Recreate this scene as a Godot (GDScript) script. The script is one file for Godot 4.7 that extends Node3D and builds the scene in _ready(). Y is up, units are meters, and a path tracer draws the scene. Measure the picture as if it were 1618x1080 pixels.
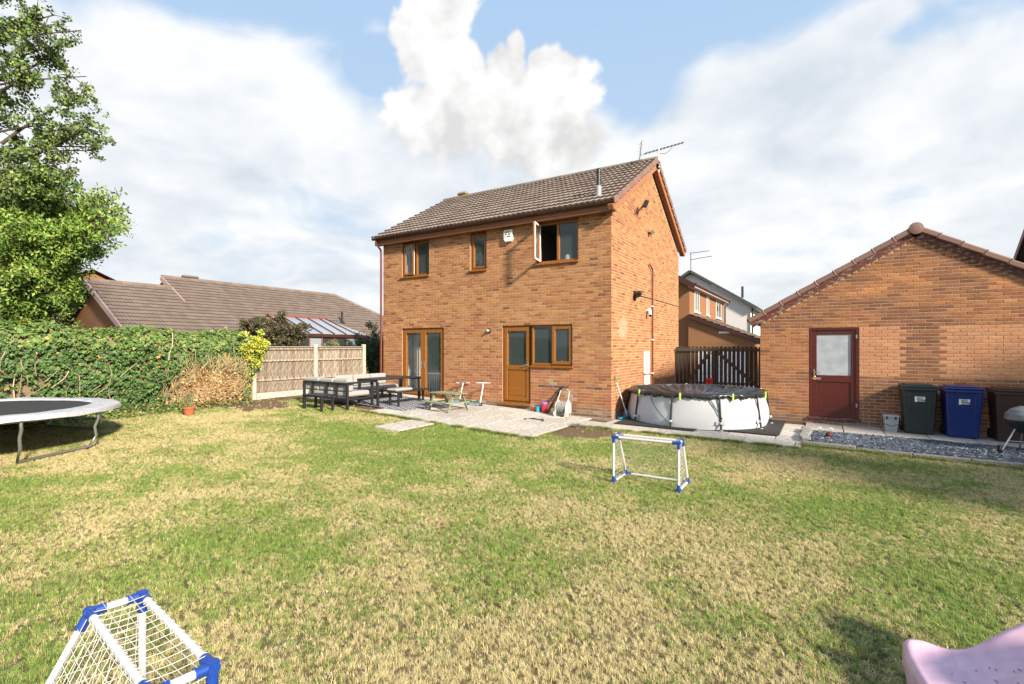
extends Node3D

# ---------------------------------------------------------------- mesh builder
class MB:
	var v := PackedVector3Array()
	var n := PackedVector3Array()
	var c := PackedColorArray()
	var uv := PackedVector2Array()
	var col := Color.WHITE
	var t := Transform3D()
	var use_uv := false
	func tri(a: Vector3, b: Vector3, d: Vector3) -> void:
		a = t * a; b = t * b; d = t * d
		var nn := (b - a).cross(d - a).normalized()
		v.append(a); v.append(d); v.append(b)
		n.append(nn); n.append(nn); n.append(nn)
		c.append(col); c.append(col); c.append(col)
	func quad(a: Vector3, b: Vector3, d: Vector3, e: Vector3) -> void:
		tri(a, b, d); tri(a, d, e)
	func quad_uv(a: Vector3, b: Vector3, d: Vector3, e: Vector3) -> void:
		quad(a, b, d, e)
		uv.append_array([Vector2(0, 1), Vector2(1, 0), Vector2(1, 1), Vector2(0, 1), Vector2(0, 0), Vector2(1, 0)])
		use_uv = true
	func trin(a: Vector3, b: Vector3, d: Vector3, na: Vector3, nb: Vector3, nd: Vector3) -> void:
		v.append(t * a); v.append(t * d); v.append(t * b)
		n.append((t.basis * na).normalized()); n.append((t.basis * nd).normalized()); n.append((t.basis * nb).normalized())
		c.append(col); c.append(col); c.append(col)
	func quadn(a: Vector3, b: Vector3, d: Vector3, e: Vector3, na: Vector3, nb: Vector3, nd: Vector3, ne: Vector3) -> void:
		trin(a, b, d, na, nb, nd); trin(a, d, e, na, nd, ne)
	func box(lo: Vector3, hi: Vector3, bev := 0.0) -> void:
		var s := hi - lo
		var b := minf(bev, minf(s.x, minf(s.y, s.z)) * 0.45)
		if b <= 0.0:
			var p := []
			for i in 8:
				p.append(Vector3(hi.x if i & 1 else lo.x, hi.y if i & 2 else lo.y, hi.z if i & 4 else lo.z))
			quad(p[4], p[5], p[7], p[6]); quad(p[1], p[0], p[2], p[3])
			quad(p[5], p[1], p[3], p[7]); quad(p[0], p[4], p[6], p[2])
			quad(p[6], p[7], p[3], p[2]); quad(p[0], p[1], p[5], p[4])
			return
		var m := (lo + hi) * 0.5
		var h := s * 0.5
		var f := func(sx: float, sy: float, sz: float, ax: int) -> Vector3:
			return m + Vector3(sx * (h.x - (b if ax != 0 else 0.0)), sy * (h.y - (b if ax != 1 else 0.0)), sz * (h.z - (b if ax != 2 else 0.0)))
		for sg in [-1.0, 1.0]:
			_q(f.call(sg, -1, -1, 0), f.call(sg, 1, -1, 0), f.call(sg, 1, 1, 0), f.call(sg, -1, 1, 0), m)
			_q(f.call(-1, sg, -1, 1), f.call(1, sg, -1, 1), f.call(1, sg, 1, 1), f.call(-1, sg, 1, 1), m)
			_q(f.call(-1, -1, sg, 2), f.call(1, -1, sg, 2), f.call(1, 1, sg, 2), f.call(-1, 1, sg, 2), m)
			for s2 in [-1.0, 1.0]:
				_q(f.call(sg, s2, -1, 0), f.call(sg, s2, 1, 0), f.call(sg, s2, 1, 1), f.call(sg, s2, -1, 1), m)
				_q(f.call(sg, -1, s2, 0), f.call(sg, 1, s2, 0), f.call(sg, 1, s2, 2), f.call(sg, -1, s2, 2), m)
				_q(f.call(-1, sg, s2, 1), f.call(1, sg, s2, 1), f.call(1, sg, s2, 2), f.call(-1, sg, s2, 2), m)
				for s3 in [-1.0, 1.0]:
					var a: Vector3 = f.call(sg, s2, s3, 0)
					var bb: Vector3 = f.call(sg, s2, s3, 1)
					var d: Vector3 = f.call(sg, s2, s3, 2)
					if (bb - a).cross(d - a).dot(a - m) < 0.0:
						tri(a, d, bb)
					else:
						tri(a, bb, d)
	func _q(a: Vector3, b: Vector3, d: Vector3, e: Vector3, m: Vector3) -> void:
		if (b - a).cross(d - a).dot(a - m) < 0.0:
			quad(a, e, d, b)
		else:
			quad(a, b, d, e)
	# a bar of rectangular section from a to b; w across, h along up
	func bar(a: Vector3, b: Vector3, w: float, h: float, up := Vector3.UP, bev := 0.0) -> void:
		var z := (b - a).normalized()
		if absf(z.dot(up)) > 0.98:
			up = Vector3(0, 0, 1) if absf(z.y) > 0.9 else Vector3.UP
		var x := up.cross(z).normalized()
		var y := z.cross(x)
		var keep := t
		t = t * Transform3D(Basis(x, y, z), (a + b) * 0.5)
		var l := (b - a).length()
		box(Vector3(-w, -h, -l) * 0.5, Vector3(w, h, l) * 0.5, bev)
		t = keep
	func tube(pts: Array, r, segs := 8, caps := true) -> void:
		var m := pts.size()
		var rad := func(i: int) -> float: return r[i] if r is Array else r
		var tan0: Vector3 = (pts[1] - pts[0]).normalized()
		var x := tan0.cross(Vector3.UP if absf(tan0.y) < 0.9 else Vector3.RIGHT).normalized()
		var rings := []
		var norms := []
		for i in m:
			var tg: Vector3 = (pts[mini(i + 1, m - 1)] - pts[maxi(i - 1, 0)]).normalized()
			x = (x - tg * x.dot(tg)).normalized()
			var y := tg.cross(x)
			var ring := []
			var nr := []
			for k in segs:
				var a := TAU * k / segs
				var d := x * cos(a) + y * sin(a)
				nr.append(d)
				ring.append(pts[i] + d * rad.call(i))
			rings.append(ring); norms.append(nr)
		for i in m - 1:
			for k in segs:
				var k2 := (k + 1) % segs
				quadn(rings[i][k], rings[i][k2], rings[i + 1][k2], rings[i + 1][k], norms[i][k], norms[i][k2], norms[i + 1][k2], norms[i + 1][k])
		if caps:
			for k in range(1, segs - 1):
				tri(rings[0][0], rings[0][k + 1], rings[0][k])
				tri(rings[m - 1][0], rings[m - 1][k], rings[m - 1][k + 1])
	# profile of Vector2(radius, height), from the bottom up, outside on the right
	func lathe(pr: Array, segs := 24) -> void:
		for i in pr.size() - 1:
			var p: Vector2 = pr[i]
			var q: Vector2 = pr[i + 1]
			var d := (q - p)
			if d.length() < 1e-6:
				continue
			var pn := Vector2(d.y, -d.x).normalized()
			for k in segs:
				var a := TAU * k / segs
				var b := TAU * (k + 1) / segs
				var ca := Vector3(cos(a), 0, -sin(a))
				var cb := Vector3(cos(b), 0, -sin(b))
				var na := ca * pn.x + Vector3.UP * pn.y
				var nb := cb * pn.x + Vector3.UP * pn.y
				var A := ca * p.x + Vector3.UP * p.y
				var B := cb * p.x + Vector3.UP * p.y
				var C := cb * q.x + Vector3.UP * q.y
				var D := ca * q.x + Vector3.UP * q.y
				if p.x < 1e-5:
					trin(A, C, D, na, nb, na)
				elif q.x < 1e-5:
					trin(A, B, D, na, nb, na)
				else:
					quadn(A, B, C, D, na, nb, nb, na)
	# polygon in the xy plane (counter-clockwise), extruded from z0 to z1
	func prism(poly: PackedVector2Array, z0: float, z1: float) -> void:
		var ix := Geometry2D.triangulate_polygon(poly)
		for i in range(0, ix.size(), 3):
			var a := poly[ix[i]]
			var b := poly[ix[i + 1]]
			var d := poly[ix[i + 2]]
			if (b - a).cross(d - a) < 0.0:
				var k := b
				b = d; d = k
			tri(Vector3(a.x, a.y, z1), Vector3(b.x, b.y, z1), Vector3(d.x, d.y, z1))
			tri(Vector3(a.x, a.y, z0), Vector3(d.x, d.y, z0), Vector3(b.x, b.y, z0))
		for i in poly.size():
			var a := poly[i]
			var b := poly[(i + 1) % poly.size()]
			quad(Vector3(a.x, a.y, z0), Vector3(b.x, b.y, z0), Vector3(b.x, b.y, z1), Vector3(a.x, a.y, z1))
	func mesh(mat: Material) -> ArrayMesh:
		var arr := []
		arr.resize(Mesh.ARRAY_MAX)
		arr[Mesh.ARRAY_VERTEX] = v
		arr[Mesh.ARRAY_NORMAL] = n
		arr[Mesh.ARRAY_COLOR] = c
		if use_uv and uv.size() == v.size():
			arr[Mesh.ARRAY_TEX_UV] = uv
		var me := ArrayMesh.new()
		me.add_surface_from_arrays(Mesh.PRIMITIVE_TRIANGLES, arr)
		me.surface_set_material(0, mat)
		return me

var M := {}
var T := {}
var used := {}
var rng := RandomNumberGenerator.new()
var nz := FastNoiseLite.new()
const CAM := Vector3(4.348, 1.75, 11.654)
const SUN := Vector3(1.0, 0.57, 0.40)

# ---------------------------------------------------------------- nodes
func numbered(s: String) -> String:
	if not used.has(s):
		used[s] = 0
		return s
	used[s] += 1
	return "%s_%03d" % [s, used[s]]

func tag(o: Node, label: String, category: String, group := "") -> Node:
	o.set_meta("label", label)
	o.set_meta("category", category)
	if group != "":
		o.set_meta("group", group)
	return o

func thing(called: String, label: String, category: String, at := Vector3.ZERO, yaw := 0.0, group := "") -> Node3D:
	var o := Node3D.new()
	o.name = numbered(called)
	add_child(o)
	o.position = at
	o.rotation.y = yaw
	tag(o, label, category, group)
	return o

func part(parent: Node, called: String, mb: MB, mat: Material) -> MeshInstance3D:
	var o := MeshInstance3D.new()
	o.mesh = mb.mesh(mat)
	o.name = numbered(called) if parent == self else called
	parent.add_child(o, true)
	return o

func inst(parent: Node, called: String, mesh: Mesh, xf: Transform3D) -> MeshInstance3D:
	var o := MeshInstance3D.new()
	o.mesh = mesh
	o.name = numbered(called) if parent == self else called
	o.transform = xf
	parent.add_child(o, true)
	return o

func structure(called: String, mb: MB, mat: Material) -> MeshInstance3D:
	var o := part(self, called, mb, mat)
	o.set_meta("kind", "structure")
	return o

func stuff(o: Node) -> Node:
	o.set_meta("kind", "stuff")
	return o

func scatter(parent: Node, called: String, mesh: Mesh, buf: PackedFloat32Array) -> MultiMeshInstance3D:
	var mm := MultiMesh.new()
	mm.transform_format = MultiMesh.TRANSFORM_3D
	mm.use_colors = true
	mm.mesh = mesh
	mm.instance_count = buf.size() / 16
	mm.buffer = buf
	var o := MultiMeshInstance3D.new()
	o.multimesh = mm
	o.name = numbered(called) if parent == self else called
	parent.add_child(o, true)
	return o

func push(buf: PackedFloat32Array, b: Basis, p: Vector3, c: Color) -> void:
	buf.append_array(PackedFloat32Array([b.x.x, b.y.x, b.z.x, p.x, b.x.y, b.y.y, b.z.y, p.y, b.x.z, b.y.z, b.z.z, p.z, c.r, c.g, c.b, 1.0]))

# ---------------------------------------------------------------- materials
func tex_noise(freq: float, lo: float, hi: float, oct := 4, size := 512, sx := 1, seed_ := 1, kind := FastNoiseLite.TYPE_SIMPLEX_SMOOTH) -> ImageTexture:
	var f := FastNoiseLite.new()
	f.noise_type = kind
	f.frequency = freq
	f.fractal_octaves = oct
	f.seed = seed_
	var im := f.get_seamless_image(size, size)
	im.convert(Image.FORMAT_L8)
	var data := im.get_data()
	for i in data.size():
		data[i] = int(255.0 * clampf(lerpf(lo, hi, data[i] / 255.0), 0.0, 1.0))
	im = Image.create_from_data(size, size, false, Image.FORMAT_L8, data)
	return ImageTexture.create_from_image(im)

# dark red gloss paint with patches flaked off down to grey primer
func flake_texture() -> ImageTexture:
	var f := FastNoiseLite.new()
	f.frequency = 0.02
	f.fractal_octaves = 5
	f.seed = 31
	var src := f.get_seamless_image(256, 256)
	var im := Image.create_empty(256, 256, false, Image.FORMAT_RGB8)
	for y in 256:
		for x in 256:
			var v := src.get_pixel(x, y).r
			im.set_pixel(x, y, Color(0.50, 0.44, 0.43) if v > 0.66 else Color(0.33, 0.17, 0.15).lerp(Color(0.42, 0.24, 0.21), v))
	return ImageTexture.create_from_image(im)

# c is a real-world base colour in linear values
func mat(key: String, c: Color, rough := 0.8, tex = "", scale := Vector3.ONE, bump := 0.0, metal := 0.0, btex = "") -> StandardMaterial3D:
	var m := StandardMaterial3D.new()
	m.resource_name = key
	m.albedo_color = c.linear_to_srgb()
	m.roughness = rough
	m.metallic = metal
	m.vertex_color_use_as_albedo = true
	m.cull_mode = BaseMaterial3D.CULL_DISABLED
	if tex is String and tex != "":
		m.albedo_texture = T[tex]
		m.uv1_triplanar = true
		m.uv1_world_triplanar = true
		m.uv1_scale = scale
	if bump > 0.0:
		m.uv1_triplanar = true
		m.uv1_world_triplanar = true
		m.uv1_scale = scale
		m.heightmap_enabled = true
		m.heightmap_texture = T[btex if btex != "" else tex]
		m.heightmap_scale = bump
	M[key] = m
	return m

func glass(key: String, a: float, c := Color(0.6, 0.7, 0.72)) -> StandardMaterial3D:
	var m := StandardMaterial3D.new()
	m.resource_name = key
	m.albedo_color = Color(c.r, c.g, c.b, a)
	m.transparency = BaseMaterial3D.TRANSPARENCY_ALPHA
	m.roughness = 0.03
	m.metallic_specular = 0.9
	M[key] = m
	return m

func materials() -> void:
	T.grain = tex_noise(0.05, 0.78, 1.0, 5, 512, 1, 3)
	T.speck = tex_noise(0.16, 0.68, 1.0, 3, 512, 1, 5)
	T.blotch = tex_noise(0.012, 0.84, 1.0, 5, 512, 1, 7)
	T.wood = tex_noise(0.03, 0.55, 1.0, 5, 512, 1, 9)
	T.blot2 = tex_noise(0.02, 0.76, 1.06, 6, 512, 1, 23)
	T.stain = tex_noise(0.022, 0.30, 1.15, 5, 512, 1, 19)
	T.flake = flake_texture()
	T.rough = tex_noise(0.09, 0.0, 1.0, 4, 512, 1, 11)
	mat("brick", Color.WHITE, 0.9, "grain", Vector3(5, 5, 5), 0.5, 0.0, "rough")
	mat("mortar", Color(0.64, 0.48, 0.34), 0.95, "speck", Vector3(4, 4, 4), 0.2)
	mat("tile", Color.WHITE, 0.8, "speck", Vector3(2.2, 2.2, 2.2), 0.25)
	mat("oak", Color(0.42, 0.155, 0.02), 0.38, "wood", Vector3(7, 0.7, 7))
	mat("oak_flat", Color(0.42, 0.155, 0.02), 0.38, "wood", Vector3(0.7, 7, 7))
	mat("oak_white", Color(0.8, 0.8, 0.79), 0.35)
	mat("fascia", Color(0.34, 0.125, 0.045), 0.5, "wood", Vector3(0.6, 6, 6))
	mat("barge", Color(0.40, 0.16, 0.06), 0.5, "grain", Vector3(1, 1, 1))
	mat("verge", Color(0.26, 0.155, 0.125), 0.6, "grain", Vector3(2, 2, 2))
	mat("gutter", Color(0.055, 0.02, 0.016), 0.35)
	mat("downpipe", Color(0.14, 0.035, 0.022), 0.4)
	mat("lead", Color(0.36, 0.38, 0.4), 0.55, "grain", Vector3(6, 6, 6))
	mat("black", Color(0.012, 0.012, 0.013), 0.45)
	mat("charcoal", Color(0.022, 0.025, 0.03), 0.4, "grain", Vector3(3, 3, 3))
	mat("white", Color(0.8, 0.8, 0.79), 0.4)
	mat("plaster", Color(0.26, 0.25, 0.24), 0.9)
	mat("room_floor", Color(0.2, 0.14, 0.09), 0.6, "wood", Vector3(1, 6, 6))
	mat("chrome", Color(0.75, 0.75, 0.75), 0.2, "", Vector3.ONE, 0.0, 1.0)
	mat("steel", Color(0.5, 0.52, 0.53), 0.35, "grain", Vector3(8, 8, 8), 0.0, 0.85)
	mat("slab", Color.WHITE, 0.9, "blot2", Vector3(0.9, 0.9, 0.9), 0.35, 0.0, "rough")
	mat("soil", Color(0.20, 0.125, 0.07), 1.0, "speck", Vector3(2.5, 2.5, 2.5), 1.2, 0.0, "rough")
	mat("lawn", Color.WHITE, 1.0, "speck", Vector3(4, 4, 4), 1.5, 0.0, "rough")
	mat("earth", Color(0.14, 0.12, 0.06), 1.0, "blotch", Vector3(0.2, 0.2, 0.2))
	mat("fence", Color.WHITE, 0.95, "stain", Vector3(4.5, 0.42, 4.5), 0.3, 0.0, "wood")
	mat("gate", Color.WHITE, 0.9, "wood", Vector3(9, 0.6, 9), 0.3)
	mat("bark", Color(0.16, 0.12, 0.085), 0.95, "wood", Vector3(5, 1, 5), 1.0)
	mat("leaf", Color.WHITE, 0.55)
	M.leaf.backlight = Color(0.35, 0.4, 0.2)
	mat("grass", Color.WHITE, 0.85)
	M.grass.backlight = Color(0.2, 0.2, 0.1)
	mat("twig", Color.WHITE, 0.95)
	mat("pvc", Color(0.68, 0.68, 0.71), 0.36, "grain", Vector3(3, 3, 3))
	mat("pvc_blue", Color(0.010, 0.060, 0.36), 0.4, "grain", Vector3(4, 4, 4))
	mat("string", Color(0.58, 0.57, 0.52), 0.8)
	mat("pool_wall", Color(0.46, 0.48, 0.51), 0.42)
	mat("cover", Color(0.022, 0.022, 0.025), 0.26)
	mat("lime", Color(0.45, 0.75, 0.12), 0.5)
	mat("rubber", Color(0.03, 0.032, 0.035), 0.9, "speck", Vector3(6, 6, 6), 0.2)
	mat("cushion", Color(0.47, 0.46, 0.445), 0.95, "speck", Vector3(9, 9, 9), 0.05)
	mat("sage", Color(0.36, 0.41, 0.25), 0.85, "wood", Vector3(1.5, 5, 5), 0.15)
	mat("pad", Color(0.47, 0.47, 0.52), 0.6, "blotch", Vector3(1.2, 1.2, 1.2), 0.8)
	mat("mesh_mat", Color(0.02, 0.024, 0.026), 0.8)
	mat("pink", Color(0.70, 0.47, 0.62), 0.32, "blotch", Vector3(1.5, 1.5, 1.5))
	mat("terracotta", Color(0.45, 0.14, 0.06), 0.85, "grain", Vector3(6, 6, 6))
	mat("bin_dark", Color(0.022, 0.035, 0.036), 0.5, "grain", Vector3(4, 4, 4))
	mat("bin_blue", Color(0.006, 0.03, 0.20), 0.42, "grain", Vector3(4, 4, 4))
	mat("bin_brown", Color(0.055, 0.028, 0.02), 0.5, "grain", Vector3(4, 4, 4))
	mat("grey_plastic", Color(0.28, 0.31, 0.34), 0.5)
	mat("bbq_lid", Color(0.16, 0.18, 0.2), 0.4, "blotch", Vector3(3, 3, 3))
	mat("slate", Color.WHITE, 0.55)
	mat("mahogany", Color(0.13, 0.018, 0.012), 0.35, "wood", Vector3(6, 0.8, 6))
	mat("flaking", Color.WHITE, 0.7, "flake", Vector3(1.1, 2.6, 2.6))
	mat("render", Color(0.80, 0.79, 0.80), 0.9, "grain", Vector3(1, 1, 1))
	mat("slate_wall", Color(0.20, 0.20, 0.215), 0.9, "speck", Vector3(3, 3, 3), 1.5, 0.0, "rough")
	mat("red", Color(0.55, 0.02, 0.02), 0.4)
	mat("orange", Color(0.75, 0.13, 0.02), 0.4)
	mat("cyan", Color(0.02, 0.28, 0.42), 0.4)
	mat("purple", Color(0.25, 0.1, 0.5), 0.4)
	mat("green_plastic", Color(0.03, 0.38, 0.08), 0.4)
	mat("teal", Color(0.01, 0.22, 0.34), 0.4)
	mat("hose", Color(0.5, 0.48, 0.42), 0.5)
	mat("brass", Color(0.7, 0.5, 0.12), 0.35, "", Vector3.ONE, 0.0, 0.9)
	mat("rug", Color.WHITE, 0.95)
	glass("pane", 0.10)
	glass("clear", 0.25, Color(0.85, 0.9, 0.95))
	mat("frosted", Color(0.40, 0.45, 0.50), 0.28, "blotch", Vector3(0.5, 0.5, 0.5))
	mat("polycarb", Color(0.24, 0.27, 0.32), 0.2)

# ---------------------------------------------------------------- ground
func gnd(x: float, _z := 0.0) -> float:
	var u := -x
	return -0.06 + 0.045 * clampf(u, 0.0, 8.0) + 0.012 * minf(u, 0.0) + 0.02 * clampf(u - 8.0, 0.0, 10.0)

func on(x: float, z: float, dy := 0.0) -> Vector3:
	return Vector3(x, gnd(x, z) + dy, z)

# ---------------------------------------------------------------- sky
var sky_w := 2560
var sky_h := 1280
var lut := PackedByteArray()
var sky_rows := []
var sky_blobs := []
var sn1 := FastNoiseLite.new()
var sn2 := FastNoiseLite.new()
var sn3 := FastNoiseLite.new()
var sn4 := FastNoiseLite.new()

func _sky_band(b: int) -> void:
	var rows := sky_h / 2 / 32
	var out := PackedByteArray()
	out.resize(rows * sky_w * 4)
	var k := 0
	for j in range(b * rows, (b + 1) * rows):
		var el := PI / 2 - (j + 0.5) / sky_h * PI
		var ce := cos(el)
		var se := sin(el)
		var eld := rad_to_deg(el)
		var near := []
		for q in sky_blobs:
			if absf(eld - q[1]) < q[3] * 1.9:
				near.append(q)
		var horizon := pow(1.0 - se, 3.0)
		var blue := Color(0.38, 0.57, 0.83).lerp(Color(0.68, 0.78, 0.87), clampf(horizon * 1.5, 0.0, 1.0))
		for i in sky_w:
			var az := (i + 0.5) / sky_w * TAU
			var d := Vector3(sin(az) * ce, se, -cos(az) * ce)
			var p := d / (se + 0.30)
			var azd := fposmod(rad_to_deg(az) + 31.7 + 180.0, 360.0) - 180.0
			# layered cloud
			var w := sn3.get_noise_3d(p.x * 60.0, 0.0, p.z * 60.0)
			var soft := sn1.get_noise_3d(p.x * 46.0 + w * 16.0, 7.0, p.z * 46.0 + w * 16.0)
			var cov := 0.42 + soft * 1.5 - clampf((eld - 24.0) / 9.0, 0.0, 1.0) * 0.75 + horizon * 0.12
			var f := -1.0
			var fy := 0.0
			var g := 0.0
			for q in near:
				var da: float = absf(azd - q[0])
				if da > 180.0:
					da = 360.0 - da
				var x: float = da * ce / q[2]
				if x < 1.9:
					var y: float = (eld - q[1]) / q[3]
					var r := 1.0 - sqrt(x * x + y * y)
					if q[4] < 0.5:
						g += maxf(-0.9, clampf(r * 1.2, 0.0, 1.0) * (1.0 if q[4] > -0.5 else -1.0))
					elif r > f:
						f = r
						fy = eld - q[5]
			var s3 := sn1.get_noise_3d(p.x * 170.0 + w * 20.0, 11.0, p.z * 170.0)
			var thick := cov + g * (0.55 if g > 0.0 else 1.0) + s3 * 0.30
			cov = clampf((thick + 0.30) / 0.75, 0.0, 1.0)
			cov = cov * cov * (3.0 - 2.0 * cov)
			var s2 := sn1.get_noise_3d(p.x * 80.0 + w * 12.0 + 2.2, 31.0, p.z * 80.0 - 1.4)
			var lum := clampf(0.70 + 0.95 * s2 + 0.75 * s3 - 0.32 * clampf(thick - 0.45, 0.0, 1.0) + 0.12 * g, 0.0, 1.0)
			var c := blue.lerp(Color(0.665, 0.725, 0.79).lerp(Color(0.95, 0.96, 0.97), lum), cov * 0.94)
			if f > -0.6:
				var fine := sn2.get_noise_3d(d.x * 100.0, d.y * 100.0, d.z * 100.0)
				var big := sn4.get_noise_3d(d.x * 100.0, d.y * 100.0, d.z * 100.0)
				var dens := f - 0.34 * (big + 0.55) + 0.62 * fine + 0.02
				var a := clampf(dens * 3.4 + 0.42, 0.0, 1.0)
				a = a * a * (3.0 - 2.0 * a) * smoothstep(-3.0, 5.0, fy)
				if a > 0.0:
					var lit := clampf(0.93 - 0.20 * (big + 0.8) + 0.34 * fine - 0.014 * clampf(9.0 - fy, 0.0, 9.0), 0.72, 1.0)
					c = c.lerp(Color(lit, lit * 0.995, lit * 0.99), a)
			out[k] = lut[int(clampf(c.r, 0.0, 1.0) * 2047.0)]
			out[k + 1] = lut[int(clampf(c.g, 0.0, 1.0) * 2047.0)]
			out[k + 2] = lut[int(clampf(c.b, 0.0, 1.0) * 2047.0)]
			out[k + 3] = 255
			k += 4
	sky_rows[b] = out

func build_sky() -> ImageTexture:
	sn1.noise_type = FastNoiseLite.TYPE_SIMPLEX_SMOOTH
	sn1.frequency = 0.02
	sn1.fractal_octaves = 6
	sn1.fractal_gain = 0.55
	sn1.seed = 21
	sn2.noise_type = FastNoiseLite.TYPE_SIMPLEX_SMOOTH
	sn2.frequency = 0.1
	sn2.fractal_octaves = 6
	sn2.fractal_gain = 0.56
	sn2.seed = 5
	sn3.noise_type = FastNoiseLite.TYPE_SIMPLEX_SMOOTH
	sn3.frequency = 0.018
	sn3.fractal_octaves = 3
	sn3.seed = 9
	sn4.noise_type = FastNoiseLite.TYPE_CELLULAR
	sn4.cellular_return_type = FastNoiseLite.RETURN_DISTANCE
	sn4.frequency = 0.16
	sn4.fractal_octaves = 3
	sn4.fractal_gain = 0.45
	sn4.seed = 6
	# azimuth from the garden's axis, elevation, half width, half height, heaped (1) or soft bank (0)
	sky_blobs = [[-8.0, 35.0, 3.0, 4.2, 1.0, 16.0], [-9.6, 30.5, 3.6, 3.6, 1.0, 16.0], [-6.5, 39.0, 2.2, 2.6, 1.0, 16.0], [-6.6, 28.0, 3.6, 3.4, 1.0, 16.0], [-0.6, 29.2, 2.2, 2.4, 1.0, 16.0], [0.4, 31.0, 1.1, 1.4, 1.0, 16.0], [5.0, 28.3, 3.2, 2.7, 1.0, 16.0], [3.2, 29.6, 1.4, 1.3, 1.0, 16.0], [1.5, 25.5, 7.0, 3.6, 1.0, 16.0], [-7.5, 24.0, 6.0, 4.0, 1.0, 16.0], [3.5, 22.5, 8.0, 3.6, 1.0, 16.0],
		[-33.0, 24.5, 15.0, 4.6, 0.0], [-24.0, 24.5, 7.0, 5.0, 0.0], [-38.0, 18.0, 14.0, 8.0, 0.0], [-14.0, 20.0, 12.0, 6.0, 0.0], [0.0, 19.0, 15.0, 6.0, 0.0], [30.0, 21.0, 9.0, 5.0, 0.0], [35.0, 19.0, 14.0, 6.0, 0.0], [43.0, 22.5, 9.0, 4.5, 0.0], [37.0, 28.0, 5.0, 1.6, 0.0],
		[-15.0, 31.8, 3.0, 1.6, 0.0], [15.0, 27.0, 6.0, 7.0, -1.0], [24.0, 34.0, 16.0, 6.5, -1.0], [-30.0, 33.5, 18.0, 4.5, -1.0], [-15.5, 28.5, 3.0, 3.0, -1.0]]
	var r := RandomNumberGenerator.new()
	r.seed = 77
	for i in 13:
		var az := 74.0 + i * 17.0 + r.randf() * 6.0
		var el := 16.0 + r.randf() * 22.0
		for q in 4:
			sky_blobs.append([fposmod(az + r.randf() * 16.0 - 8.0 + 180.0, 360.0) - 180.0, el + r.randf() * 8.0 - 4.0, 4.0 + r.randf() * 6.0, 3.0 + r.randf() * 3.0, 1.0 if r.randf() < 0.55 else 0.0, el - 6.0])
	sky_rows.resize(32)
	for i in 2048:
		lut.append(int(round(Color(i / 2047.0, 0, 0).linear_to_srgb().r * 255.0)))
	var id := WorkerThreadPool.add_group_task(_sky_band, 32)
	WorkerThreadPool.wait_for_group_task_completion(id)
	var data := PackedByteArray()
	for b in 32:
		data.append_array(sky_rows[b])
	var low := PackedByteArray()
	low.resize(sky_w * sky_h / 2 * 4)
	low.fill(0)
	var lc := Color(0.30, 0.30, 0.24).linear_to_srgb()
	var one := PackedByteArray([int(lc.r * 255), int(lc.g * 255), int(lc.b * 255), 255])
	var line := PackedByteArray()
	for i in sky_w:
		line.append_array(one)
	for j in sky_h / 2:
		data.append_array(line)
	sky_rows.clear()
	return ImageTexture.create_from_image(Image.create_from_data(sky_w, sky_h, false, Image.FORMAT_RGBA8, data))

func camera_and_light() -> void:
	var cam := Camera3D.new()
	cam.name = "camera"
	cam.projection = Camera3D.PROJECTION_FRUSTUM
	cam.near = 0.05
	cam.far = 900.0
	cam.size = 2.0 * 0.05 * 540.0 / 790.0
	cam.frustum_offset = Vector2(0.0, 0.05 * 8.0 / 790.0)
	cam.position = CAM
	cam.rotation_degrees = Vector3(0, 31.70, 0)
	add_child(cam)
	var we := WorldEnvironment.new()
	var e := Environment.new()
	e.background_mode = Environment.BG_SKY
	var sm := PanoramaSkyMaterial.new()
	sm.panorama = build_sky()
	var s := Sky.new()
	s.sky_material = sm
	e.sky = s
	e.tonemap_mode = Environment.TONE_MAPPER_LINEAR
	e.tonemap_exposure = 2.62
	e.background_energy_multiplier = 0.41
	e.sdfgi_enabled = true
	e.ssao_enabled = true
	e.ssil_enabled = true
	we.environment = e
	add_child(we)
	var sun := DirectionalLight3D.new()
	sun.name = "sun"
	sun.light_energy = 1.25
	sun.light_color = Color(1.0, 0.94, 0.85)
	sun.light_angular_distance = 5.0
	sun.shadow_enabled = true
	add_child(sun)
	sun.look_at_from_position(SUN * 40.0, Vector3.ZERO, Vector3.UP)

# ---------------------------------------------------------------- brickwork, roofs, windows
# A brick is [middle of its face, along, outward normal, length, colour, index of the wall node]
func lay_bricks(list: Array, wall: int, o: Vector3, dx: Vector3, nrm: Vector3, w: float, courses: int, holes: Array, lim: Callable, tone: Callable) -> void:
	for k in courses:
		var y0 := k * 0.075
		var ym := y0 + 0.0375
		var l: Vector2 = lim.call(ym)
		var spans := [Vector2(maxf(0.0, l.x), minf(w, l.y))]
		for h in holes:
			if ym > h.position.y and ym < h.end.y:
				var nx := []
				for s in spans:
					if h.end.x <= s.x or h.position.x >= s.y:
						nx.append(s)
						continue
					if h.position.x > s.x:
						nx.append(Vector2(s.x, h.position.x))
					if h.end.x < s.y:
						nx.append(Vector2(h.end.x, s.y))
				spans = nx
		for s in spans:
			var x := floorf(s.x / 0.225) * 0.225 - (0.1125 if k % 2 else 0.0)
			while x < s.y:
				var a := maxf(x, s.x)
				var b := minf(x + 0.215, s.y)
				if b - a > 0.03:
					var m := o + dx * ((a + b) * 0.5) + Vector3.UP * ym + nrm * rng.randf_range(-0.0018, 0.0018)
					list.append([m, dx, nrm, b - a, tone.call((a + b) * 0.5, ym, k), wall])
				x += 0.225

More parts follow.
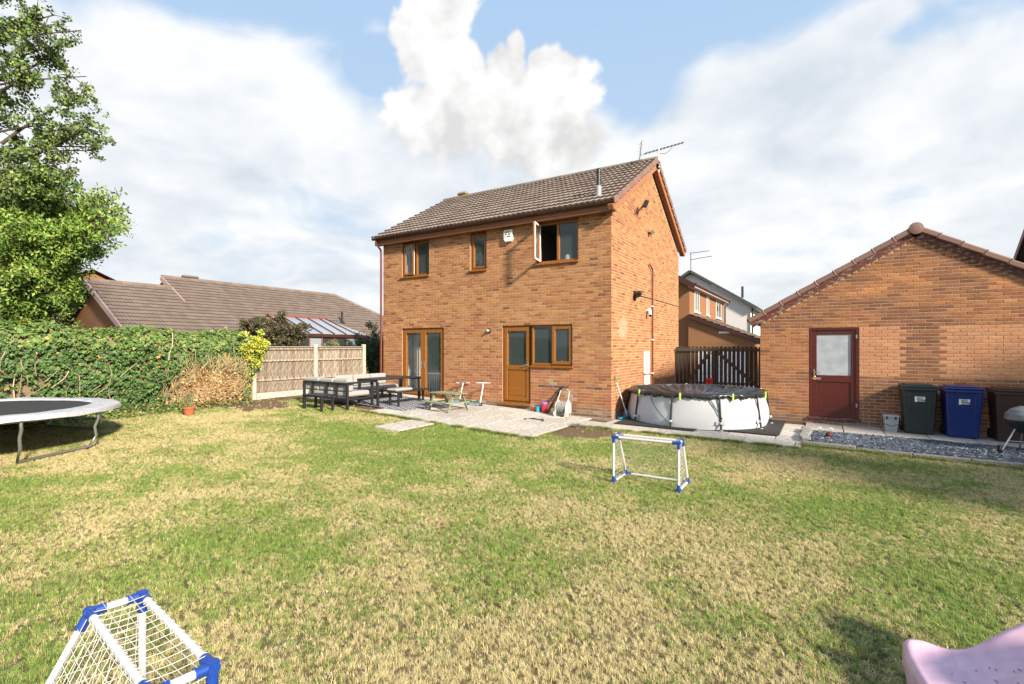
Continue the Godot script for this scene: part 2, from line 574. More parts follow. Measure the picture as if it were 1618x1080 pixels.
func brick_shape(mb: MB, len_: float) -> void:
	var h := Vector3(len_ * 0.5, 0.0325, 0.0)
	var e := 0.004
	var a := [Vector3(-h.x, -h.y, -0.012), Vector3(h.x, -h.y, -0.012), Vector3(h.x, h.y, -0.012), Vector3(-h.x, h.y, -0.012)]
	var f := [Vector3(-h.x + e, -h.y + e, 0), Vector3(h.x - e, -h.y + e, 0), Vector3(h.x - e, h.y - e, 0), Vector3(-h.x + e, h.y - e, 0)]
	mb.quad(f[0], f[1], f[2], f[3])
	for i in 4:
		var j := (i + 1) % 4
		mb.quad(a[i], a[j], f[j], f[i])

func emit_bricks(owner_: Node3D, list: Array, walls: Array, most := 300) -> void:
	var order := []
	for i in list.size():
		var b: Array = list[i]
		var d: Vector3 = CAM - b[0]
		var s: float = (b[3] * d.normalized().dot(b[2])) / d.length_squared() if b[3] > 0.21 else 0.0
		order.append([s, i])
	order.sort_custom(func(p, q): return p[0] > q[0])
	var variants := {}
	var rest := MB.new()
	for r in order.size():
		var b: Array = list[order[r][1]]
		var xf := Transform3D(Basis(b[1], Vector3.UP, b[2]), b[0])
		if r < most and order[r][0] > 0.0:
			var q := Color(snappedf(b[4].r, 0.03), snappedf(b[4].g, 0.02), snappedf(b[4].b, 0.02))
			if not variants.has(q):
				var one := MB.new()
				one.col = q
				brick_shape(one, 0.215)
				variants[q] = one.mesh(M.brick)
			inst(walls[b[5]], "brick", variants[q], xf)
		else:
			rest.t = xf
			rest.col = b[4]
			brick_shape(rest, b[3])
	stuff(part(owner_, "brickwork", rest, M.brick))

# the mortar sheet behind the bricks with its openings and their reveals
func wall_sheet(mb: MB, o: Vector3, dx: Vector3, nrm: Vector3, w: float, h: float, holes: Array, depth: float, back := 0.006) -> void:
	var xs := [0.0, w]
	var ys := [0.0, h]
	for r in holes:
		xs.append_array([r.position.x, r.end.x])
		ys.append_array([r.position.y, minf(r.end.y, h)])
	xs.sort(); ys.sort()
	var P := func(x: float, y: float, z: float) -> Vector3: return o + dx * x + Vector3.UP * y - nrm * z
	for i in xs.size() - 1:
		for j in ys.size() - 1:
			if xs[i + 1] - xs[i] < 0.001 or ys[j + 1] - ys[j] < 0.001:
				continue
			var m := Vector2((xs[i] + xs[i + 1]) * 0.5, (ys[j] + ys[j + 1]) * 0.5)
			var open := false
			for r in holes:
				if r.has_point(m):
					open = true
			if open:
				continue
			mb.quad(P.call(xs[i], ys[j], back), P.call(xs[i + 1], ys[j], back), P.call(xs[i + 1], ys[j + 1], back), P.call(xs[i], ys[j + 1], back))
			mb.quad(P.call(xs[i + 1], ys[j], depth), P.call(xs[i], ys[j], depth), P.call(xs[i], ys[j + 1], depth), P.call(xs[i + 1], ys[j + 1], depth))
	for r in holes:
		var a: Vector2 = r.position
		var b: Vector2 = r.end
		b.y = minf(b.y, h)
		var keep := mb.col
		mb.col = Color(0.75, 0.5, 0.38)
		mb.quad(P.call(a.x, a.y, 0.003), P.call(a.x, a.y, depth), P.call(a.x, b.y, depth), P.call(a.x, b.y, 0.003))
		mb.quad(P.call(b.x, a.y, depth), P.call(b.x, a.y, 0.003), P.call(b.x, b.y, 0.003), P.call(b.x, b.y, depth))
		mb.quad(P.call(a.x, b.y, depth), P.call(b.x, b.y, depth), P.call(b.x, b.y, 0.003), P.call(a.x, b.y, 0.003))
		mb.quad(P.call(a.x, a.y, 0.003), P.call(b.x, a.y, 0.003), P.call(b.x, a.y, depth), P.call(a.x, a.y, depth))
		mb.col = keep

# one interlocking roof tile; x across, y up the slope, z out of the roof
func tile_shape(mb: MB, w: float, l: float, n := 8, amp := 0.016) -> void:
	var top := -0.006
	var lip := 0.042
	var pts := []
	for i in n + 1:
		var s := float(i) / n
		var wave := amp * (0.5 - 0.5 * cos(TAU * s * 2.0)) if amp > 0.0 else 0.0
		pts.append([(s - 0.5) * w, wave])
	for i in n:
		var a: Array = pts[i]
		var b: Array = pts[i + 1]
		var p0 := Vector3(a[0], 0, a[1] + lip)
		var p1 := Vector3(b[0], 0, b[1] + lip)
		var p2 := Vector3(b[0], l, b[1] + top)
		var p3 := Vector3(a[0], l, a[1] + top)
		var na := Vector3(-(pts[mini(i + 1, n)][1] - pts[maxi(i - 1, 0)][1]) / (w / n * 2.0), 0.06, 1).normalized()
		var nb := Vector3(-(pts[mini(i + 2, n)][1] - pts[i][1]) / (w / n * 2.0), 0.06, 1).normalized()
		mb.quadn(p0, p1, p2, p3, na, nb, nb, na)
		mb.quad(Vector3(a[0], 0.012, a[1] - 0.01), Vector3(b[0], 0.012, b[1] - 0.01), p1, p0)

# o: eave corner, ax: along the eave, up: up the slope; keep(x, y) says which tiles exist
func tile_roof(owner_: Node3D, roof: Node3D, o: Vector3, ax: Vector3, up: Vector3, w: float, l: float, tw: float, tl: float, tones: Array, most: int, keep = null, called := "tiling", amp := 0.022) -> void:
	var nrm := ax.cross(up).normalized()
	if nrm.y < 0.0:
		nrm = -nrm
	var cols := int(round(w / tw))
	var rows := int(round(l / tl))
	tw = w / cols
	tl = l / rows
	var list := []
	for j in rows:
		for i in cols:
			var x := (i + 0.5) * tw
			var y := j * tl
			if keep != null and not keep.call(x, y + tl * 0.5):
				continue
			var p := o + ax * x + up * y
			var d := CAM - p
			list.append([d.normalized().dot(nrm) / d.length_squared(), p])
	list.sort_custom(func(p, q): return p[0] > q[0])
	var bas := Basis(ax, up, ax.cross(up))
	if ax.cross(up).y < 0.0:
		bas = Basis(-ax, up, (-ax).cross(up))
	var shared := []
	for c in tones:
		var mb := MB.new()
		mb.col = c
		tile_shape(mb, tw, tl * 1.04, 8, amp)
		shared.append(mb.mesh(M.tile))
	var rest := MB.new()
	for r in list.size():
		var xf := Transform3D(bas.rotated(nrm, rng.randf_range(-0.004, 0.004)), list[r][1] + nrm * rng.randf_range(-0.002, 0.004))
		var pick := rng.randi() % tones.size()
		if r < most and list[r][0] > 0.0:
			inst(roof, "tile", shared[pick], xf)
		else:
			rest.t = xf
			rest.col = tones[pick]
			tile_shape(rest, tw, tl * 1.04, 8 if most > 0 else 6, amp)
	if rest.v.size() > 0:
		stuff(part(owner_, called, rest, M.tile))

# rectangular frame in the plane z = z0 .. z1 of width f round a rectangle
func frame(mb: MB, x0: float, y0: float, x1: float, y1: float, f: float, z0: float, z1: float, bev := 0.006) -> void:
	mb.box(Vector3(x0, y0, z0), Vector3(x0 + f, y1, z1), bev)
	mb.box(Vector3(x1 - f, y0, z0), Vector3(x1, y1, z1), bev)
	mb.box(Vector3(x0 + f, y0, z0 + 0.002), Vector3(x1 - f, y0 + f, z1 - 0.002), bev)
	mb.box(Vector3(x0 + f, y1 - f, z0 + 0.002), Vector3(x1 - f, y1, z1 - 0.002), bev)

func pane(parent: Node, x0: float, y0: float, x1: float, y1: float, z: float, mt: Material = null) -> MeshInstance3D:
	var g := MB.new()
	g.quad(Vector3(x0, y0, z), Vector3(x1, y0, z), Vector3(x1, y1, z), Vector3(x0, y1, z))
	return part(parent, "pane", g, mt if mt else M.pane)

func lever(parent: Node, at: Vector3, dir: float, mt: Material) -> void:
	var h := MB.new()
	h.box(at + Vector3(-0.014, -0.1, 0), at + Vector3(0.014, 0.1, 0.012), 0.004)
	h.tube([at + Vector3(0, 0.03, 0.01), at + Vector3(0, 0.03, 0.05), at + Vector3(dir * 0.02, 0.03, 0.06), at + Vector3(dir * 0.12, 0.03, 0.055)], 0.009, 8)
	part(parent, "handle", h, mt)

func tone_of(pal: Array, n: float) -> Color:
	var c: Color = pal[rng.randi() % pal.size()]
	var v := 1.0 + 0.10 * n + rng.randf_range(-0.08, 0.08)
	return Color(c.r * v, c.g * v, c.b * v)

const BUFF := [Color(0.50, 0.235, 0.088), Color(0.53, 0.25, 0.098), Color(0.48, 0.22, 0.08), Color(0.56, 0.285, 0.12), Color(0.42, 0.18, 0.066), Color(0.51, 0.225, 0.09), Color(0.52, 0.26, 0.105)]
const BROWN := [Color(0.31, 0.13, 0.045), Color(0.38, 0.165, 0.058), Color(0.26, 0.105, 0.038), Color(0.42, 0.185, 0.065), Color(0.34, 0.14, 0.05), Color(0.44, 0.195, 0.07)]
const PINK := [Color(0.46, 0.18, 0.082), Color(0.43, 0.16, 0.07), Color(0.48, 0.20, 0.095), Color(0.39, 0.145, 0.066), Color(0.46, 0.19, 0.078)]
const NEWBRICK := [Color(0.60, 0.25, 0.095), Color(0.56, 0.225, 0.085), Color(0.63, 0.275, 0.11), Color(0.59, 0.255, 0.10)]
const TILES := [Color(0.32, 0.255, 0.22), Color(0.355, 0.285, 0.245), Color(0.29, 0.23, 0.195), Color(0.38, 0.31, 0.265), Color(0.33, 0.265, 0.22)]

func front_tone(x: float, y: float, _k: int) -> Color:
	var n := nz.get_noise_2d(x * 22.0, y * 22.0)
	var n2 := nz.get_noise_2d(x * 9.0 + 50.0, y * 14.0)
	var X := x - 7.77
	var Y := y - 0.14
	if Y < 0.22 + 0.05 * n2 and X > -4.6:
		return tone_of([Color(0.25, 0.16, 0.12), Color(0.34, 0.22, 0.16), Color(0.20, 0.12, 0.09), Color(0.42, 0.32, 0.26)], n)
	if absf(Y - 0.70) < 0.045 and X > -2.0 and X < -0.35 and n2 > -0.2:
		return tone_of([Color(0.16, 0.085, 0.06), Color(0.22, 0.11, 0.075)], n)
	if Vector2((X + 1.15) / 0.24, (Y - 0.5) / 0.26).length() < 0.9 + n * 0.5 or Vector2((X + 1.65) / 0.16, (Y - 0.82) / 0.07).length() < 1.0:
		return tone_of([Color(0.52, 0.36, 0.27), Color(0.47, 0.27, 0.18)], n)
	return wall_mix(n, n2, Y)

# the one batch of bricks both walls are laid with
func wall_mix(n: float, n2: float, Y: float) -> Color:
	if Y < 1.35 + 0.25 * n2 and rng.randf() < 0.6:
		return tone_of(PINK, n)
	var r := rng.randf()
	if r < 0.10 + 0.14 * clampf(-n2, 0.0, 1.0):
		return tone_of(BROWN, n)
	if r > 0.86:
		return tone_of(PINK, n)
	return tone_of(BUFF, n)

func side_tone(x: float, y: float, _k: int) -> Color:
	var n := nz.get_noise_2d(x * 22.0 + 90.0, y * 22.0)
	var n2 := nz.get_noise_2d(x * 9.0 + 150.0, y * 14.0)
	var Y := y - 0.14
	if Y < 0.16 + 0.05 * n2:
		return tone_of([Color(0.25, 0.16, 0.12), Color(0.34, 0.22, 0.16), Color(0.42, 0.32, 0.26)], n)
	if Vector2((x - 0.85) / 0.3, (Y - 2.2) / 0.32).length() < 1.0 + n * 0.6:
		return tone_of([Color(0.58, 0.38, 0.25), Color(0.55, 0.34, 0.21)], n)
	return wall_mix(n, n2, Y)

func window_at(house: Node3D, x0: float, x1: float, y0: float, y1: float, kind: String) -> void:
	# golden-oak frame set 60 mm back in its opening
	var z0 := -0.13
	var z1 := -0.06
	var f := MB.new()
	var sill := y0 + 0.045
	frame(f, x0, sill, x1, y1, 0.062, z0, z1)
	var xm := (x0 + x1) * 0.5
	if kind != "single":
		f.box(Vector3(xm - 0.035, sill + 0.06, z0 + 0.001), Vector3(xm + 0.035, y1 - 0.06, z1 - 0.001), 0.006)
	var w := part(house, "window", f, M.oak)
	var s := MB.new()
	s.box(Vector3(x0 - 0.05, y0 - 0.005, -0.12), Vector3(x1 + 0.03, sill, 0.055), 0.008)
	part(w, "sill", s, M.oak_flat)
	if kind == "single":
		var sash := MB.new()
		frame(sash, x0 + 0.055, sill + 0.055, x1 - 0.055, y1 - 0.055, 0.055, z0 + 0.01, z1 + 0.018)
		part(w, "sash", sash, M.oak)
		pane(w, x0 + 0.1, sill + 0.1, x1 - 0.1, y1 - 0.1, z1 - 0.02)
		return
	pane(w, xm + 0.03, sill + 0.055, x1 - 0.055, y1 - 0.055, z1 - 0.03)
	# opening casement on the side away from the corner, hinged at its outer edge
	var hinge := Node3D.new()
	hinge.name = "casement"
	w.add_child(hinge, true)
	hinge.position = Vector3(x0 + 0.05, 0, z1 + 0.01)
	hinge.rotation.y = -deg_to_rad(78.0) if kind == "wide" else -deg_to_rad(9.0)
	var cw := xm - x0 - 0.085
	var sash := MB.new()
	frame(sash, 0.0, sill + 0.05, cw, y1 - 0.05, 0.058, -0.03, 0.018)
	var inner := MB.new()
	frame(inner, 0.004, sill + 0.054, cw - 0.004, y1 - 0.054, 0.05, -0.046, -0.0305, 0.004)
	var g := MB.new()
	g.quad(Vector3(0.05, sill + 0.1, 0), Vector3(cw - 0.05, sill + 0.1, 0), Vector3(cw - 0.05, y1 - 0.1, 0), Vector3(0.05, y1 - 0.1, 0))
	# joined to one sub-part each, under the window
	var xf := hinge.transform
	hinge.free()
	for e in [["casement", sash, M.oak], ["casement_lining", inner, M.oak_white], ["pane", g, M.pane]]:
		var o := part(w, e[0], e[1], e[2])
		o.transform = xf
	if kind == "wide":
		var h := MB.new()
		h.t = xf
		h.box(Vector3(cw - 0.045, (y0 + y1) * 0.5 - 0.05, -0.075), Vector3(cw - 0.02, (y0 + y1) * 0.5 + 0.05, -0.047), 0.004)
		part(w, "handle", h, M.chrome)

func build_house() -> void:
	var h := thing("house", "two storey orange brick house with brown tiled roof behind the paved patio", "house")
	var Y0 := -0.14
	var W := 7.77
	var D := 6.76
	var H := 5.05 - Y0
	var list := []
	var R := func(x0: float, x1: float, y0: float, y1: float) -> Rect2: return Rect2(x0 + W, y0 - Y0, x1 - x0, y1 - y0)
	var holes := [R.call(-6.95, -5.83, 3.91, 5.3), R.call(-4.27, -3.70, 3.91, 5.3), R.call(-2.08, -0.88, 3.91, 5.3), R.call(-6.95, -5.25, 0.235, 2.335), R.call(-3.17, -2.27, 0.235, 2.335), R.call(-2.27, -1.04, 1.21, 2.335)]
	var fw := MB.new()
	wall_sheet(fw, Vector3(-W, Y0, 0), Vector3.RIGHT, Vector3.BACK, W - 0.006, H, holes, 0.28)
	var front := part(h, "front_wall", fw, M.mortar)
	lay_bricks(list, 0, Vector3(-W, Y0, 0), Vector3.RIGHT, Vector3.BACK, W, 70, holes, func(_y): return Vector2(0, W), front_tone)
	var gw := MB.new()
	wall_sheet(gw, Vector3(0, Y0, 0), Vector3.FORWARD, Vector3.RIGHT, D, H, [], 0.28)
	gw.t = Transform3D(Basis(Vector3.FORWARD, Vector3.UP, Vector3.RIGHT), Vector3.ZERO)
	gw.prism(PackedVector2Array([Vector2(0, 5.05), Vector2(D, 5.05), Vector2(D * 0.5, 7.02)]), -0.28, -0.006)
	var gable := part(h, "gable_wall", gw, M.mortar)
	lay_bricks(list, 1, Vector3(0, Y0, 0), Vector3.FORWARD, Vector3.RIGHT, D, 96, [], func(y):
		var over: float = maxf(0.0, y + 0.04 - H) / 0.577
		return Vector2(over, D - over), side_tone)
	emit_bricks(h, list, [front, gable])
	var ow := MB.new()
	ow.box(Vector3(-W, Y0, -D), Vector3(-0.285, 5.05, -D + 0.28))
	ow.box(Vector3(-W, Y0, -D + 0.281), Vector3(-W + 0.28, 5.05, -0.285))
	ow.t = Transform3D(Basis(Vector3.FORWARD, Vector3.UP, Vector3.RIGHT), Vector3(-W + 0.28, 0, 0))
	ow.prism(PackedVector2Array([Vector2(0, 5.06), Vector2(D, 5.06), Vector2(D * 0.5, 7.0)]), -0.28, 0.0)
	ow.col = Color(0.42, 0.21, 0.09)
	part(h, "rear_wall", ow, M.brick)
	# rooms
	var im := MB.new()
	im.box(Vector3(-7.48, 0.0, -4.2), Vector3(-0.29, 0.2, -0.285))
	im.box(Vector3(-7.48, 2.5, -4.2), Vector3(-0.29, 2.78, -0.285))
	im.box(Vector3(-7.48, 5.2, -D + 0.3), Vector3(-0.29, 5.26, -0.02))
	im.box(Vector3(-7.48, 0.201, -4.3), Vector3(-0.29, 5.19, -4.2))
	im.box(Vector3(-3.55, 0.201, -4.19), Vector3(-3.45, 2.49, -0.285))
	im.box(Vector3(-5.35, 2.781, -4.19), Vector3(-5.25, 5.19, -0.285))
	im.box(Vector3(-2.75, 2.781, -4.19), Vector3(-2.65, 5.19, -0.285))
	part(h, "interior", im, M.plaster)
	# roof
	var slope := 30.0
	var up := Vector3(0, sin(deg_to_rad(slope)), -cos(deg_to_rad(slope)))
	var eave := Vector3(-W - 0.2, 5.245, 0.32)
	var L := (0.32 + D * 0.5) / cos(deg_to_rad(slope))
	var deck := MB.new()
	var rw := W + 0.4
	deck.quad(eave + Vector3(0, -0.03, 0), eave + Vector3(rw, -0.03, 0), eave + Vector3(rw, -0.03, 0) + up * L, eave + Vector3(0, -0.03, 0) + up * L)
	var up2 := Vector3(0, up.y, -up.z)
	var eave2 := Vector3(-W - 0.2, 5.245, -D - 0.32)
	deck.quad(eave2 + Vector3(rw, -0.03, 0), eave2 + Vector3(0, -0.03, 0), eave2 + Vector3(0, -0.03, 0) + up2 * L, eave2 + Vector3(rw, -0.03, 0) + up2 * L)
	deck.col = Color(0.3, 0.25, 0.2)
	var roof := part(h, "roof", deck, M.tile)
	tile_roof(h, roof, eave, Vector3.RIGHT, up, rw, L, 0.30, 0.325, TILES, 300)
	tile_roof(h, roof, eave2 + Vector3(rw, 0, 0), Vector3.LEFT, up2, rw, L, 0.30, 0.325, TILES, 0, null, "rear_tiling")
	# ridge tiles
	var ry := eave.y + up.y * L + 0.01
	for i in 18:
		var r := MB.new()
		var x := eave.x + rw * i / 18.0
		r.col = [Color(0.26, 0.22, 0.17), Color(0.23, 0.19, 0.14), Color(0.29, 0.25, 0.19)][i % 3]
		var prof := []
		for k in 9:
			var a := PI * (k / 8.0 * 1.1 - 0.05)
			prof.append(Vector3(0, sin(a) * 0.085 - 0.02, -D * 0.5 + cos(a) * 0.13))
		for k in 8:
			r.quad(prof[k] + Vector3(x, ry, 0), prof[k] + Vector3(x + rw / 18.0 - 0.006, ry, 0), prof[k + 1] + Vector3(x + rw / 18.0 - 0.006, ry, 0), prof[k + 1] + Vector3(x, ry, 0))
		for xe in [x, x + rw / 18.0 - 0.006]:
			for k in range(1, 8):
				r.tri(prof[0] + Vector3(xe, ry, 0), prof[k] + Vector3(xe, ry, 0), prof[k + 1] + Vector3(xe, ry, 0))
		part(roof, "ridge_tile", r, M.tile)
	var vent := MB.new()
	vent.col = Color(0.36, 0.27, 0.14)
	vent.t = Transform3D(Basis(), Vector3(-7.1, ry + 0.05, -D * 0.5))
	vent.box(Vector3(-0.22, 0, -0.12), Vector3(0.22, 0.13, 0.12), 0.05)
	part(roof, "ridge_vent", vent, M.tile)
	# flue
	var flue := MB.new()
	var fp := eave + up * 0.62 + Vector3(W + 0.2 - 0.42, 0, 0)
	flue.t = Transform3D(Basis(), fp)
	flue.lathe([Vector2(0.075, -0.05), Vector2(0.07, 0.24), Vector2(0.05, 0.26)], 16)
	var apron := flue
	apron.box(Vector3(-0.2, -0.14, -0.2), Vector3(0.2, -0.02, 0.16), 0.05)
	var fl := part(h, "flue_collar", flue, M.lead)
	var pipe := MB.new()
	pipe.t = Transform3D(Basis(), fp)
	pipe.lathe([Vector2(0.052, 0.2), Vector2(0.052, 0.58), Vector2(0.062, 0.585), Vector2(0.062, 0.66), Vector2(0.03, 0.70), Vector2(0, 0.7)], 16)
	part(fl, "flue_pipe", pipe, M.charcoal)
	# eaves: soffit, fascia, gutter with brackets
	var so := MB.new()
	so.box(Vector3(-W - 0.15, 5.035, 0.004), Vector3(0.145, 5.05, 0.18))
	part(h, "soffit", so, M.fascia)
	var fa := MB.new()
	fa.box(Vector3(-W - 0.17, 5.02, 0.18), Vector3(0.165, 5.225, 0.205), 0.004)
	part(h, "fascia", fa, M.fascia)
	var gu := MB.new()
	var gx0 := -W - 0.2
	var gx1 := 0.17
	var ring := []
	for k in 9:
		var a := PI + PI * k / 8.0
		ring.append(Vector3(0, 5.24 + sin(a) * 0.062, 0.27 - cos(a) * -0.062))
	for k in 8:
		gu.quad(ring[k] + Vector3(gx0, 0, 0), ring[k] + Vector3(gx1, 0, 0), ring[k + 1] + Vector3(gx1, 0, 0), ring[k + 1] + Vector3(gx0, 0, 0))
	for xe in [gx0, gx1]:
		for k in range(1, 8):
			gu.tri(ring[0] + Vector3(xe, 0, 0), ring[k] + Vector3(xe, 0, 0), ring[k + 1] + Vector3(xe, 0, 0))
	var gut := part(h, "gutter", gu, M.gutter)
	for i in 9:
		var br := MB.new()
		var bx := gx0 + 0.4 + i * 0.92
		for k in 8:
			br.quad(ring[k] * Vector3(0, 1, 1) + Vector3(bx, -0.004, 0.004), ring[k] + Vector3(bx + 0.03, -0.004, 0.004), ring[k + 1] + Vector3(bx + 0.03, -0.004, 0.004), ring[k + 1] + Vector3(bx, -0.004, 0.004))
		part(gut, "bracket", br, M.downpipe)
	var dp := MB.new()
	var dx := -W - 0.06
	dp.tube([Vector3(dx, 5.2, 0.26), Vector3(dx, 5.06, 0.25), Vector3(dx + 0.02, 4.9, 0.08), Vector3(dx + 0.02, 4.8, 0.06), Vector3(dx + 0.02, 0.3, 0.06)], 0.034, 10)
	part(h, "downpipe", dp, M.downpipe)
	# verge on the gable: barge boards, soffits and clip-on verge caps
	for s in [0, 1]:
		var e: Vector3 = Vector3(0, eave.y, 0.30) if s == 0 else Vector3(0, eave.y, -D - 0.30)
		var u: Vector3 = up if s == 0 else up2
		var dn: Vector3 = Vector3(0, -u.z * (1.0 if u.z < 0.0 else -1.0), -absf(u.y) * (1.0 if u.z < 0.0 else -1.0))
		var nn := Vector3.RIGHT.cross(u).normalized()
		if nn.y < 0.0:
			nn = -nn
		var bb := MB.new()
		bb.bar(e + Vector3(0.155, 0, 0) - nn * 0.16, e + Vector3(0.155, 0, 0) - nn * 0.16 + u * (L - 0.03 - (0.0 if s == 0 else 0.02)), 0.024, 0.20, nn, 0.004)
		part(h, "barge_board", bb, M.barge)
		var sf := MB.new()
		sf.bar(e + Vector3(0.075, 0, 0) - nn * 0.235, e + Vector3(0.075, 0, 0) - nn * 0.235 + u * (L - 0.1), 0.14, 0.012, nn)
		part(h, "verge_soffit", sf, M.fascia)
		var foot := MB.new()
		foot.bar(e + Vector3(0.09, -0.16, 0.0) + u * 0.0, e + Vector3(0.09, -0.16, 0) + u * 0.2, 0.145, 0.14, nn, 0.01)
		part(h, "barge_foot", foot, M.barge)
		for i in 13:
			var vt := MB.new()
			var a := e + u * (i * L / 13.0 - 0.02) + nn * 0.036
			vt.col = [Color(1, 1, 1), Color(0.88, 0.86, 0.88), Color(1.1, 1.04, 1.0)][i % 3]
			vt.bar(a + Vector3(0.188, -0.03, 0), a + Vector3(0.188, -0.03, 0) + u * (L / 13.0 - 0.006) - nn * 0.04, 0.036 + 0.006 * (i % 2), 0.16, nn, 0.008)
			part(roof, "verge_cap", vt, M.verge)
	# openings
	window_at(h, -6.95, -5.83, 3.91, 5.03, "narrow")
	window_at(h, -4.27, -3.70, 3.91, 5.03, "single")
	window_at(h, -2.08, -0.88, 3.91, 5.03, "wide")
	french_doors(h)
	kitchen_door(h)
	# step under the French doors and meter boxes on the gable
	for e in [[-2.95, -2.55, 0.98, 1.62], [-2.95, -2.6, 0.45, 0.93]]:
		var mbx := MB.new()
		mbx.box(Vector3(0.002, e[2], e[0]), Vector3(0.075, e[3], e[1]), 0.012)
		var o := part(h, "meter_box", mbx, M.white)
		var d := MB.new()
		d.box(Vector3(0.0755, e[2] + 0.03, e[0] + 0.03), Vector3(0.083, e[3] - 0.03, e[1] - 0.03), 0.003)
		part(o, "lid", d, M.white)
	var pp := MB.new()
	pp.tube([Vector3(0.0, 4.18, -3.05), Vector3(0.05, 4.17, -3.06), Vector3(0.05, 4.1, -3.3), Vector3(0.05, 4.0, -3.34), Vector3(0.05, 0.2, -3.34)], 0.022, 8)
	part(h, "waste_pipe", pp, M.downpipe)
	for y in [2.95, 1.95, 0.95]:
		var cl := MB.new()
		cl.box(Vector3(0.0, y, -3.385), Vector3(0.08, y + 0.035, -3.295), 0.005)
		part(h, "pipe_clip", cl, M.white)

func french_doors(h: Node3D) -> void:
	var x0 := -6.95
	var x1 := -5.25
	var y0 := 0.235
	var y1 := 2.335
	var f := MB.new()
	frame(f, x0, y0, x1, y1, 0.06, -0.13, -0.055)
	var d := part(h, "french_door", f, M.oak)
	var s := MB.new()
	s.box(Vector3(x0 - 0.1, y0 - 0.06, -0.05), Vector3(x1 + 0.02, y0, 0.07), 0.008)
	part(d, "sill", s, M.oak_flat)
	var xm := (x0 + x1) * 0.5
	for e in [[x0 + 0.05, xm - 0.004, 1.0], [xm + 0.004, x1 - 0.05, -1.0]]:
		var lf := MB.new()
		frame(lf, e[0], y0 + 0.05, e[1], y1 - 0.05, 0.1, -0.12, -0.035)
		var leaf := part(d, "door_leaf", lf, M.oak)
		pane(d, e[0] + 0.095, y0 + 0.145, e[1] - 0.095, y1 - 0.145, -0.075)
		lever(d, Vector3(xm - e[2] * 0.05, 1.2, -0.035), -e[2], M.chrome)

func kitchen_door(h: Node3D) -> void:
	var x0 := -3.17
	var x1 := -2.27
	var y0 := 0.235
	var y1 := 2.335
	var f := MB.new()
	frame(f, x0, y0, x1, y1, 0.06, -0.13, -0.055)
	var d := part(h, "kitchen_door", f, M.oak)
	var s := MB.new()
	s.box(Vector3(x0 - 0.06, y0 - 0.06, -0.05), Vector3(x1 + 0.02, y0, 0.09), 0.008)
	part(d, "sill", s, M.oak_flat)
	var lf := MB.new()
	frame(lf, x0 + 0.05, y0 + 0.05, x1 - 0.05, y1 - 0.05, 0.1, -0.12, -0.03)
	lf.box(Vector3(x0 + 0.15, 1.13, -0.119), Vector3(x1 - 0.15, 1.25, -0.031), 0.006)
	part(d, "door_leaf", lf, M.oak)
	var pn := MB.new()
	pn.box(Vector3(x0 + 0.145, y0 + 0.145, -0.09), Vector3(x1 - 0.145, 1.135, -0.055), 0.0)
	pn.box(Vector3(x0 + 0.19, y0 + 0.19, -0.06), Vector3(x1 - 0.19, 1.09, -0.046), 0.012)
	part(d, "panel", pn, M.oak)
	pane(d, x0 + 0.145, 1.245, x1 - 0.145, y1 - 0.145, -0.075)
	lever(d, Vector3(x1 - 0.1, 1.24, -0.03), -1.0, M.chrome)
	# window joined to the door
	var g := MB.new()
	var a := -2.268
	var b := -1.04
	var c := 1.262
	frame(g, a, c, b, y1, 0.062, -0.13, -0.055)
	g.box(Vector3(a + 0.60, c + 0.06, -0.129), Vector3(a + 0.66, y1 - 0.06, -0.056), 0.005)
	var w := part(h, "kitchen_window", g, M.oak)
	pane(w, a + 0.055, c + 0.055, a + 0.605, y1 - 0.055, -0.085)
	var sash := MB.new()
	frame(sash, a + 0.625, c + 0.035, b - 0.03, y1 - 0.035, 0.085, -0.11, -0.03)
	part(w, "sash", sash, M.oak)
	pane(w, a + 0.705, c + 0.115, b - 0.11, y1 - 0.115, -0.06)
	var sl := MB.new()
	sl.box(Vector3(a + 0.002, 1.205, -0.05), Vector3(b + 0.03, 1.26, 0.05), 0.008)
	part(w, "sill", sl, M.oak_flat)

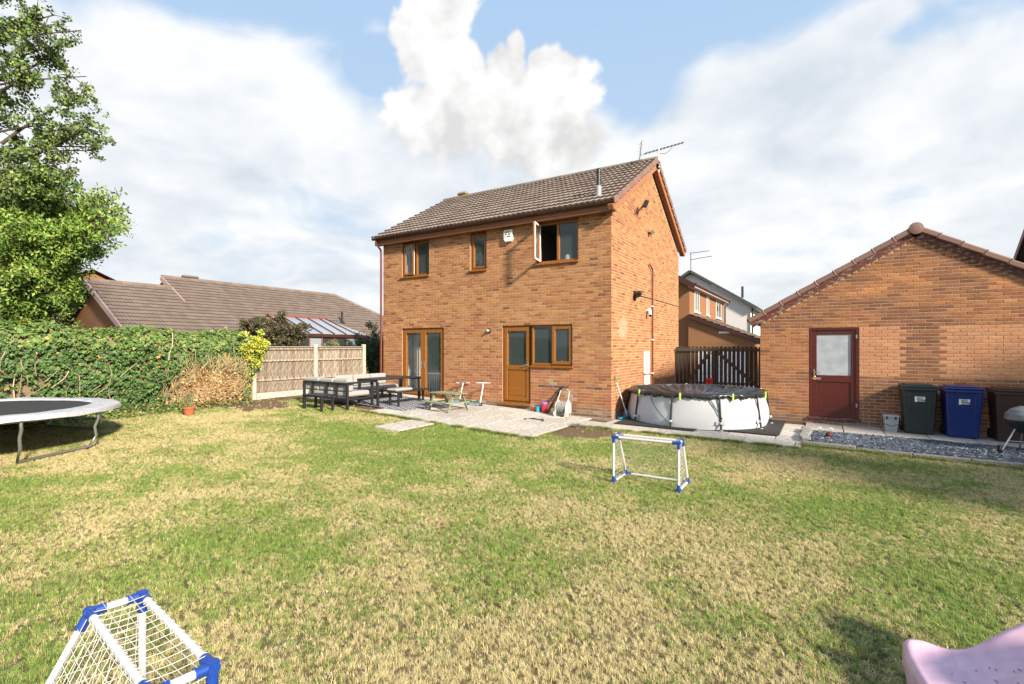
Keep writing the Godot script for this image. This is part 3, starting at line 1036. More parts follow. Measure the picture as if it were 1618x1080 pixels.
func build_house_fittings() -> void:
	var a := thing("alarm_box", "white burglar alarm box under the eaves between the upstairs windows", "alarm box", Vector3(-2.93, 4.64, 0.0))
	var b := MB.new()
	b.prism(PackedVector2Array([Vector2(-0.13, 0.06), Vector2(-0.09, 0.0), Vector2(0.09, 0.0), Vector2(0.13, 0.06), Vector2(0.13, 0.31), Vector2(-0.13, 0.31)]), 0.002, 0.09)
	part(a, "case", b, M.white)
	# printed face: dark lettering bars of the installer's name
	for i in 3:
		var p := MB.new()
		for k in 5:
			var x := -0.10 + k * 0.036
			if (k + i) % 4 != 3 or i == 0:
				p.box(Vector3(x, 0.235 - i * 0.062, 0.0905), Vector3(x + 0.028, 0.272 - i * 0.062, 0.0915))
		part(a, "lettering", p, M.charcoal)
	var fl := thing("flood_light", "silver flood light on a bracket near the gable's eaves", "flood light", Vector3(0, 5.48, -1.85))
	b = MB.new()
	b.tube([Vector3(0.0, 0.0, 0.0), Vector3(0.08, 0.0, 0.0), Vector3(0.2, 0.14, -0.06)], 0.028, 8)
	b.box(Vector3(0.0, -0.07, -0.06), Vector3(0.025, 0.07, 0.06), 0.006)
	part(fl, "bracket", b, M.downpipe)
	b = MB.new()
	b.t = Transform3D(Basis(Vector3(0, 0, 1), deg_to_rad(-25)) * Basis(Vector3.UP, deg_to_rad(30)), Vector3(0.25, 0.2, -0.1))
	b.box(Vector3(-0.05, -0.1, -0.12), Vector3(0.05, 0.1, 0.12), 0.02)
	part(fl, "lamp_housing", b, M.charcoal)
	var g := MB.new()
	g.t = b.t
	g.box(Vector3(0.051, -0.085, -0.105), Vector3(0.056, 0.085, 0.105), 0.0)
	part(fl, "lens", g, M.steel)
	var s := thing("security_sensor", "small dark motion sensor high on the sunny gable wall", "sensor", Vector3(0, 5.12, -3.05))
	b = MB.new()
	b.tube([Vector3(0.0, 0, 0), Vector3(0.07, 0, 0)], 0.03, 10)
	b.tube([Vector3(0.07, -0.04, 0.02), Vector3(0.14, 0.05, -0.06)], 0.04, 10)
	part(s, "body", b, M.charcoal)
	var c := thing("security_lamp", "black twin security lamp with cable halfway up the gable", "security lamp", Vector3(0, 3.2, -1.75))
	b = MB.new()
	b.box(Vector3(0.0, -0.09, -0.07), Vector3(0.05, 0.09, 0.07), 0.01)
	part(c, "base", b, M.black)
	for k in [0, 1]:
		b = MB.new()
		b.t = Transform3D(Basis(Vector3.UP, 0.5 - k) * Basis(Vector3(0, 0, 1), -0.5), Vector3(0.1, 0.04 - k * 0.05, -0.09 + k * 0.17))
		b.t = b.t * Transform3D(Basis(Vector3(0, 0, 1), -PI / 2), Vector3.ZERO)
		b.lathe([Vector2(0.03, -0.06), Vector2(0.07, 0.03), Vector2(0.075, 0.08), Vector2(0.06, 0.082), Vector2(0, 0.07)], 14)
		part(c, "lamp_head", b, M.black)
	b = MB.new()
	b.box(Vector3(0.01, -0.2, -0.015), Vector3(0.05, -0.09, 0.02), 0.01)
	part(c, "sensor", b, M.charcoal)
	b = MB.new()
	b.tube([Vector3(0.02, -0.01, -0.08), Vector3(0.012, -0.0, -1.0), Vector3(0.012, 0.01, -2.6), Vector3(0.012, 0.0, -5.0)], 0.008, 5)
	part(c, "cable", b, M.charcoal)
	var d := thing("security_camera", "white bullet security camera below the cable on the gable", "camera", Vector3(0, 2.74, -2.9))
	b = MB.new()
	b.tube([Vector3(0, 0.08, 0), Vector3(0.07, 0.08, 0), Vector3(0.1, 0.04, 0.0)], 0.025, 8)
	b.tube([Vector3(0.06, 0.12, -0.06), Vector3(0.13, -0.07, 0.08)], 0.05, 12)
	part(d, "body", b, M.white)
	b = MB.new()
	b.tube([Vector3(0.13, -0.07, 0.08), Vector3(0.138, -0.085, 0.092)], 0.038, 12)
	part(d, "lens", b, M.black)
	var l := thing("wall_lamp", "small round wall lamp between the French doors and kitchen door", "wall lamp", Vector3(-3.6, 2.21, 0.0))
	b = MB.new()
	b.t = Transform3D(Basis(Vector3.RIGHT, PI / 2), Vector3.ZERO)
	b.lathe([Vector2(0.07, 0.0), Vector2(0.07, 0.03), Vector2(0.05, 0.05), Vector2(0.04, 0.06), Vector2(0, 0.06)], 16)
	part(l, "base", b, M.charcoal)
	b = MB.new()
	b.t = Transform3D(Basis(Vector3.RIGHT, PI / 2), Vector3(0, 0, 0.06))
	b.lathe([Vector2(0.03, 0.0), Vector2(0.034, 0.02), Vector2(0.026, 0.045), Vector2(0.012, 0.055), Vector2(0, 0.056)], 16)
	part(l, "globe", b, M.white)
	# television aerial on the ridge end
	var t := thing("television_aerial", "grey television aerial strapped to the ridge end of the house", "aerial", Vector3(0.19, 7.0, -3.5))
	b = MB.new()
	b.tube([Vector3(0, 0.0, 0), Vector3(0, 0.78, 0)], 0.016, 8)
	part(t, "mast", b, M.steel)
	b = MB.new()
	for y in [0.12, 0.3]:
		b.box(Vector3(-0.05, y, -0.05), Vector3(0.03, y + 0.03, 0.05), 0.004)
	part(t, "strap", b, M.charcoal)
	var dir := Vector3(0.62, 0.26, -0.5).normalized()
	var side := dir.cross(Vector3.UP).normalized()
	var p0 := Vector3(0, 0.7, 0) - dir * 0.62
	b = MB.new()
	b.tube([p0, p0 + dir * 1.45], 0.012, 6)
	part(t, "boom", b, M.charcoal)
	for i in 11:
		b = MB.new()
		var q := p0 + dir * (0.2 + i * 0.12)
		b.tube([q - side * (0.13 - i * 0.003), q + side * (0.13 - i * 0.003)], 0.006, 5)
		b.box(q - Vector3(0.02, 0.02, 0.02), q + Vector3(0.02, 0.02, 0.02), 0.004)
		part(t, "element", b, M.charcoal)
	b = MB.new()
	var upd := (Vector3.UP + dir * 0.12).normalized()
	b.tube([p0 - upd * 0.3, p0 + upd * 0.42], 0.012, 6)
	part(t, "reflector_bar", b, M.charcoal)
	for i in 7:
		b = MB.new()
		var q := p0 + upd * (-0.28 + i * 0.11)
		b.tube([q - side * 0.2, q + side * 0.2], 0.004, 5)
		part(t, "reflector_rod", b, M.steel)
	b = MB.new()
	var arc := []
	for k in 9:
		var u := k / 8.0
		arc.append(Vector3(0, 0.62, 0) + dir * (u * 0.5 - 0.05) + Vector3.UP * (-0.16 * sin(u * PI * 0.8) + 0.13 * u))
	b.tube(arc, 0.008, 6)
	part(t, "cable", b, M.charcoal)
	# things seen through the glass
	var pp := thing("play_pen", "white barred play pen standing inside the French doors", "play pen", Vector3(-6.1, 0.2, -0.5))
	b = MB.new()
	b.box(Vector3(-0.75, 0.7, -0.02), Vector3(0.75, 0.74, 0.02), 0.005)
	b.box(Vector3(-0.75, 0.03, -0.02), Vector3(0.75, 0.07, 0.02), 0.005)
	part(pp, "rail", b, M.white)
	for i in 21:
		b = MB.new()
		b.tube([Vector3(-0.73 + i * 0.073, 0.0, 0), Vector3(-0.73 + i * 0.073, 0.71, 0)], 0.01, 6)
		part(pp, "bar", b, M.white)
	var cu := thing("curtain", "pale grey curtain drawn aside within the French doors", "curtain", Vector3(-6.8, 0.22, -0.4))
	b = MB.new()
	for i in 24:
		var xa := i * 0.013
		var xb := (i + 1) * 0.013
		b.quad(Vector3(xa, 0, sin(xa * 60) * 0.03), Vector3(xb, 0, sin(xb * 60) * 0.03), Vector3(xb, 2.2, sin(xb * 60) * 0.03), Vector3(xa, 2.2, sin(xa * 60) * 0.03))
	part(cu, "cloth", b, M.cushion)
	var bo := thing("bottle", "pale bottle on the sill inside the kitchen window", "bottle", Vector3(-1.42, 1.215, -0.2))
	b = MB.new()
	b.lathe([Vector2(0, 0), Vector2(0.035, 0.0), Vector2(0.035, 0.12), Vector2(0.012, 0.16), Vector2(0.012, 0.2), Vector2(0, 0.2)], 12)
	part(bo, "glass", b, M.white)
	var la := thing("toiletry_tub", "pale grey tub on the sill inside the corner upstairs window", "tub", Vector3(-1.25, 3.915, -0.2))
	b = MB.new()
	b.lathe([Vector2(0, 0), Vector2(0.10, 0.0), Vector2(0.085, 0.2), Vector2(0.06, 0.24), Vector2(0, 0.24)], 14)
	part(la, "tub_body", b, M.grey_plastic)

# ---------------------------------------------------------------- garage
func garage_tone(x: float, y: float, k: int) -> Color:
	var X := x + 3.04
	var Y := y - 0.19
	var n := nz.get_noise_2d(x * 22.0, y * 22.0 + 200.0)
	var n2 := nz.get_noise_2d(x * 10.0 + 30.0, y * 26.0 + 60.0)
	var tooth := 0.11 if k % 2 else 0.0
	var red := [Color(0.46, 0.19, 0.075), Color(0.43, 0.165, 0.068), Color(0.48, 0.21, 0.085), Color(0.37, 0.14, 0.058), Color(0.45, 0.195, 0.08)]
	var dull := [Color(0.33, 0.14, 0.066), Color(0.28, 0.115, 0.056), Color(0.36, 0.155, 0.072), Color(0.25, 0.10, 0.05), Color(0.39, 0.165, 0.075)]
	if Y < 2.21 and Y > 1.10 and (X > 5.1 and X < 5.85 + tooth or X > 6.72 - tooth):
		return tone_of([Color(0.64, 0.30, 0.15), Color(0.61, 0.275, 0.135), Color(0.66, 0.32, 0.165), Color(0.63, 0.29, 0.14)], n)
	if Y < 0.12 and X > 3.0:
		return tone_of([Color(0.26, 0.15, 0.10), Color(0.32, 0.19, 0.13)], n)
	if Y > 2.21:
		return tone_of(NEWBRICK if n2 > 0.34 else (red if n2 > 0.0 else dull), n)
	if X > 5.1:
		return tone_of(dull if n2 < 0.5 else red, n)
	return tone_of(red if n2 > -0.25 else dull, n)

func build_garage() -> void:
	var g := thing("garage", "detached brick garage with gable front and dark red door", "garage")
	var x0 := 3.04
	var W := 6.16
	var Z := -2.4
	var Y0 := -0.19
	var H := 2.36 - Y0
	var list := []
	var holes := [Rect2(4.1 - x0, 0.035 - Y0, 1.0, 2.175)]
	var fw := MB.new()
	wall_sheet(fw, Vector3(x0, Y0, Z), Vector3.RIGHT, Vector3.BACK, W, H, holes, 0.22)
	fw.prism(PackedVector2Array([Vector2(x0, 2.36), Vector2(x0 + W, 2.36), Vector2(x0 + W * 0.5, 2.36 + W * 0.5 * 0.59)]), Z - 0.22, Z - 0.006)
	var front := part(g, "front_wall", fw, M.mortar)
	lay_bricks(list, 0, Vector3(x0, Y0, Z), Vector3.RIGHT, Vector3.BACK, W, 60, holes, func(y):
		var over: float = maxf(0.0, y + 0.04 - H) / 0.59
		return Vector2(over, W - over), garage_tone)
	var sw := MB.new()
	wall_sheet(sw, Vector3(x0, Y0, Z - 5.6), Vector3.BACK, Vector3.LEFT, 5.6 - 0.22, H, [], 0.22)
	var side := part(g, "side_wall", sw, M.mortar)
	lay_bricks(list, 1, Vector3(x0, Y0, Z - 5.6), Vector3.BACK, Vector3.LEFT, 5.6, 34, [], func(_y): return Vector2(0, 5.6), garage_tone)
	emit_bricks(g, list, [front, side])
	var ow := MB.new()
	ow.col = BUFF[0]
	ow.box(Vector3(x0 + W - 0.22, Y0, Z - 5.6), Vector3(x0 + W, 2.36, Z - 0.23))
	ow.box(Vector3(x0 + 0.23, Y0, Z - 5.6), Vector3(x0 + W - 0.23, 2.36, Z - 5.4))
	part(g, "rear_wall", ow, M.brick)
	var sl := atan(0.59)
	var rise := W * 0.5 + 0.26
	var L := rise / cos(sl)
	var ridge := Vector3(x0 + W * 0.5, 2.36 + 0.25 + W * 0.5 * 0.59 - 0.06, 0)
	var deck := MB.new()
	deck.col = Color(0.12, 0.09, 0.07)
	var ups := [Vector3(cos(sl), sin(sl), 0), Vector3(-cos(sl), sin(sl), 0)]
	for s in 2:
		var e: Vector3 = ridge - ups[s] * L
		var a := Vector3(e.x, e.y - 0.03, Z + 0.08)
		var b := Vector3(e.x, e.y - 0.03, Z - 5.7)
		deck.quad(a, a + ups[s] * L, b + ups[s] * L, b)
	var roof := part(g, "roof", deck, M.tile)
	for s in 2:
		var e: Vector3 = ridge - ups[s] * L
		tile_roof(g, roof, Vector3(e.x, e.y, Z + 0.08 if s == 0 else Z - 5.7), Vector3.FORWARD if s == 0 else Vector3.BACK, ups[s], 5.78, L, 0.30, 0.33, TILES, 0, null, "tiling")
		# barge board with flaking paint and the row of verge tiles
		var nn: Vector3 = Vector3(-ups[s].y, ups[s].x, 0) if s == 0 else Vector3(ups[s].y, -ups[s].x, 0)
		var bb := MB.new()
		var p := Vector3(e.x, e.y, Z + 0.035) - nn * 0.12
		bb.bar(p, p + ups[s] * (L - 0.02), 0.13, 0.026, nn.cross(ups[s]), 0.004)
		part(g, "barge_board", bb, M.flaking)
		for i in 9:
			var vt := MB.new()
			vt.col = [Color(1, 1, 1), Color(0.9, 0.88, 0.9), Color(1.08, 1.02, 1.0)][i % 3]
			var a: Vector3 = e + ups[s] * (i * L / 9.0) + nn * 0.012
			a.z = Z + 0.07
			vt.bar(a, a + ups[s] * (L / 9.0 + 0.02) - nn * 0.02, 0.12, 0.085, nn.cross(ups[s]), 0.02)
			part(roof, "verge_tile", vt, M.verge)
			var col := MB.new()
			col.col = Color(1.12, 1.06, 1.05)
			var c0: Vector3 = a + ups[s] * (L / 9.0 - 0.045)
			col.bar(c0, c0 + ups[s] * 0.05, 0.135, 0.1, nn.cross(ups[s]), 0.02)
			part(roof, "verge_collar", col, M.verge)
	var cap := MB.new()
	cap.t = Transform3D(Basis(Vector3.RIGHT, PI / 2), ridge + Vector3(0, -0.02, Z + 0.13))
	cap.lathe([Vector2(0.13, -5.7), Vector2(0.13, -0.05), Vector2(0.135, -0.03), Vector2(0.125, 0.0), Vector2(0.06, 0.012), Vector2(0, 0.015)], 22)
	part(roof, "ridge_cap", cap, M.verge)
	var fg := MB.new()
	fg.tube([Vector3(x0 - 0.25, 2.43, Z + 0.08), Vector3(x0 - 0.25, 2.43, Z - 5.6)], 0.055, 8)
	part(g, "gutter", fg, M.gutter)
	# dark red door with a frosted upper light
	var d0 := 4.1
	var d1 := 5.1
	var b0 := 0.035
	var b1 := 2.21
	var fr := MB.new()
	frame(fr, d0, b0 + 0.05, d1, b1, 0.06, Z - 0.1, Z - 0.005)
	var door := part(g, "door_frame", fr, M.mahogany)
	var si := MB.new()
	si.box(Vector3(d0 - 0.03, b0 - 0.01, Z - 0.1), Vector3(d1 + 0.03, b0 + 0.05, Z + 0.05), 0.008)
	part(door, "sill", si, M.flaking)
	var lf := MB.new()
	var la := d0 + 0.055
	var lb := d1 - 0.055
	frame(lf, la, b0 + 0.06, lb, b1 - 0.055, 0.105, Z - 0.08, Z - 0.03)
	lf.box(Vector3(la + 0.105, 0.92, Z - 0.079), Vector3(lb - 0.105, 1.08, Z - 0.031), 0.004)
	lf.box(Vector3(la + 0.105, b0 + 0.164, Z - 0.079), Vector3(lb - 0.105, b0 + 0.26, Z - 0.033), 0.004)
	part(door, "door_leaf", lf, M.mahogany)
	var pn := MB.new()
	pn.box(Vector3(la + 0.1, b0 + 0.25, Z - 0.07), Vector3(lb - 0.1, 0.93, Z - 0.05))
	part(door, "panel", pn, M.mahogany)
	pane(door, la + 0.1, 1.07, lb - 0.1, b1 - 0.155, Z - 0.055, M.frosted)
	lever(door, Vector3(la + 0.05, 1.12, Z - 0.03), 1.0, M.steel)
	var ha := MB.new()
	ha.box(Vector3(la + 0.0, 0.97, Z - 0.03), Vector3(la + 0.19, 1.02, Z - 0.018), 0.003)
	part(door, "hasp", ha, M.steel)
	var pl := MB.new()
	pl.box(Vector3(la + 0.03, 0.965, Z - 0.017), Vector3(la + 0.085, 1.02, Z + 0.008), 0.006)
	pl.tube([Vector3(la + 0.04, 1.02, Z - 0.005), Vector3(la + 0.045, 1.06, Z - 0.005), Vector3(la + 0.07, 1.06, Z - 0.005), Vector3(la + 0.075, 1.02, Z - 0.005)], 0.005, 6)
	part(door, "padlock", pl, M.brass)
	for y in [0.35, 1.95]:
		var hi := MB.new()
		hi.box(Vector3(lb - 0.01, y, Z - 0.032), Vector3(lb + 0.02, y + 0.09, Z - 0.004), 0.003)
		part(door, "hinge", hi, M.steel)

# ---------------------------------------------------------------- neighbouring houses
func far_window(parent: Node, o: Vector3, dx: Vector3, nrm: Vector3, w: float, h: float, mullions := 1, fm: Material = null) -> void:
	var b := Basis(dx, Vector3.UP, nrm)
	var f := MB.new()
	f.t = Transform3D(b, o)
	frame(f, 0, 0, w, h, 0.06, -0.02, 0.03, 0.0)
	for i in mullions:
		var x := w * (i + 1) / (mullions + 1.0)
		f.box(Vector3(x - 0.03, 0.06, -0.02), Vector3(x + 0.03, h - 0.06, 0.028))
	f.box(Vector3(-0.06, -0.07, -0.02), Vector3(w + 0.06, -0.002, 0.08))
	var win := part(parent, "window", f, fm if fm else M.white)
	var g := MB.new()
	g.t = f.t
	g.quad(Vector3(0.05, 0.05, 0.006), Vector3(w - 0.05, 0.05, 0.006), Vector3(w - 0.05, h - 0.05, 0.006), Vector3(0.05, h - 0.05, 0.006))
	part(win, "pane", g, M.dark_glass)

func build_neighbours() -> void:
	mat("dark_glass", Color(0.03, 0.035, 0.04), 0.05)
	mat("far_brick", Color(0.36, 0.17, 0.075), 0.9, "speck", Vector3(1.6, 3.2, 1.6))
	mat("mauve", Color(0.17, 0.07, 0.065), 0.6)
	mat("barge_pale", Color(0.50, 0.36, 0.35), 0.7, "speck", Vector3(3, 3, 3))
	var gt := [Color(0.20, 0.155, 0.132), Color(0.22, 0.172, 0.145), Color(0.185, 0.142, 0.122), Color(0.235, 0.187, 0.157), Color(0.21, 0.163, 0.137)]
	# --- bungalow beyond the hedge
	var b := thing("bungalow", "brick bungalow with long weathered grey brown tiled roof beyond the hedge", "bungalow")
	var tn := 0.588
	var sl := atan(tn)
	var ew := -19.55
	var ey := 2.4 + 0.588 * (-19.9 - ew)
	var wall := MB.new()
	wall.box(Vector3(-30.0, 0.0, -16.3), Vector3(-20.1, 2.5, -1.2))
	wall.box(Vector3(-27.6, 0.0, -1.19), Vector3(-20.3, 2.5, 2.1))
	wall.prism(PackedVector2Array([Vector2(-27.6, 2.5), Vector2(-20.3, 2.5), Vector2(-23.95, 2.5 + 3.65 * tn)]), 1.8, 2.1)
	wall.prism(PackedVector2Array([Vector2(-30.0, 2.5), Vector2(-20.1, 2.5), Vector2(-25.05, 2.5 + 4.95 * tn)]), -1.6, -1.2)
	part(b, "wall", wall, M.far_brick)
	var up := Vector3(-cos(sl), sin(sl), 0)
	var dk := MB.new()
	dk.col = Color(0.10, 0.08, 0.07)
	var zf := 2.55
	var P := func(x: float, z: float) -> Vector3: return Vector3(x, ey + (ew - x) * tn - 0.03, z)
	dk.quad(P.call(ew, zf), P.call(ew, -1.15), P.call(-23.95, -1.15), P.call(-23.95, zf))
	dk.quad(P.call(ew, -1.15), P.call(ew, -16.6), P.call(-25.05, -11.9), P.call(-25.05, -1.15))
	dk.tri(P.call(ew, -16.6), Vector3(-30.5, ey - 0.03, -16.6), P.call(-25.05, -11.9))
	dk.quad(Vector3(-30.5, ey - 0.03, -1.15), P.call(-25.05, -1.15), P.call(-25.05, -11.9), Vector3(-30.5, ey - 0.03, -16.6))
	dk.quad(Vector3(-28.3, ey - 0.03, zf), P.call(-23.95, zf), P.call(-23.95, -1.15), Vector3(-28.3, ey - 0.03, -1.15))
	var roof := part(b, "roof", dk, M.tile)
	var L1 := (ew + 23.95) / cos(sl) * -1.0
	L1 = (-23.95 - ew) / -cos(sl)
	var L2 := (25.05 + ew) / cos(sl)
	tile_roof(b, roof, Vector3(ew, ey, zf), Vector3.FORWARD, up, zf + 16.6, L2, 0.30, 0.34, gt, 300, func(x, y):
		var z: float = zf - x
		if z > -1.15:
			return y < L1
		if z < -11.9:
			return y < L2 * (1.0 - (-11.9 - z) / 4.7)
		return true, "tiling", 0.02)
	# ridge and hip tiles, verges
	for seg in [[Vector3(-23.95, 0, zf), Vector3(-23.95, 0, -1.1)], [Vector3(-25.05, 0, -1.0), Vector3(-25.05, 0, -11.9)], [Vector3(-25.05, 0, -11.9), Vector3(ew, 0, -16.6)]]:
		var a: Vector3 = P.call(seg[0].x, seg[0].z)
		var c: Vector3 = P.call(seg[1].x, seg[1].z)
		var n := int(a.distance_to(c) / 0.45)
		for i in n:
			var r := MB.new()
			r.col = gt[i % 5] * 1.15
			var q0 := a.lerp(c, float(i) / n) + Vector3(0, 0.03, 0)
			var q1 := a.lerp(c, (i + 0.98) / n) + Vector3(0, 0.03, 0)
			r.tube([q0, q1], 0.11, 8)
			part(roof, "ridge_tile", r, M.tile)
	for e in [[ew, -23.95, zf], [-28.3, -23.95, zf], [-22.6, -25.05, -1.0]]:
		var bb := MB.new()
		var y0: float = ey if e[0] < -28.0 else ey + (ew - e[0]) * tn
		var y1: float = ey + (ew - e[1]) * tn
		bb.bar(Vector3(e[0], y0 - 0.06, e[2] + 0.04), Vector3(e[1], y1 - 0.06, e[2] + 0.04), 0.05, 0.24, Vector3.UP, 0.005)
		part(b, "barge_board", bb, M.barge_pale if e[0] > -28.0 else M.gutter)
	var go := MB.new()
	go.tube([Vector3(ew + 0.06, ey - 0.04, zf), Vector3(ew + 0.06, ey - 0.04, -16.5)], 0.06, 8)
	part(b, "gutter", go, M.lead)
	var fs := MB.new()
	fs.box(Vector3(-20.1, ey - 0.30, -16.3), Vector3(ew - 0.02, ey - 0.1, zf - 0.3))
	part(b, "fascia", fs, M.mauve)
	var vt := MB.new()
	vt.t = Transform3D(Basis(), P.call(-25.05, -2.4) + Vector3(0, 0.12, 0))
	vt.col = Color(0.2, 0.18, 0.15)
	vt.box(Vector3(-0.15, 0, -0.4), Vector3(0.15, 0.14, 0.4), 0.05)
	part(roof, "ridge_vent", vt, M.tile)
	var fl := MB.new()
	fl.t = Transform3D(Basis(), P.call(-21.4, -9.6))
	fl.lathe([Vector2(0.22, 0), Vector2(0.09, 0.16), Vector2(0.07, 0.16), Vector2(0.07, 0.75), Vector2(0, 0.76)], 12)
	part(roof, "flue", fl, M.charcoal)
	far_window(b, Vector3(-20.08, 1.0, -1.4), Vector3.FORWARD, Vector3.RIGHT, 1.6, 1.2)
	# --- conservatory against the bungalow
	var c := thing("conservatory", "dark framed conservatory with ribbed glazed lean-to roof on the bungalow", "conservatory")
	var cx0 := -19.5
	var cx1 := -17.2
	var cz0 := -3.4
	var cz1 := -7.9
	var yt := 3.35
	var ye := 2.42
	var cw := MB.new()
	cw.box(Vector3(cx0 - 0.5, 0.0, cz1 + 0.1), Vector3(cx1 - 0.1, 0.9, cz0 - 0.1))
	part(c, "dwarf_wall", cw, M.far_brick)
	var pc := 6
	for i in pc:
		var za := cz0 - (cz0 - cz1) * i / pc
		var zb := cz0 - (cz0 - cz1) * (i + 1) / pc
		var ta := clampf(za, cz1 + 1.1, 9)
		var tb := clampf(zb, cz1 + 1.1, 9)
		var gp := MB.new()
		gp.quad(Vector3(cx1, ye, za), Vector3(cx1, ye, zb), Vector3(cx0, yt, tb), Vector3(cx0, yt, ta))
		part(c, "roof_panel", gp, M.polycarb)
		var rb := MB.new()
		rb.bar(Vector3(cx1, ye + 0.02, za), Vector3(cx0, yt + 0.02, ta), 0.06, 0.06)
		part(c, "rafter", rb, M.gutter)
		var wp := MB.new()
		wp.box(Vector3(cx1 - 0.12, 0.9, za - 0.06), Vector3(cx1 - 0.02, ye, za))
		part(c, "post", wp, M.mauve)
		var gl := MB.new()
		gl.quad(Vector3(cx1 - 0.07, 0.95, za - 0.06), Vector3(cx1 - 0.07, 0.95, zb), Vector3(cx1 - 0.07, ye - 0.1, zb), Vector3(cx1 - 0.07, ye - 0.1, za - 0.06))
		part(c, "pane", gl, M.dark_glass if i % 3 != 1 else M.polycarb)
	var hp := MB.new()
	hp.tri(Vector3(cx1, ye, cz1), Vector3(cx0, ye, cz1), Vector3(cx0, yt, cz1 + 1.1))
	part(c, "roof_panel", hp, M.polycarb)
	var rt := MB.new()
	rt.box(Vector3(cx0 - 0.12, yt - 0.05, cz1 + 1.0), Vector3(cx0 + 0.12, yt + 0.1, cz0))
	part(c, "ridge_beam", rt, M.mauve)
	var ea := MB.new()
	ea.box(Vector3(cx1 - 0.1, ye - 0.16, cz1 - 0.05), Vector3(cx1 + 0.06, ye - 0.02, cz0 + 0.05))
	part(c, "eaves_beam", ea, M.gutter)
	# --- house behind the tree
	var f := thing("distant_house", "brick house with brown roof half hidden behind the tall tree", "house")
	var w2 := MB.new()
	w2.box(Vector3(-42, 0, -6), Vector3(-33.8, 4.0, 4.2))
	w2.t = Transform3D(Basis(Vector3.FORWARD, Vector3.UP, Vector3.RIGHT), Vector3(-34.1, 0, 0))
	w2.prism(PackedVector2Array([Vector2(-4.2, 4.0), Vector2(6, 4.0), Vector2(0.9, 6.4)]), 0, 0.3)
	part(f, "wall", w2, M.far_brick)
	var r2 := MB.new()
	r2.col = gt[1]
	r2.quad(Vector3(-42.4, 3.9, 4.6), Vector3(-33.4, 3.9, 4.6), Vector3(-33.4, 6.5, -0.9), Vector3(-42.4, 6.5, -0.9))
	r2.quad(Vector3(-33.4, 3.9, -6.4), Vector3(-42.4, 3.9, -6.4), Vector3(-42.4, 6.5, -0.9), Vector3(-33.4, 6.5, -0.9))
	part(f, "roof", r2, M.tile)
	far_window(f, Vector3(-33.78, 2.4, 1.6), Vector3.FORWARD, Vector3.RIGHT, 1.2, 1.1)
	# --- brick house beyond the gate
	var e := thing("brick_house", "brick house with low lean-to garage seen over the wooden gate", "house")
	var x1 := -1.4
	var z1 := -15.0
	var z2 := -25.6
	var wb := MB.new()
	wb.box(Vector3(-8.2, -0.1, z2), Vector3(x1, 5.0, z1))
	wb.prism(PackedVector2Array([Vector2(-8.2, 5.0), Vector2(x1, 5.0), Vector2(-4.8, 6.95)]), z1 - 0.3, z1 - 0.001)
	part(e, "wall", wb, M.far_brick)
	var rb2 := MB.new()
	rb2.col = gt[0]
	rb2.quad(Vector3(x1 + 0.35, 4.95, z1 + 0.3), Vector3(x1 + 0.35, 4.95, z2 - 0.3), Vector3(-4.8, 7.13, z2 - 0.3), Vector3(-4.8, 7.13, z1 + 0.3))
	rb2.quad(Vector3(-8.55, 4.95, z2 - 0.3), Vector3(-8.55, 4.95, z1 + 0.3), Vector3(-4.8, 7.13, z1 + 0.3), Vector3(-4.8, 7.13, z2 - 0.3))
	part(e, "roof", rb2, M.tile)
	var fb := MB.new()
	fb.box(Vector3(x1, 4.78, z2 - 0.2), Vector3(x1 + 0.3, 4.94, z1 + 0.28), 0.01)
	part(e, "fascia", fb, M.barge_pale)
	var gb := MB.new()
	gb.tube([Vector3(x1 + 0.37, 4.95, z1 + 0.3), Vector3(x1 + 0.37, 4.95, z2 - 0.3), Vector3(x1 + 0.30, 4.75, z2 - 0.3), Vector3(x1 + 0.08, 4.55, z2 - 0.05), Vector3(x1 + 0.08, 2.6, z2 - 0.05)], 0.055, 8)
	part(e, "gutter", gb, M.gutter)
	var bb2 := MB.new()
	bb2.bar(Vector3(x1 + 0.33, 4.82, z1 + 0.3), Vector3(-4.8, 6.98, z1 + 0.3), 0.05, 0.26)
	bb2.bar(Vector3(-8.53, 4.82, z1 + 0.3), Vector3(-4.81, 6.98, z1 + 0.3), 0.05, 0.26)
	part(e, "barge_board", bb2, M.gutter)
	far_window(e, Vector3(x1 + 0.01, 3.65, z1 - 1.15), Vector3.FORWARD, Vector3.RIGHT, 1.15, 1.1)
	far_window(e, Vector3(x1 + 0.01, 3.65, z1 - 4.5), Vector3.FORWARD, Vector3.RIGHT, 0.6, 1.1, 0)
	far_window(e, Vector3(x1 + 0.01, 3.65, z1 - 7.6), Vector3.FORWARD, Vector3.RIGHT, 1.8, 1.15)
	var lg := MB.new()
	lg.prism(PackedVector2Array([Vector2(x1 + 0.002, -0.1), Vector2(1.65, -0.1), Vector2(1.65, 2.12), Vector2(x1 + 0.002, 3.32)]), z1 - 6.5, z1 + 0.25)
	part(e, "garage_wall", lg, M.far_brick)
	var lr := MB.new()
	lr.col = gt[3]
	var lu := Vector3(x1 - 1.95, 3.48 - 2.13, 0).normalized()
	var deckl := MB.new()
	deckl.col = gt[2]
	deckl.quad(Vector3(1.95, 2.06, z1 + 0.4), Vector3(1.95, 2.06, z1 - 6.6), Vector3(x1, 3.40, z1 - 6.6), Vector3(x1, 3.40, z1 + 0.4))
	var lroof := part(e, "garage_roof", deckl, M.tile)
	tile_roof(e, lroof, Vector3(1.95, 2.10, z1 + 0.45), Vector3.FORWARD, lu, 7.0, 3.6, 0.3, 0.33, gt, 0)
	var lb := MB.new()
	lb.bar(Vector3(1.97, 1.99, z1 + 0.42), Vector3(x1, 3.33, z1 + 0.42), 0.05, 0.17)
	part(e, "garage_barge_board", lb, M.gutter)
	var sg := MB.new()
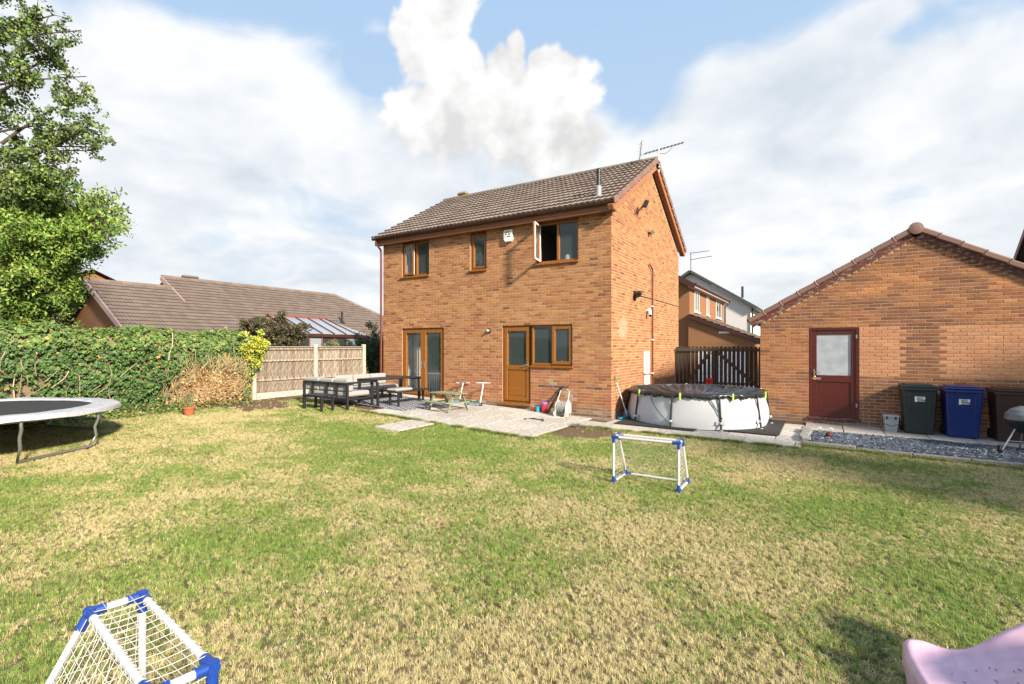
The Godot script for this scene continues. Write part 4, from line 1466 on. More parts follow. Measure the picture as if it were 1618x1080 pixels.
	sg.box(Vector3(0.05, 2.42, z1 + 0.252), Vector3(0.55, 2.52, z1 + 0.27))
	part(e, "name_plate", sg, M.white)
	var gd := MB.new()
	for i in 4:
		gd.box(Vector3(-0.95, 0.02 + i * 0.40, z1 + 0.253), Vector3(1.35, 0.41 + i * 0.40, z1 + 0.29), 0.012)
	part(e, "garage_door", gd, M.white)
	var dr := MB.new()
	dr.quad(Vector3(-1.2, -0.10, z1 + 0.2), Vector3(3.0, -0.10, z1 + 0.2), Vector3(3.0, -0.10, -6.6), Vector3(-1.2, -0.10, -6.6))
	dr.col = Color(0.42, 0.40, 0.37)
	structure("driveway", dr, M.slab)
	# --- white house behind it
	var h := thing("white_house", "white rendered house with dark roof rising behind the brick house", "house")
	var wz := -31.5
	var wh := MB.new()
	wh.box(Vector3(-9.6, -0.1, wz - 9.0), Vector3(-0.35, 4.95, wz))
	wh.prism(PackedVector2Array([Vector2(-9.6, 4.95), Vector2(-0.35, 4.95), Vector2(-4.85, 7.85)]), wz - 0.3, wz - 0.001)
	part(h, "wall", wh, M.render)
	var wr := MB.new()
	wr.col = Color(0.09, 0.10, 0.10)
	wr.bar(Vector3(0.15, 4.78, wz - 4.4), Vector3(-4.85, 8.02, wz - 4.4), 9.6, 0.2)
	wr.bar(Vector3(-9.9, 4.78, wz - 4.4), Vector3(-4.86, 8.02, wz - 4.4), 9.6, 0.2)
	part(h, "roof", wr, M.tile)
	var dv := MB.new()
	dv.tube([Vector3(-0.2, 4.8, wz + 0.1), Vector3(-0.2, 0.0, wz + 0.1)], 0.06, 8)
	dv.tube([Vector3(-1.0, 5.7, wz - 0.6), Vector3(-1.0, 6.6, wz - 0.6)], 0.09, 8)
	part(h, "vent_pipe", dv, M.charcoal)
	var ar := MB.new()
	ar.tube([Vector3(-4.85, 8.0, wz), Vector3(-4.85, 9.6, wz)], 0.03, 6)
	ar.tube([Vector3(-4.9, 9.55, wz), Vector3(-3.4, 9.6, wz)], 0.025, 6)
	ar.tube([Vector3(-4.9, 9.0, wz), Vector3(-3.2, 9.15, wz)], 0.025, 6)
	part(h, "aerial", ar, M.charcoal)
	# --- house beyond the garage
	var k := thing("pebbledash_house", "dark pebbledashed house gable rising past the garage roof", "house")
	var kx := 10.72
	var kw := MB.new()
	kw.box(Vector3(kx, -0.2, -14.4), Vector3(kx + 8, 4.5, -6.6))
	kw.t = Transform3D(Basis(Vector3.FORWARD, Vector3.UP, Vector3.RIGHT), Vector3(kx, 0, 0))
	kw.prism(PackedVector2Array([Vector2(6.6, 4.5), Vector2(14.4, 4.5), Vector2(10.5, 7.48)]), 0.0, 0.3)
	part(k, "wall", kw, M.slate_wall)
	var kr := MB.new()
	kr.col = Color(0.10, 0.09, 0.09)
	kr.bar(Vector3(kx + 3.9, 4.42, -14.75), Vector3(kx + 3.9, 7.66, -10.5), 8.3, 0.16)
	kr.bar(Vector3(kx + 3.9, 4.42, -6.25), Vector3(kx + 3.9, 7.66, -10.49), 8.3, 0.16)
	part(k, "roof", kr, M.tile)
	var kb := MB.new()
	kb.bar(Vector3(kx - 0.27, 4.37, -14.75), Vector3(kx - 0.27, 7.58, -10.5), 0.03, 0.2)
	kb.bar(Vector3(kx - 0.27, 4.37, -6.25), Vector3(kx - 0.27, 7.58, -10.49), 0.03, 0.2)
	part(k, "barge_board", kb, M.mauve)
	far_window(k, Vector3(kx - 0.01, 4.6, -12.6), Vector3.BACK, Vector3.LEFT, 1.0, 0.7)

# ---------------------------------------------------------------- ground, paving, lawn
func dry(x: float, z: float) -> float:
	# 0 green .. 1 straw: patches of drought over the lawn
	var n := nz.get_noise_2d(x * 9.0, z * 9.0) * 1.0 + nz.get_noise_2d(x * 28.0 + 70.0, z * 28.0) * 0.75
	var v := 0.56 + n * 0.50
	v += 0.30 * exp(-(pow((x + 6.0) / 2.2, 2.0) + pow((z - 6.8) / 2.2, 2.0)))
	v += 0.42 * exp(-(pow((x - 3.2) / 1.7, 2.0) + pow((z - 8.9) / 1.5, 2.0)))
	v += 0.22 * exp(-(pow((x - 3.6) / 1.6, 2.0) + pow((z - 2.8) / 1.2, 2.0)))
	v -= 0.42 * exp(-(pow((x + 2.4) / 2.6, 2.0) + pow((z - 5.2) / 1.6, 2.0)))
	v -= 0.34 * exp(-(pow((x - 0.6) / 1.6, 2.0) + pow((z - 3.2) / 0.8, 2.0)))
	v -= 0.30 * exp(-(pow((x - 5.4) / 1.6, 2.0) + pow((z - 5.8) / 1.8, 2.0)))
	v -= 0.20 * exp(-(pow((x - 0.2) / 1.4, 2.0) + pow((z - 8.6) / 1.2, 2.0)))
	return clampf(v, 0.0, 1.0)

func bare(x: float, z: float) -> bool:
	var creep := 0.07 * nz.get_noise_2d(x * 90.0, z * 90.0) - 0.02
	z -= creep
	x -= creep * 0.6
	if z < 3.16 + 0.03 * sin(x * 7.0) and x < -0.5 and x > -8.5 and z > 0.0 and not (x < -5.2 and z > 2.98 + (x + 5.2) * 0.12):
		return true
	if z < 1.10 and x >= -0.5 and x < 4.05:
		return true
	if x >= 4.0 and z < 0.72 + (x - 4.0) * 0.06:
		return true
	if x > -3.56 and x < -2.72 and z > 3.0 and z < 4.45:
		return true
	if Vector2((x - 0.0) / 0.75, (z - 1.75) / 0.85).length() < 1.0 + 0.3 * nz.get_noise_2d(x * 60.0, z * 60.0):
		return true
	if x < -8.0:
		return true
	if Vector2((x + 7.7) / 1.0, (z - 4.3) / 1.0).length() < 0.85 + 0.4 * nz.get_noise_2d(x * 50.0, z * 50.0):
		return true
	return z < 0.0

func build_ground() -> void:
	var g := MB.new()
	g.quad(Vector3(-500, -0.32, 500), Vector3(500, -0.32, 500), Vector3(500, -0.32, -500), Vector3(-500, -0.32, -500))
	structure("ground", g, M.earth)
	var l := MB.new()
	var st := 0.16
	var nx := int(28.0 / st)
	var nzc := int(20.0 / st)
	var H := []
	for i in nx + 1:
		var col := []
		for j in nzc + 1:
			var x := -13.0 + i * st
			var z := -4.0 + j * st
			col.append(Vector3(x, gnd(x, z) + 0.012 * nz.get_noise_2d(x * 30.0, z * 30.0) - 0.012, z))
		H.append(col)
	for i in nx:
		for j in nzc:
			var p: Vector3 = H[i][j]
			var q := dry(p.x, p.z)
			l.col = Color(0.11, 0.13, 0.035).lerp(Color(0.28, 0.22, 0.105), q)
			if bare(p.x, p.z):
				l.col = Color(0.24, 0.16, 0.09)
			l.quad(H[i][j + 1], H[i + 1][j + 1], H[i + 1][j], H[i][j])
	structure("lawn", l, M.lawn)

func slab(parent: Node, x0: float, x1: float, z0: float, z1: float, c: Color, lift := 0.0) -> void:
	var cx := (x0 + x1) * 0.5
	var cz := (z0 + z1) * 0.5
	var a := on(x0, cz)
	var b := on(x1, cz)
	var ax := (b - a).normalized()
	var m := MB.new()
	m.col = c
	m.t = Transform3D(Basis(ax, Vector3.BACK.cross(ax).normalized(), Vector3.BACK).rotated(Vector3.RIGHT, rng.randf_range(-0.004, 0.004)), (a + b) * 0.5 + Vector3(0, lift + rng.randf_range(-0.004, 0.004), 0))
	var h := Vector3((x1 - x0) * 0.5 - 0.005, 0.025, (z1 - z0) * 0.5 - 0.005)
	m.box(-h, h, 0.006)
	part(parent, "paving_slab", m, M.slab)

func slab_tone() -> Color:
	var v := rng.randf_range(0.88, 1.1)
	return [Color(0.53, 0.50, 0.455), Color(0.57, 0.535, 0.49), Color(0.48, 0.45, 0.41), Color(0.55, 0.51, 0.46)][rng.randi() % 4] * v

func build_paving() -> void:
	var base := MB.new()
	for i in 30:
		var xa := -8.9 + i * 0.5
		for e in [[0.0, 3.1] if xa < -0.5 else [-6.5, 1.08]]:
			if xa > 3.9:
				continue
			base.quad(on(xa, e[1], -0.004), on(xa + 0.5, e[1], -0.004), on(xa + 0.5, e[0], -0.004), on(xa, e[0], -0.004))
	base.col = Color(0.8, 0.8, 0.8)
	var p := structure("patio", base, M.soil)
	# rows of slabs along the back of the house
	for r in 5:
		var z0 := 0.02 + r * 0.615
		var x := -8.7 + (0.45 if r % 2 else 0.0)
		while x < -0.55:
			var w := 0.9 if rng.randf() < 0.7 else 0.6
			var x1 := minf(x + w, -0.5)
			if not (r == 4 and x < -5.3):
				slab(p, x, x1, z0, z0 + 0.61, slab_tone())
			x = x1 + 0.005
	# path past the pool and along the garage
	for r in 13:
		var z0 := 0.47 - r * 0.61
		var x := -0.495 if r < 1 else 0.02
		if r % 2:
			x -= 0.0
		while x < 3.95:
			var x1 := minf(x + 0.88, 4.03)
			if z0 < -2.4 and x1 > 3.02:
				x1 = 3.02
			if x1 - x > 0.1:
				slab(p, x, x1, z0, z0 + 0.605, slab_tone())
			x = x1 + 0.005
			if z0 < -2.4 and x > 3.0:
				break
	var x := 4.04
	while x < 10.0:
		slab(p, x, x + 0.72, -2.38, -1.1, slab_tone() * 0.85, 0.03)
		x += 0.725
	# two loose slabs in the grass
	var q := structure("stepping_slabs", MB.new() if false else _flat(-3.5, -2.8, 3.24, 4.35), M.soil)
	slab(q, -3.5, -2.82, 3.22, 3.78, slab_tone(), 0.002)
	slab(q, -3.5, -2.82, 3.80, 4.36, slab_tone(), 0.0)

func _flat(x0: float, x1: float, z0: float, z1: float, dy := -0.002) -> MB:
	var b := MB.new()
	b.quad(on(x0, z1, dy), on(x1, z1, dy), on(x1, z0, dy), on(x0, z0, dy))
	return b

func build_bed() -> void:
	# slate bed with its edging stones
	var b := MB.new()
	for i in 12:
		var xa := 4.05 + i * 0.5
		b.quad(on(xa, 0.55 + (xa - 4.0) * 0.06, 0.025), on(xa + 0.5, 0.55 + (xa - 3.5) * 0.06, 0.025), on(xa + 0.5, -1.08, 0.025), on(xa, -1.08, 0.025))
	b.col = Color(0.35, 0.4, 0.5)
	var bed := structure("slate_bed", b, M.soil)
	var x := 4.05
	var i := 0
	while x < 9.6:
		var s := MB.new()
		var w := 0.6 + 0.25 * rng.randf()
		var z := 0.60 + (x - 4.0) * 0.06
		s.col = Color(0.30, 0.28, 0.26) * rng.randf_range(0.75, 1.1)
		s.t = Transform3D(Basis(Vector3.UP, -0.06 + rng.randf_range(-0.02, 0.02)), on(x + w * 0.5, z + 0.02, 0.02))
		s.box(Vector3(-w * 0.5 + 0.004, -0.06, -0.05), Vector3(w * 0.5 - 0.004, 0.04 + rng.randf_range(-0.01, 0.01), 0.05), 0.012)
		part(bed, "edging_stone", s, M.slab)
		x += w
	# small stacked stones at the bed's end
	for k in 12:
		var s := MB.new()
		s.col = Color(0.34, 0.33, 0.31) * rng.randf_range(0.75, 1.15)
		s.t = Transform3D(Basis(Vector3.UP, rng.randf_range(-0.15, 0.15)), on(4.06 + 0.02 * (k % 3), -1.0 + (k / 2) * 0.27, 0.03 + (k % 2) * 0.06))
		s.box(Vector3(-0.08, -0.028, -0.12), Vector3(0.08, 0.03, 0.12), 0.012)
		part(bed, "end_stone", s, M.slab)
	# chippings
	var chip := MB.new()
	chip.col = Color.WHITE
	chip.prism(PackedVector2Array([Vector2(-0.028, -0.018), Vector2(0.02, -0.022), Vector2(0.034, 0.002), Vector2(0.012, 0.024), Vector2(-0.024, 0.016)]), -0.004, 0.004)
	var me := chip.mesh(M.slate)
	var buf := PackedFloat32Array()
	for k in 14000:
		var px := 4.12 + rng.randf() * 5.0
		var pz := -1.07 + rng.randf() * (1.6 + (px - 4.0) * 0.06)
		var ba := Basis.from_euler(Vector3(-PI / 2 + rng.randfn(0, 0.35), rng.randf() * TAU, rng.randfn(0, 0.3))) * rng.randf_range(0.5, 1.25)
		var c := Color(0.065, 0.085, 0.118) * rng.randf_range(0.45, 1.6)
		if rng.randf() < 0.03:
			c = Color(0.42, 0.44, 0.46)
		push(buf, ba, on(px, pz, 0.03 + rng.randf() * 0.028), c)
	stuff(scatter(bed, "slate_chippings", me, buf))

func build_grass() -> void:
	var tufts := []
	for v in 3:
		var t := MB.new()
		for k in 12:
			var a := rng.randf() * TAU
			var r := rng.randf() * 0.024
			var o := Vector3(cos(a) * r, 0, sin(a) * r)
			var lean := Vector3(rng.randfn(0, 1), 0, rng.randfn(0, 1)) * 0.014
			var h := rng.randf_range(0.016, 0.036)
			var s := Vector3(-lean.z, 0, lean.x).normalized() * 0.0012
			var m := o + lean * 0.45 + Vector3(0, h * 0.65, 0)
			var tip := o + lean * 1.5 + Vector3(0, h * rng.randf_range(0.7, 1.0), 0)
			t.quad(o - s, o + s, m + s * 0.8, m - s * 0.8)
			t.tri(m - s * 0.8, m + s * 0.8, tip)
		tufts.append(t.mesh(M.grass))
	var bufs := [PackedFloat32Array(), PackedFloat32Array(), PackedFloat32Array()]
	var fwd := Vector3(-0.5255, 0, -0.851)
	var total := 0
	for k in 480000:
		var x := -8.6 + rng.randf() * 19.0
		var z := 0.0 + rng.randf() * 13.2
		var rel := Vector3(x - CAM.x, 0, z - CAM.z)
		var dep := rel.dot(fwd)
		if dep < 1.4:
			continue
		var lat := rel.dot(Vector3(0.851, 0, -0.5255))
		if absf(lat) > dep * 1.35 + 0.8:
			continue
		if rng.randf() > clampf(6.5 / dep, 0.55, 1.0):
			continue
		if bare(x, z):
			if rng.randf() > 0.02:
				continue
		var q := dry(x, z)
		q = clampf(q + rng.randfn(0, 0.26), 0.0, 1.0)
		var c: Color
		if q > 0.55:
			c = Color(0.51, 0.43, 0.195).lerp(Color(0.65, 0.565, 0.31), rng.randf())
		elif q > 0.42:
			c = Color(0.36, 0.345, 0.105)
		else:
			c = Color(0.13, 0.235, 0.04).lerp(Color(0.28, 0.36, 0.075), rng.randf())
		c = c * rng.randf_range(0.75, 1.15)
		var s := rng.randf_range(0.6, 1.1) * (1.12 if q < 0.42 else 0.95) * (1.0 + clampf((dep - 5.0) * 0.06, 0.0, 0.6))
		push(bufs[k % 3], Basis(Vector3.UP, rng.randf() * TAU) * s, on(x, z, -0.012), c)
		total += 1
	# ranker tufts along the paving, the bed and in odd clumps, and weeds in the joints
	for k in 9000:
		var x := 0.0
		var z := 0.0
		var s := rng.randf_range(1.5, 2.6)
		match k % 6:
			0, 1:
				x = rng.randf_range(-5.2, -0.4)
				z = 3.16 + absf(rng.randfn(0.0, 0.05))
			2:
				x = rng.randf_range(-0.3, 4.0)
				z = 1.12 + absf(rng.randfn(0.0, 0.05))
			3:
				x = rng.randf_range(4.0, 9.0)
				z = 0.72 + (x - 4.0) * 0.06 + absf(rng.randfn(0.0, 0.04))
			4:
				var c := rng.randi() % 46
				x = -7.0 + fposmod(c * 3.77, 14.0) + rng.randfn(0.0, 0.10)
				z = 3.8 + fposmod(c * 2.31, 7.0) + rng.randfn(0.0, 0.10)
				s = rng.randf_range(1.2, 2.0)
				if bare(x, z):
					continue
			5:
				if k % 3:
					continue
				x = rng.randf_range(-5.0, -0.6)
				z = 0.02 + 0.615 * (rng.randi() % 6) + rng.randfn(0.0, 0.006)
				s = rng.randf_range(0.5, 1.3)
		if nz.get_noise_2d(x * 40.0, z * 40.0) < -0.15 and k % 6 != 4:
			continue
		push(bufs[k % 3], Basis(Vector3.UP, rng.randf() * TAU) * s, on(x, z, -0.01), Color(0.13, 0.22, 0.04).lerp(Color(0.34, 0.33, 0.12), rng.randf()) * rng.randf_range(0.8, 1.15))
	var node := Node3D.new()
	node.name = "grass"
	add_child(node)
	tag(node, "short drought-browned lawn grass with scattered green patches", "grass")
	stuff(node)
	for v in 3:
		scatter(node, "blades", tufts[v], bufs[v])
	# fallen leaves and bits of litter on the lawn
	var leaf := MB.new()
	leaf.quad(Vector3(-0.025, 0, 0), Vector3(0, 0.004, 0.016), Vector3(0.028, 0.008, 0), Vector3(0, 0.004, -0.016))
	var lb := PackedFloat32Array()
	for k in 420:
		var x := -7.6 + rng.randf() * 16.0
		var z := 1.2 + rng.randf() * 10.5
		if bare(x, z) and rng.randf() > 0.4:
			continue
		push(lb, Basis.from_euler(Vector3(rng.randfn(0, 0.4), rng.randf() * TAU, rng.randfn(0, 0.4))) * rng.randf_range(0.35, 0.85), on(x, z, 0.018), [Color(0.20, 0.11, 0.05), Color(0.40, 0.29, 0.16), Color(0.27, 0.15, 0.07)][k % 3])
	var o := scatter(self, "fallen_leaves", leaf.mesh(M.leaf), lb)
	tag(o, "dry brown fallen leaves scattered over the lawn", "leaves")
	stuff(o)

# ---------------------------------------------------------------- fences and gate
func build_fences() -> void:
	var X := -8.9
	var weather := [Color(0.47, 0.40, 0.32), Color(0.41, 0.34, 0.27), Color(0.50, 0.43, 0.35), Color(0.36, 0.28, 0.22), Color(0.45, 0.37, 0.29), Color(0.32, 0.23, 0.18)]
	var panels := [[3.62, 1.80, "weathered timber fence panel between the ivy hedge and the concrete post"], [1.68, -0.12, "paler timber fence panel behind the white cushioned sofa"]]
	for pi in 2:
		var z0: float = panels[pi][0]
		var z1: float = panels[pi][1]
		var y0 := gnd(X) + 0.16
		var y1 := 1.77
		var f := thing("timber_fence", panels[pi][2], "fence", Vector3(X, 0, 0))
		var n := 17
		for i in n:
			var za := z0 + (z1 - z0) * i / n
			var zb := z0 + (z1 - z0) * (i + 1.12) / n
			var b := MB.new()
			b.col = weather[rng.randi() % 6] * rng.randf_range(0.85, 1.12) * (1.0 if pi == 0 else 1.12)
			b.t = Transform3D(Basis(Vector3.UP, 0.05), Vector3(rng.randf_range(-0.002, 0.002), 0, (za + zb) * 0.5))
			b.box(Vector3(-0.008, y0, -absf(zb - za) * 0.5), Vector3(0.006, y1 - 0.03 + rng.randf_range(-0.004, 0.004), absf(zb - za) * 0.5), 0.002)
			part(f, "board", b, M.fence)
		for y in [y0 + 0.32, y0 + 0.86, y1 - 0.1]:
			var r := MB.new()
			r.col = Color(0.60, 0.52, 0.41)
			r.box(Vector3(0.014, y, z1 + 0.02), Vector3(0.05, y + 0.05, z0 - 0.02), 0.008)
			part(f, "rail", r, M.fence)
		var cap := MB.new()
		cap.col = Color(0.58, 0.50, 0.40)
		cap.box(Vector3(-0.02, y1 - 0.03, z1), Vector3(0.045, y1, z0), 0.006)
		part(f, "capping", cap, M.fence)
		var gv := MB.new()
		gv.col = Color(0.5, 0.47, 0.42)
		gv.box(Vector3(-0.025, y0 - 0.25, z1), Vector3(0.03, y0 - 0.004, z0), 0.01)
		part(f, "gravel_board", gv, M.slab)
	var pl := ["concrete fence post at the ivy hedge", "concrete fence post between the two timber panels", "concrete fence post at the corner near the house"]
	for i in 3:
		var z: float = [3.70, 1.74, -0.18][i]
		var p := MB.new()
		p.col = Color(0.58, 0.52, 0.43)
		p.box(Vector3(-0.05, -0.5, -0.055), Vector3(0.06, 1.84 - gnd(X), 0.055), 0.012)
		var o := part(self, "fence_post", p, M.slab)
		o.position = on(X, z)
		tag(o, pl[i], "fence post")
	# darker return fence to the house
	var d := thing("side_fence", "dark brown timber fence closing the gap beside the downpipe", "fence", Vector3(0, 0, -0.85))
	for i in 10:
		var b := MB.new()
		b.col = Color(0.16, 0.075, 0.05) * rng.randf_range(0.75, 1.25)
		var xa := -8.84 + i * 0.108
		b.t = Transform3D(Basis(Vector3.UP, -0.05), Vector3(xa + 0.055, 0, 0))
		b.box(Vector3(-0.062, 0.3, -0.006), Vector3(0.062, 1.71, 0.008), 0.002)
		part(d, "board", b, M.fence)
	for y in [0.6, 1.2, 1.62]:
		var r := MB.new()
		r.col = Color(0.30, 0.17, 0.11)
		r.box(Vector3(-8.84, y, 0.012), Vector3(-7.78, y + 0.05, 0.045), 0.006)
		part(d, "rail", r, M.fence)
	# gate between house and garage
	var gz := -6.2
	var gt := thing("gate", "dark weathered double wooden gate with diagonal braces beside the house", "gate", Vector3(0, 0, gz))
	var gy0 := -0.02
	var gy1 := 1.77
	for i in 23:
		var xa := 0.04 + i * 0.13
		var b := MB.new()
		b.col = Color(0.095, 0.078, 0.064) * rng.randf_range(0.7, 1.3)
		b.box(Vector3(xa, gy0 + rng.randf_range(0, 0.03), -0.012), Vector3(xa + 0.098, gy1 + rng.randf_range(-0.02, 0.015), 0.008), 0.004)
		part(gt, "paling", b, M.gate)
	for e in [[0.03, 1.24, 1], [1.34, 3.0, 0]]:
		var c := Color(0.12, 0.10, 0.082)
		for y in [0.25, 1.60]:
			var r := MB.new()
			r.col = c
			r.box(Vector3(e[0], y, 0.0095), Vector3(e[1], y + 0.1, 0.05), 0.006)
			part(gt, "rail", r, M.gate)
		var br := MB.new()
		br.col = c
		if e[2]:
			br.bar(Vector3(e[0] + 0.25, 0.36, 0.03), Vector3(e[1] - 0.06, 1.58, 0.03), 0.10, 0.035, Vector3.BACK, 0.004)
		else:
			br.bar(Vector3(e[0] + 0.06, 1.58, 0.03), Vector3(e[1] - 0.25, 0.36, 0.03), 0.10, 0.035, Vector3.BACK, 0.004)
		part(gt, "brace", br, M.gate)
	var mp := MB.new()
	mp.col = Color(0.12, 0.10, 0.085)
	mp.box(Vector3(1.245, -0.05, -0.06), Vector3(1.335, 1.74, 0.04), 0.006)
	part(gt, "meeting_post", mp, M.gate)
	var s := thing("red_sign", "small red sign with a dark mark hung on the wooden gate", "sign", Vector3(1.15, 0.5, gz + 0.055))
	var b := MB.new()
	b.box(Vector3(-0.11, 0, 0), Vector3(0.11, 0.21, 0.012), 0.004)
	part(s, "plate", b, M.red)
	b = MB.new()
	b.prism(PackedVector2Array([Vector2(-0.05, 0.08), Vector2(0.0, 0.06), Vector2(0.05, 0.085), Vector2(0.03, 0.12), Vector2(0.0, 0.15), Vector2(-0.03, 0.12)]), 0.0125, 0.0145)
	part(s, "mark", b, M.black)

# ---------------------------------------------------------------- pool
func build_pool() -> void:
	var C := Vector3(1.70, -0.05, -1.28)
	var p := thing("paddling_pool", "round white framed garden pool with a wrinkled black cover", "pool", C)
	var rb := 1.60
	var rt := 1.52
	var H := 0.74
	var w := MB.new()
	var n := 72
	var rad := func(y: float, a: float) -> float:
		var u := y / H
		var bulge := 0.07 * sin(PI * pow(1.0 - u, 1.6)) + 0.03 * sin(a * 10.0) * 0.4 * sin(PI * u)
		return lerpf(rb - 0.03, rt, u) + bulge + 0.006 * sin(a * 37.0 + u * 9.0)
	for k in n:
		var a := TAU * k / n
		var b := TAU * (k + 1) / n
		for j in 10:
			var y0 := H * j / 10.0
			var y1 := H * (j + 1) / 10.0
			var P := func(y: float, t: float) -> Vector3:
				return Vector3(cos(t) * rad.call(y, t), y, -sin(t) * rad.call(y, t))
			var nn := func(t: float) -> Vector3: return Vector3(cos(t), 0.12, -sin(t))
			w.quadn(P.call(y0, a), P.call(y0, b), P.call(y1, b), P.call(y1, a), nn.call(a), nn.call(b), nn.call(b), nn.call(a))
	part(p, "pool_wall", w, M.pool_wall)
	var rim := MB.new()
	var ring := []
	for k in n + 1:
		ring.append(Vector3(cos(TAU * k / n) * rt, H, -sin(TAU * k / n) * rt))
	rim.tube(ring, 0.035, 8, false)
	part(p, "rim", rim, M.charcoal)
	# cover: sagging, folded sheet with a hem over the rim
	var cv := MB.new()
	var fold := FastNoiseLite.new()
	fold.frequency = 0.9
	fold.fractal_octaves = 3
	fold.seed = 4
	var crease := FastNoiseLite.new()
	crease.frequency = 0.8
	crease.fractal_octaves = 2
	crease.seed = 17
	var nr := 30
	var na := 260
	var V := func(i: int, k: int) -> Vector3:
		var t := TAU * (k % na) / na
		var u := float(i) / nr
		if u <= 0.86:
			var r := u / 0.86 * (rt + 0.045)
			var q := u / 0.86
			var sag := -0.20 * (1.0 - pow(q, 4.0))
			var f := fold.get_noise_2d(cos(t) * 4.0, sin(t) * 4.0 + r * 0.5)
			var ridge := 1.0 - 2.2 * absf(crease.get_noise_3d(cos(t) * 7.0, sin(t) * 7.0, r * 0.55))
			return Vector3(cos(t) * r, H + 0.045 + sag + (0.05 * f + 0.055 * ridge - 0.02) * smoothstep(0.1, 0.75, q) * (1.0 - smoothstep(0.9, 1.0, q) * 0.75), -sin(t) * r)
		var d := (u - 0.86) / 0.14
		var wob := fold.get_noise_2d(cos(t) * 14.0, sin(t) * 14.0)
		var wob2 := fold.get_noise_2d(cos(t) * 30.0 + 9.0, sin(t) * 30.0 + d * 3.0)
		var r2 := rt + 0.045 + 0.03 * sin(d * PI) + 0.05 * d * wob + 0.03 * wob2 * d
		return Vector3(cos(t) * r2, H + 0.045 - d * (0.115 + 0.05 * wob), -sin(t) * r2)
	var grid := []
	for i in nr + 1:
		var row := []
		for k in na:
			row.append(V.call(i, k))
		grid.append(row)
	var nrm := []
	for i in nr + 1:
		var row := []
		for k in na:
			var du: Vector3 = grid[mini(i + 1, nr)][k] - grid[maxi(i - 1, 0)][k]
			var dk: Vector3 = grid[i][(k + 1) % na] - grid[i][(k + na - 1) % na]
			var m := du.cross(dk)
			row.append(m.normalized() if m.length() > 1e-9 else Vector3.UP)
		nrm.append(row)
	for i in nr:
		for k in na:
			var k2 := (k + 1) % na
			cv.quadn(grid[i][k], grid[i + 1][k], grid[i + 1][k2], grid[i][k2], nrm[i][k], nrm[i + 1][k], nrm[i + 1][k2], nrm[i][k2])
	part(p, "cover", cv, M.cover)
	# twelve legs with their white straps, lime clips on the hem
	for k in 10:
		var a := TAU * (k + 0.32) / 10.0
		var d := Vector3(cos(a), 0, -sin(a))
		var lg := MB.new()
		lg.tube([d * (rt + 0.06) + Vector3(0, H - 0.02, 0), d * (rb + 0.075) + Vector3(0, 0.05, 0), d * (rb + 0.085) + Vector3(0, 0.0, 0)], 0.021, 10)
		part(p, "leg", lg, M.charcoal)
		var ft := MB.new()
		ft.t = Transform3D(Basis(), d * (rb + 0.085))
		ft.lathe([Vector2(0, 0.0), Vector2(0.04, 0.0), Vector2(0.036, 0.012), Vector2(0.026, 0.022), Vector2(0, 0.022)], 12)
		part(p, "foot", ft, M.grey_plastic)
		var st := MB.new()
		st.t = Transform3D(Basis(Vector3.UP, a), d * (rb + 0.045) + Vector3(0, 0.16, 0))
		st.box(Vector3(-0.006, -0.04, -0.10), Vector3(0.006, 0.04, 0.10), 0.003)
		st.box(Vector3(0.0, -0.025, -0.028), Vector3(0.052, 0.025, 0.028), 0.01)
		part(p, "strap", st, M.pool_wall)
	for k in 9:
		var a := TAU * (k + 0.75) / 9.0
		var d := Vector3(cos(a), 0, -sin(a))
		var cl := MB.new()
		cl.t = Transform3D(Basis(Vector3.UP, a), d * (rt + 0.085) + Vector3(0, H - 0.02, 0))
		cl.box(Vector3(-0.02, -0.09, -0.02), Vector3(0.012, 0.07, 0.02), 0.006)
		part(p, "clip", cl, M.lime)
	var rp := MB.new()
	var pts := []
	for k in 13:
		var u := k / 12.0
		var a := lerpf(-2.05, -1.72, u) + 0.0
		var y := lerpf(H - 0.06, 0.13, pow(u, 0.75))
		var r: float = rad.call(y, a) + 0.022
		pts.append(Vector3(cos(a) * r, y, -sin(a) * r))
	rp.tube(pts, 0.007, 6)
	part(p, "cord", rp, M.charcoal)
	rp = MB.new()
	pts = []
	for k in 9:
		var u := k / 8.0
		var a := lerpf(-1.18, -1.04, u)
		var y := lerpf(H - 0.06, 0.25, u)
		var r: float = rad.call(y, a) + 0.03
		pts.append(Vector3(cos(a) * r, y, -sin(a) * r))
	rp.tube(pts, 0.012, 6)
	part(p, "hanging_strap", rp, M.charcoal)
	for e in [[0.25, 2.05, -2.9, 0.52, "black rubber mat under the house side of the pool"], [2.06, 3.62, -2.3, 0.10, "black rubber mat under the garage side of the pool"]]:
		var m := MB.new()
		var cx: float = (e[0] + e[1]) * 0.5
		m.box(Vector3(e[0] - cx, 0, e[2]), Vector3(e[1] - cx, 0.012, e[3]), 0.004)
		var o := part(self, "rubber_mat", m, M.rubber)
		o.position = Vector3(cx, gnd(e[0]) + 0.032, 0)
		o.rotation.z = -0.011
		tag(o, e[4], "mat")

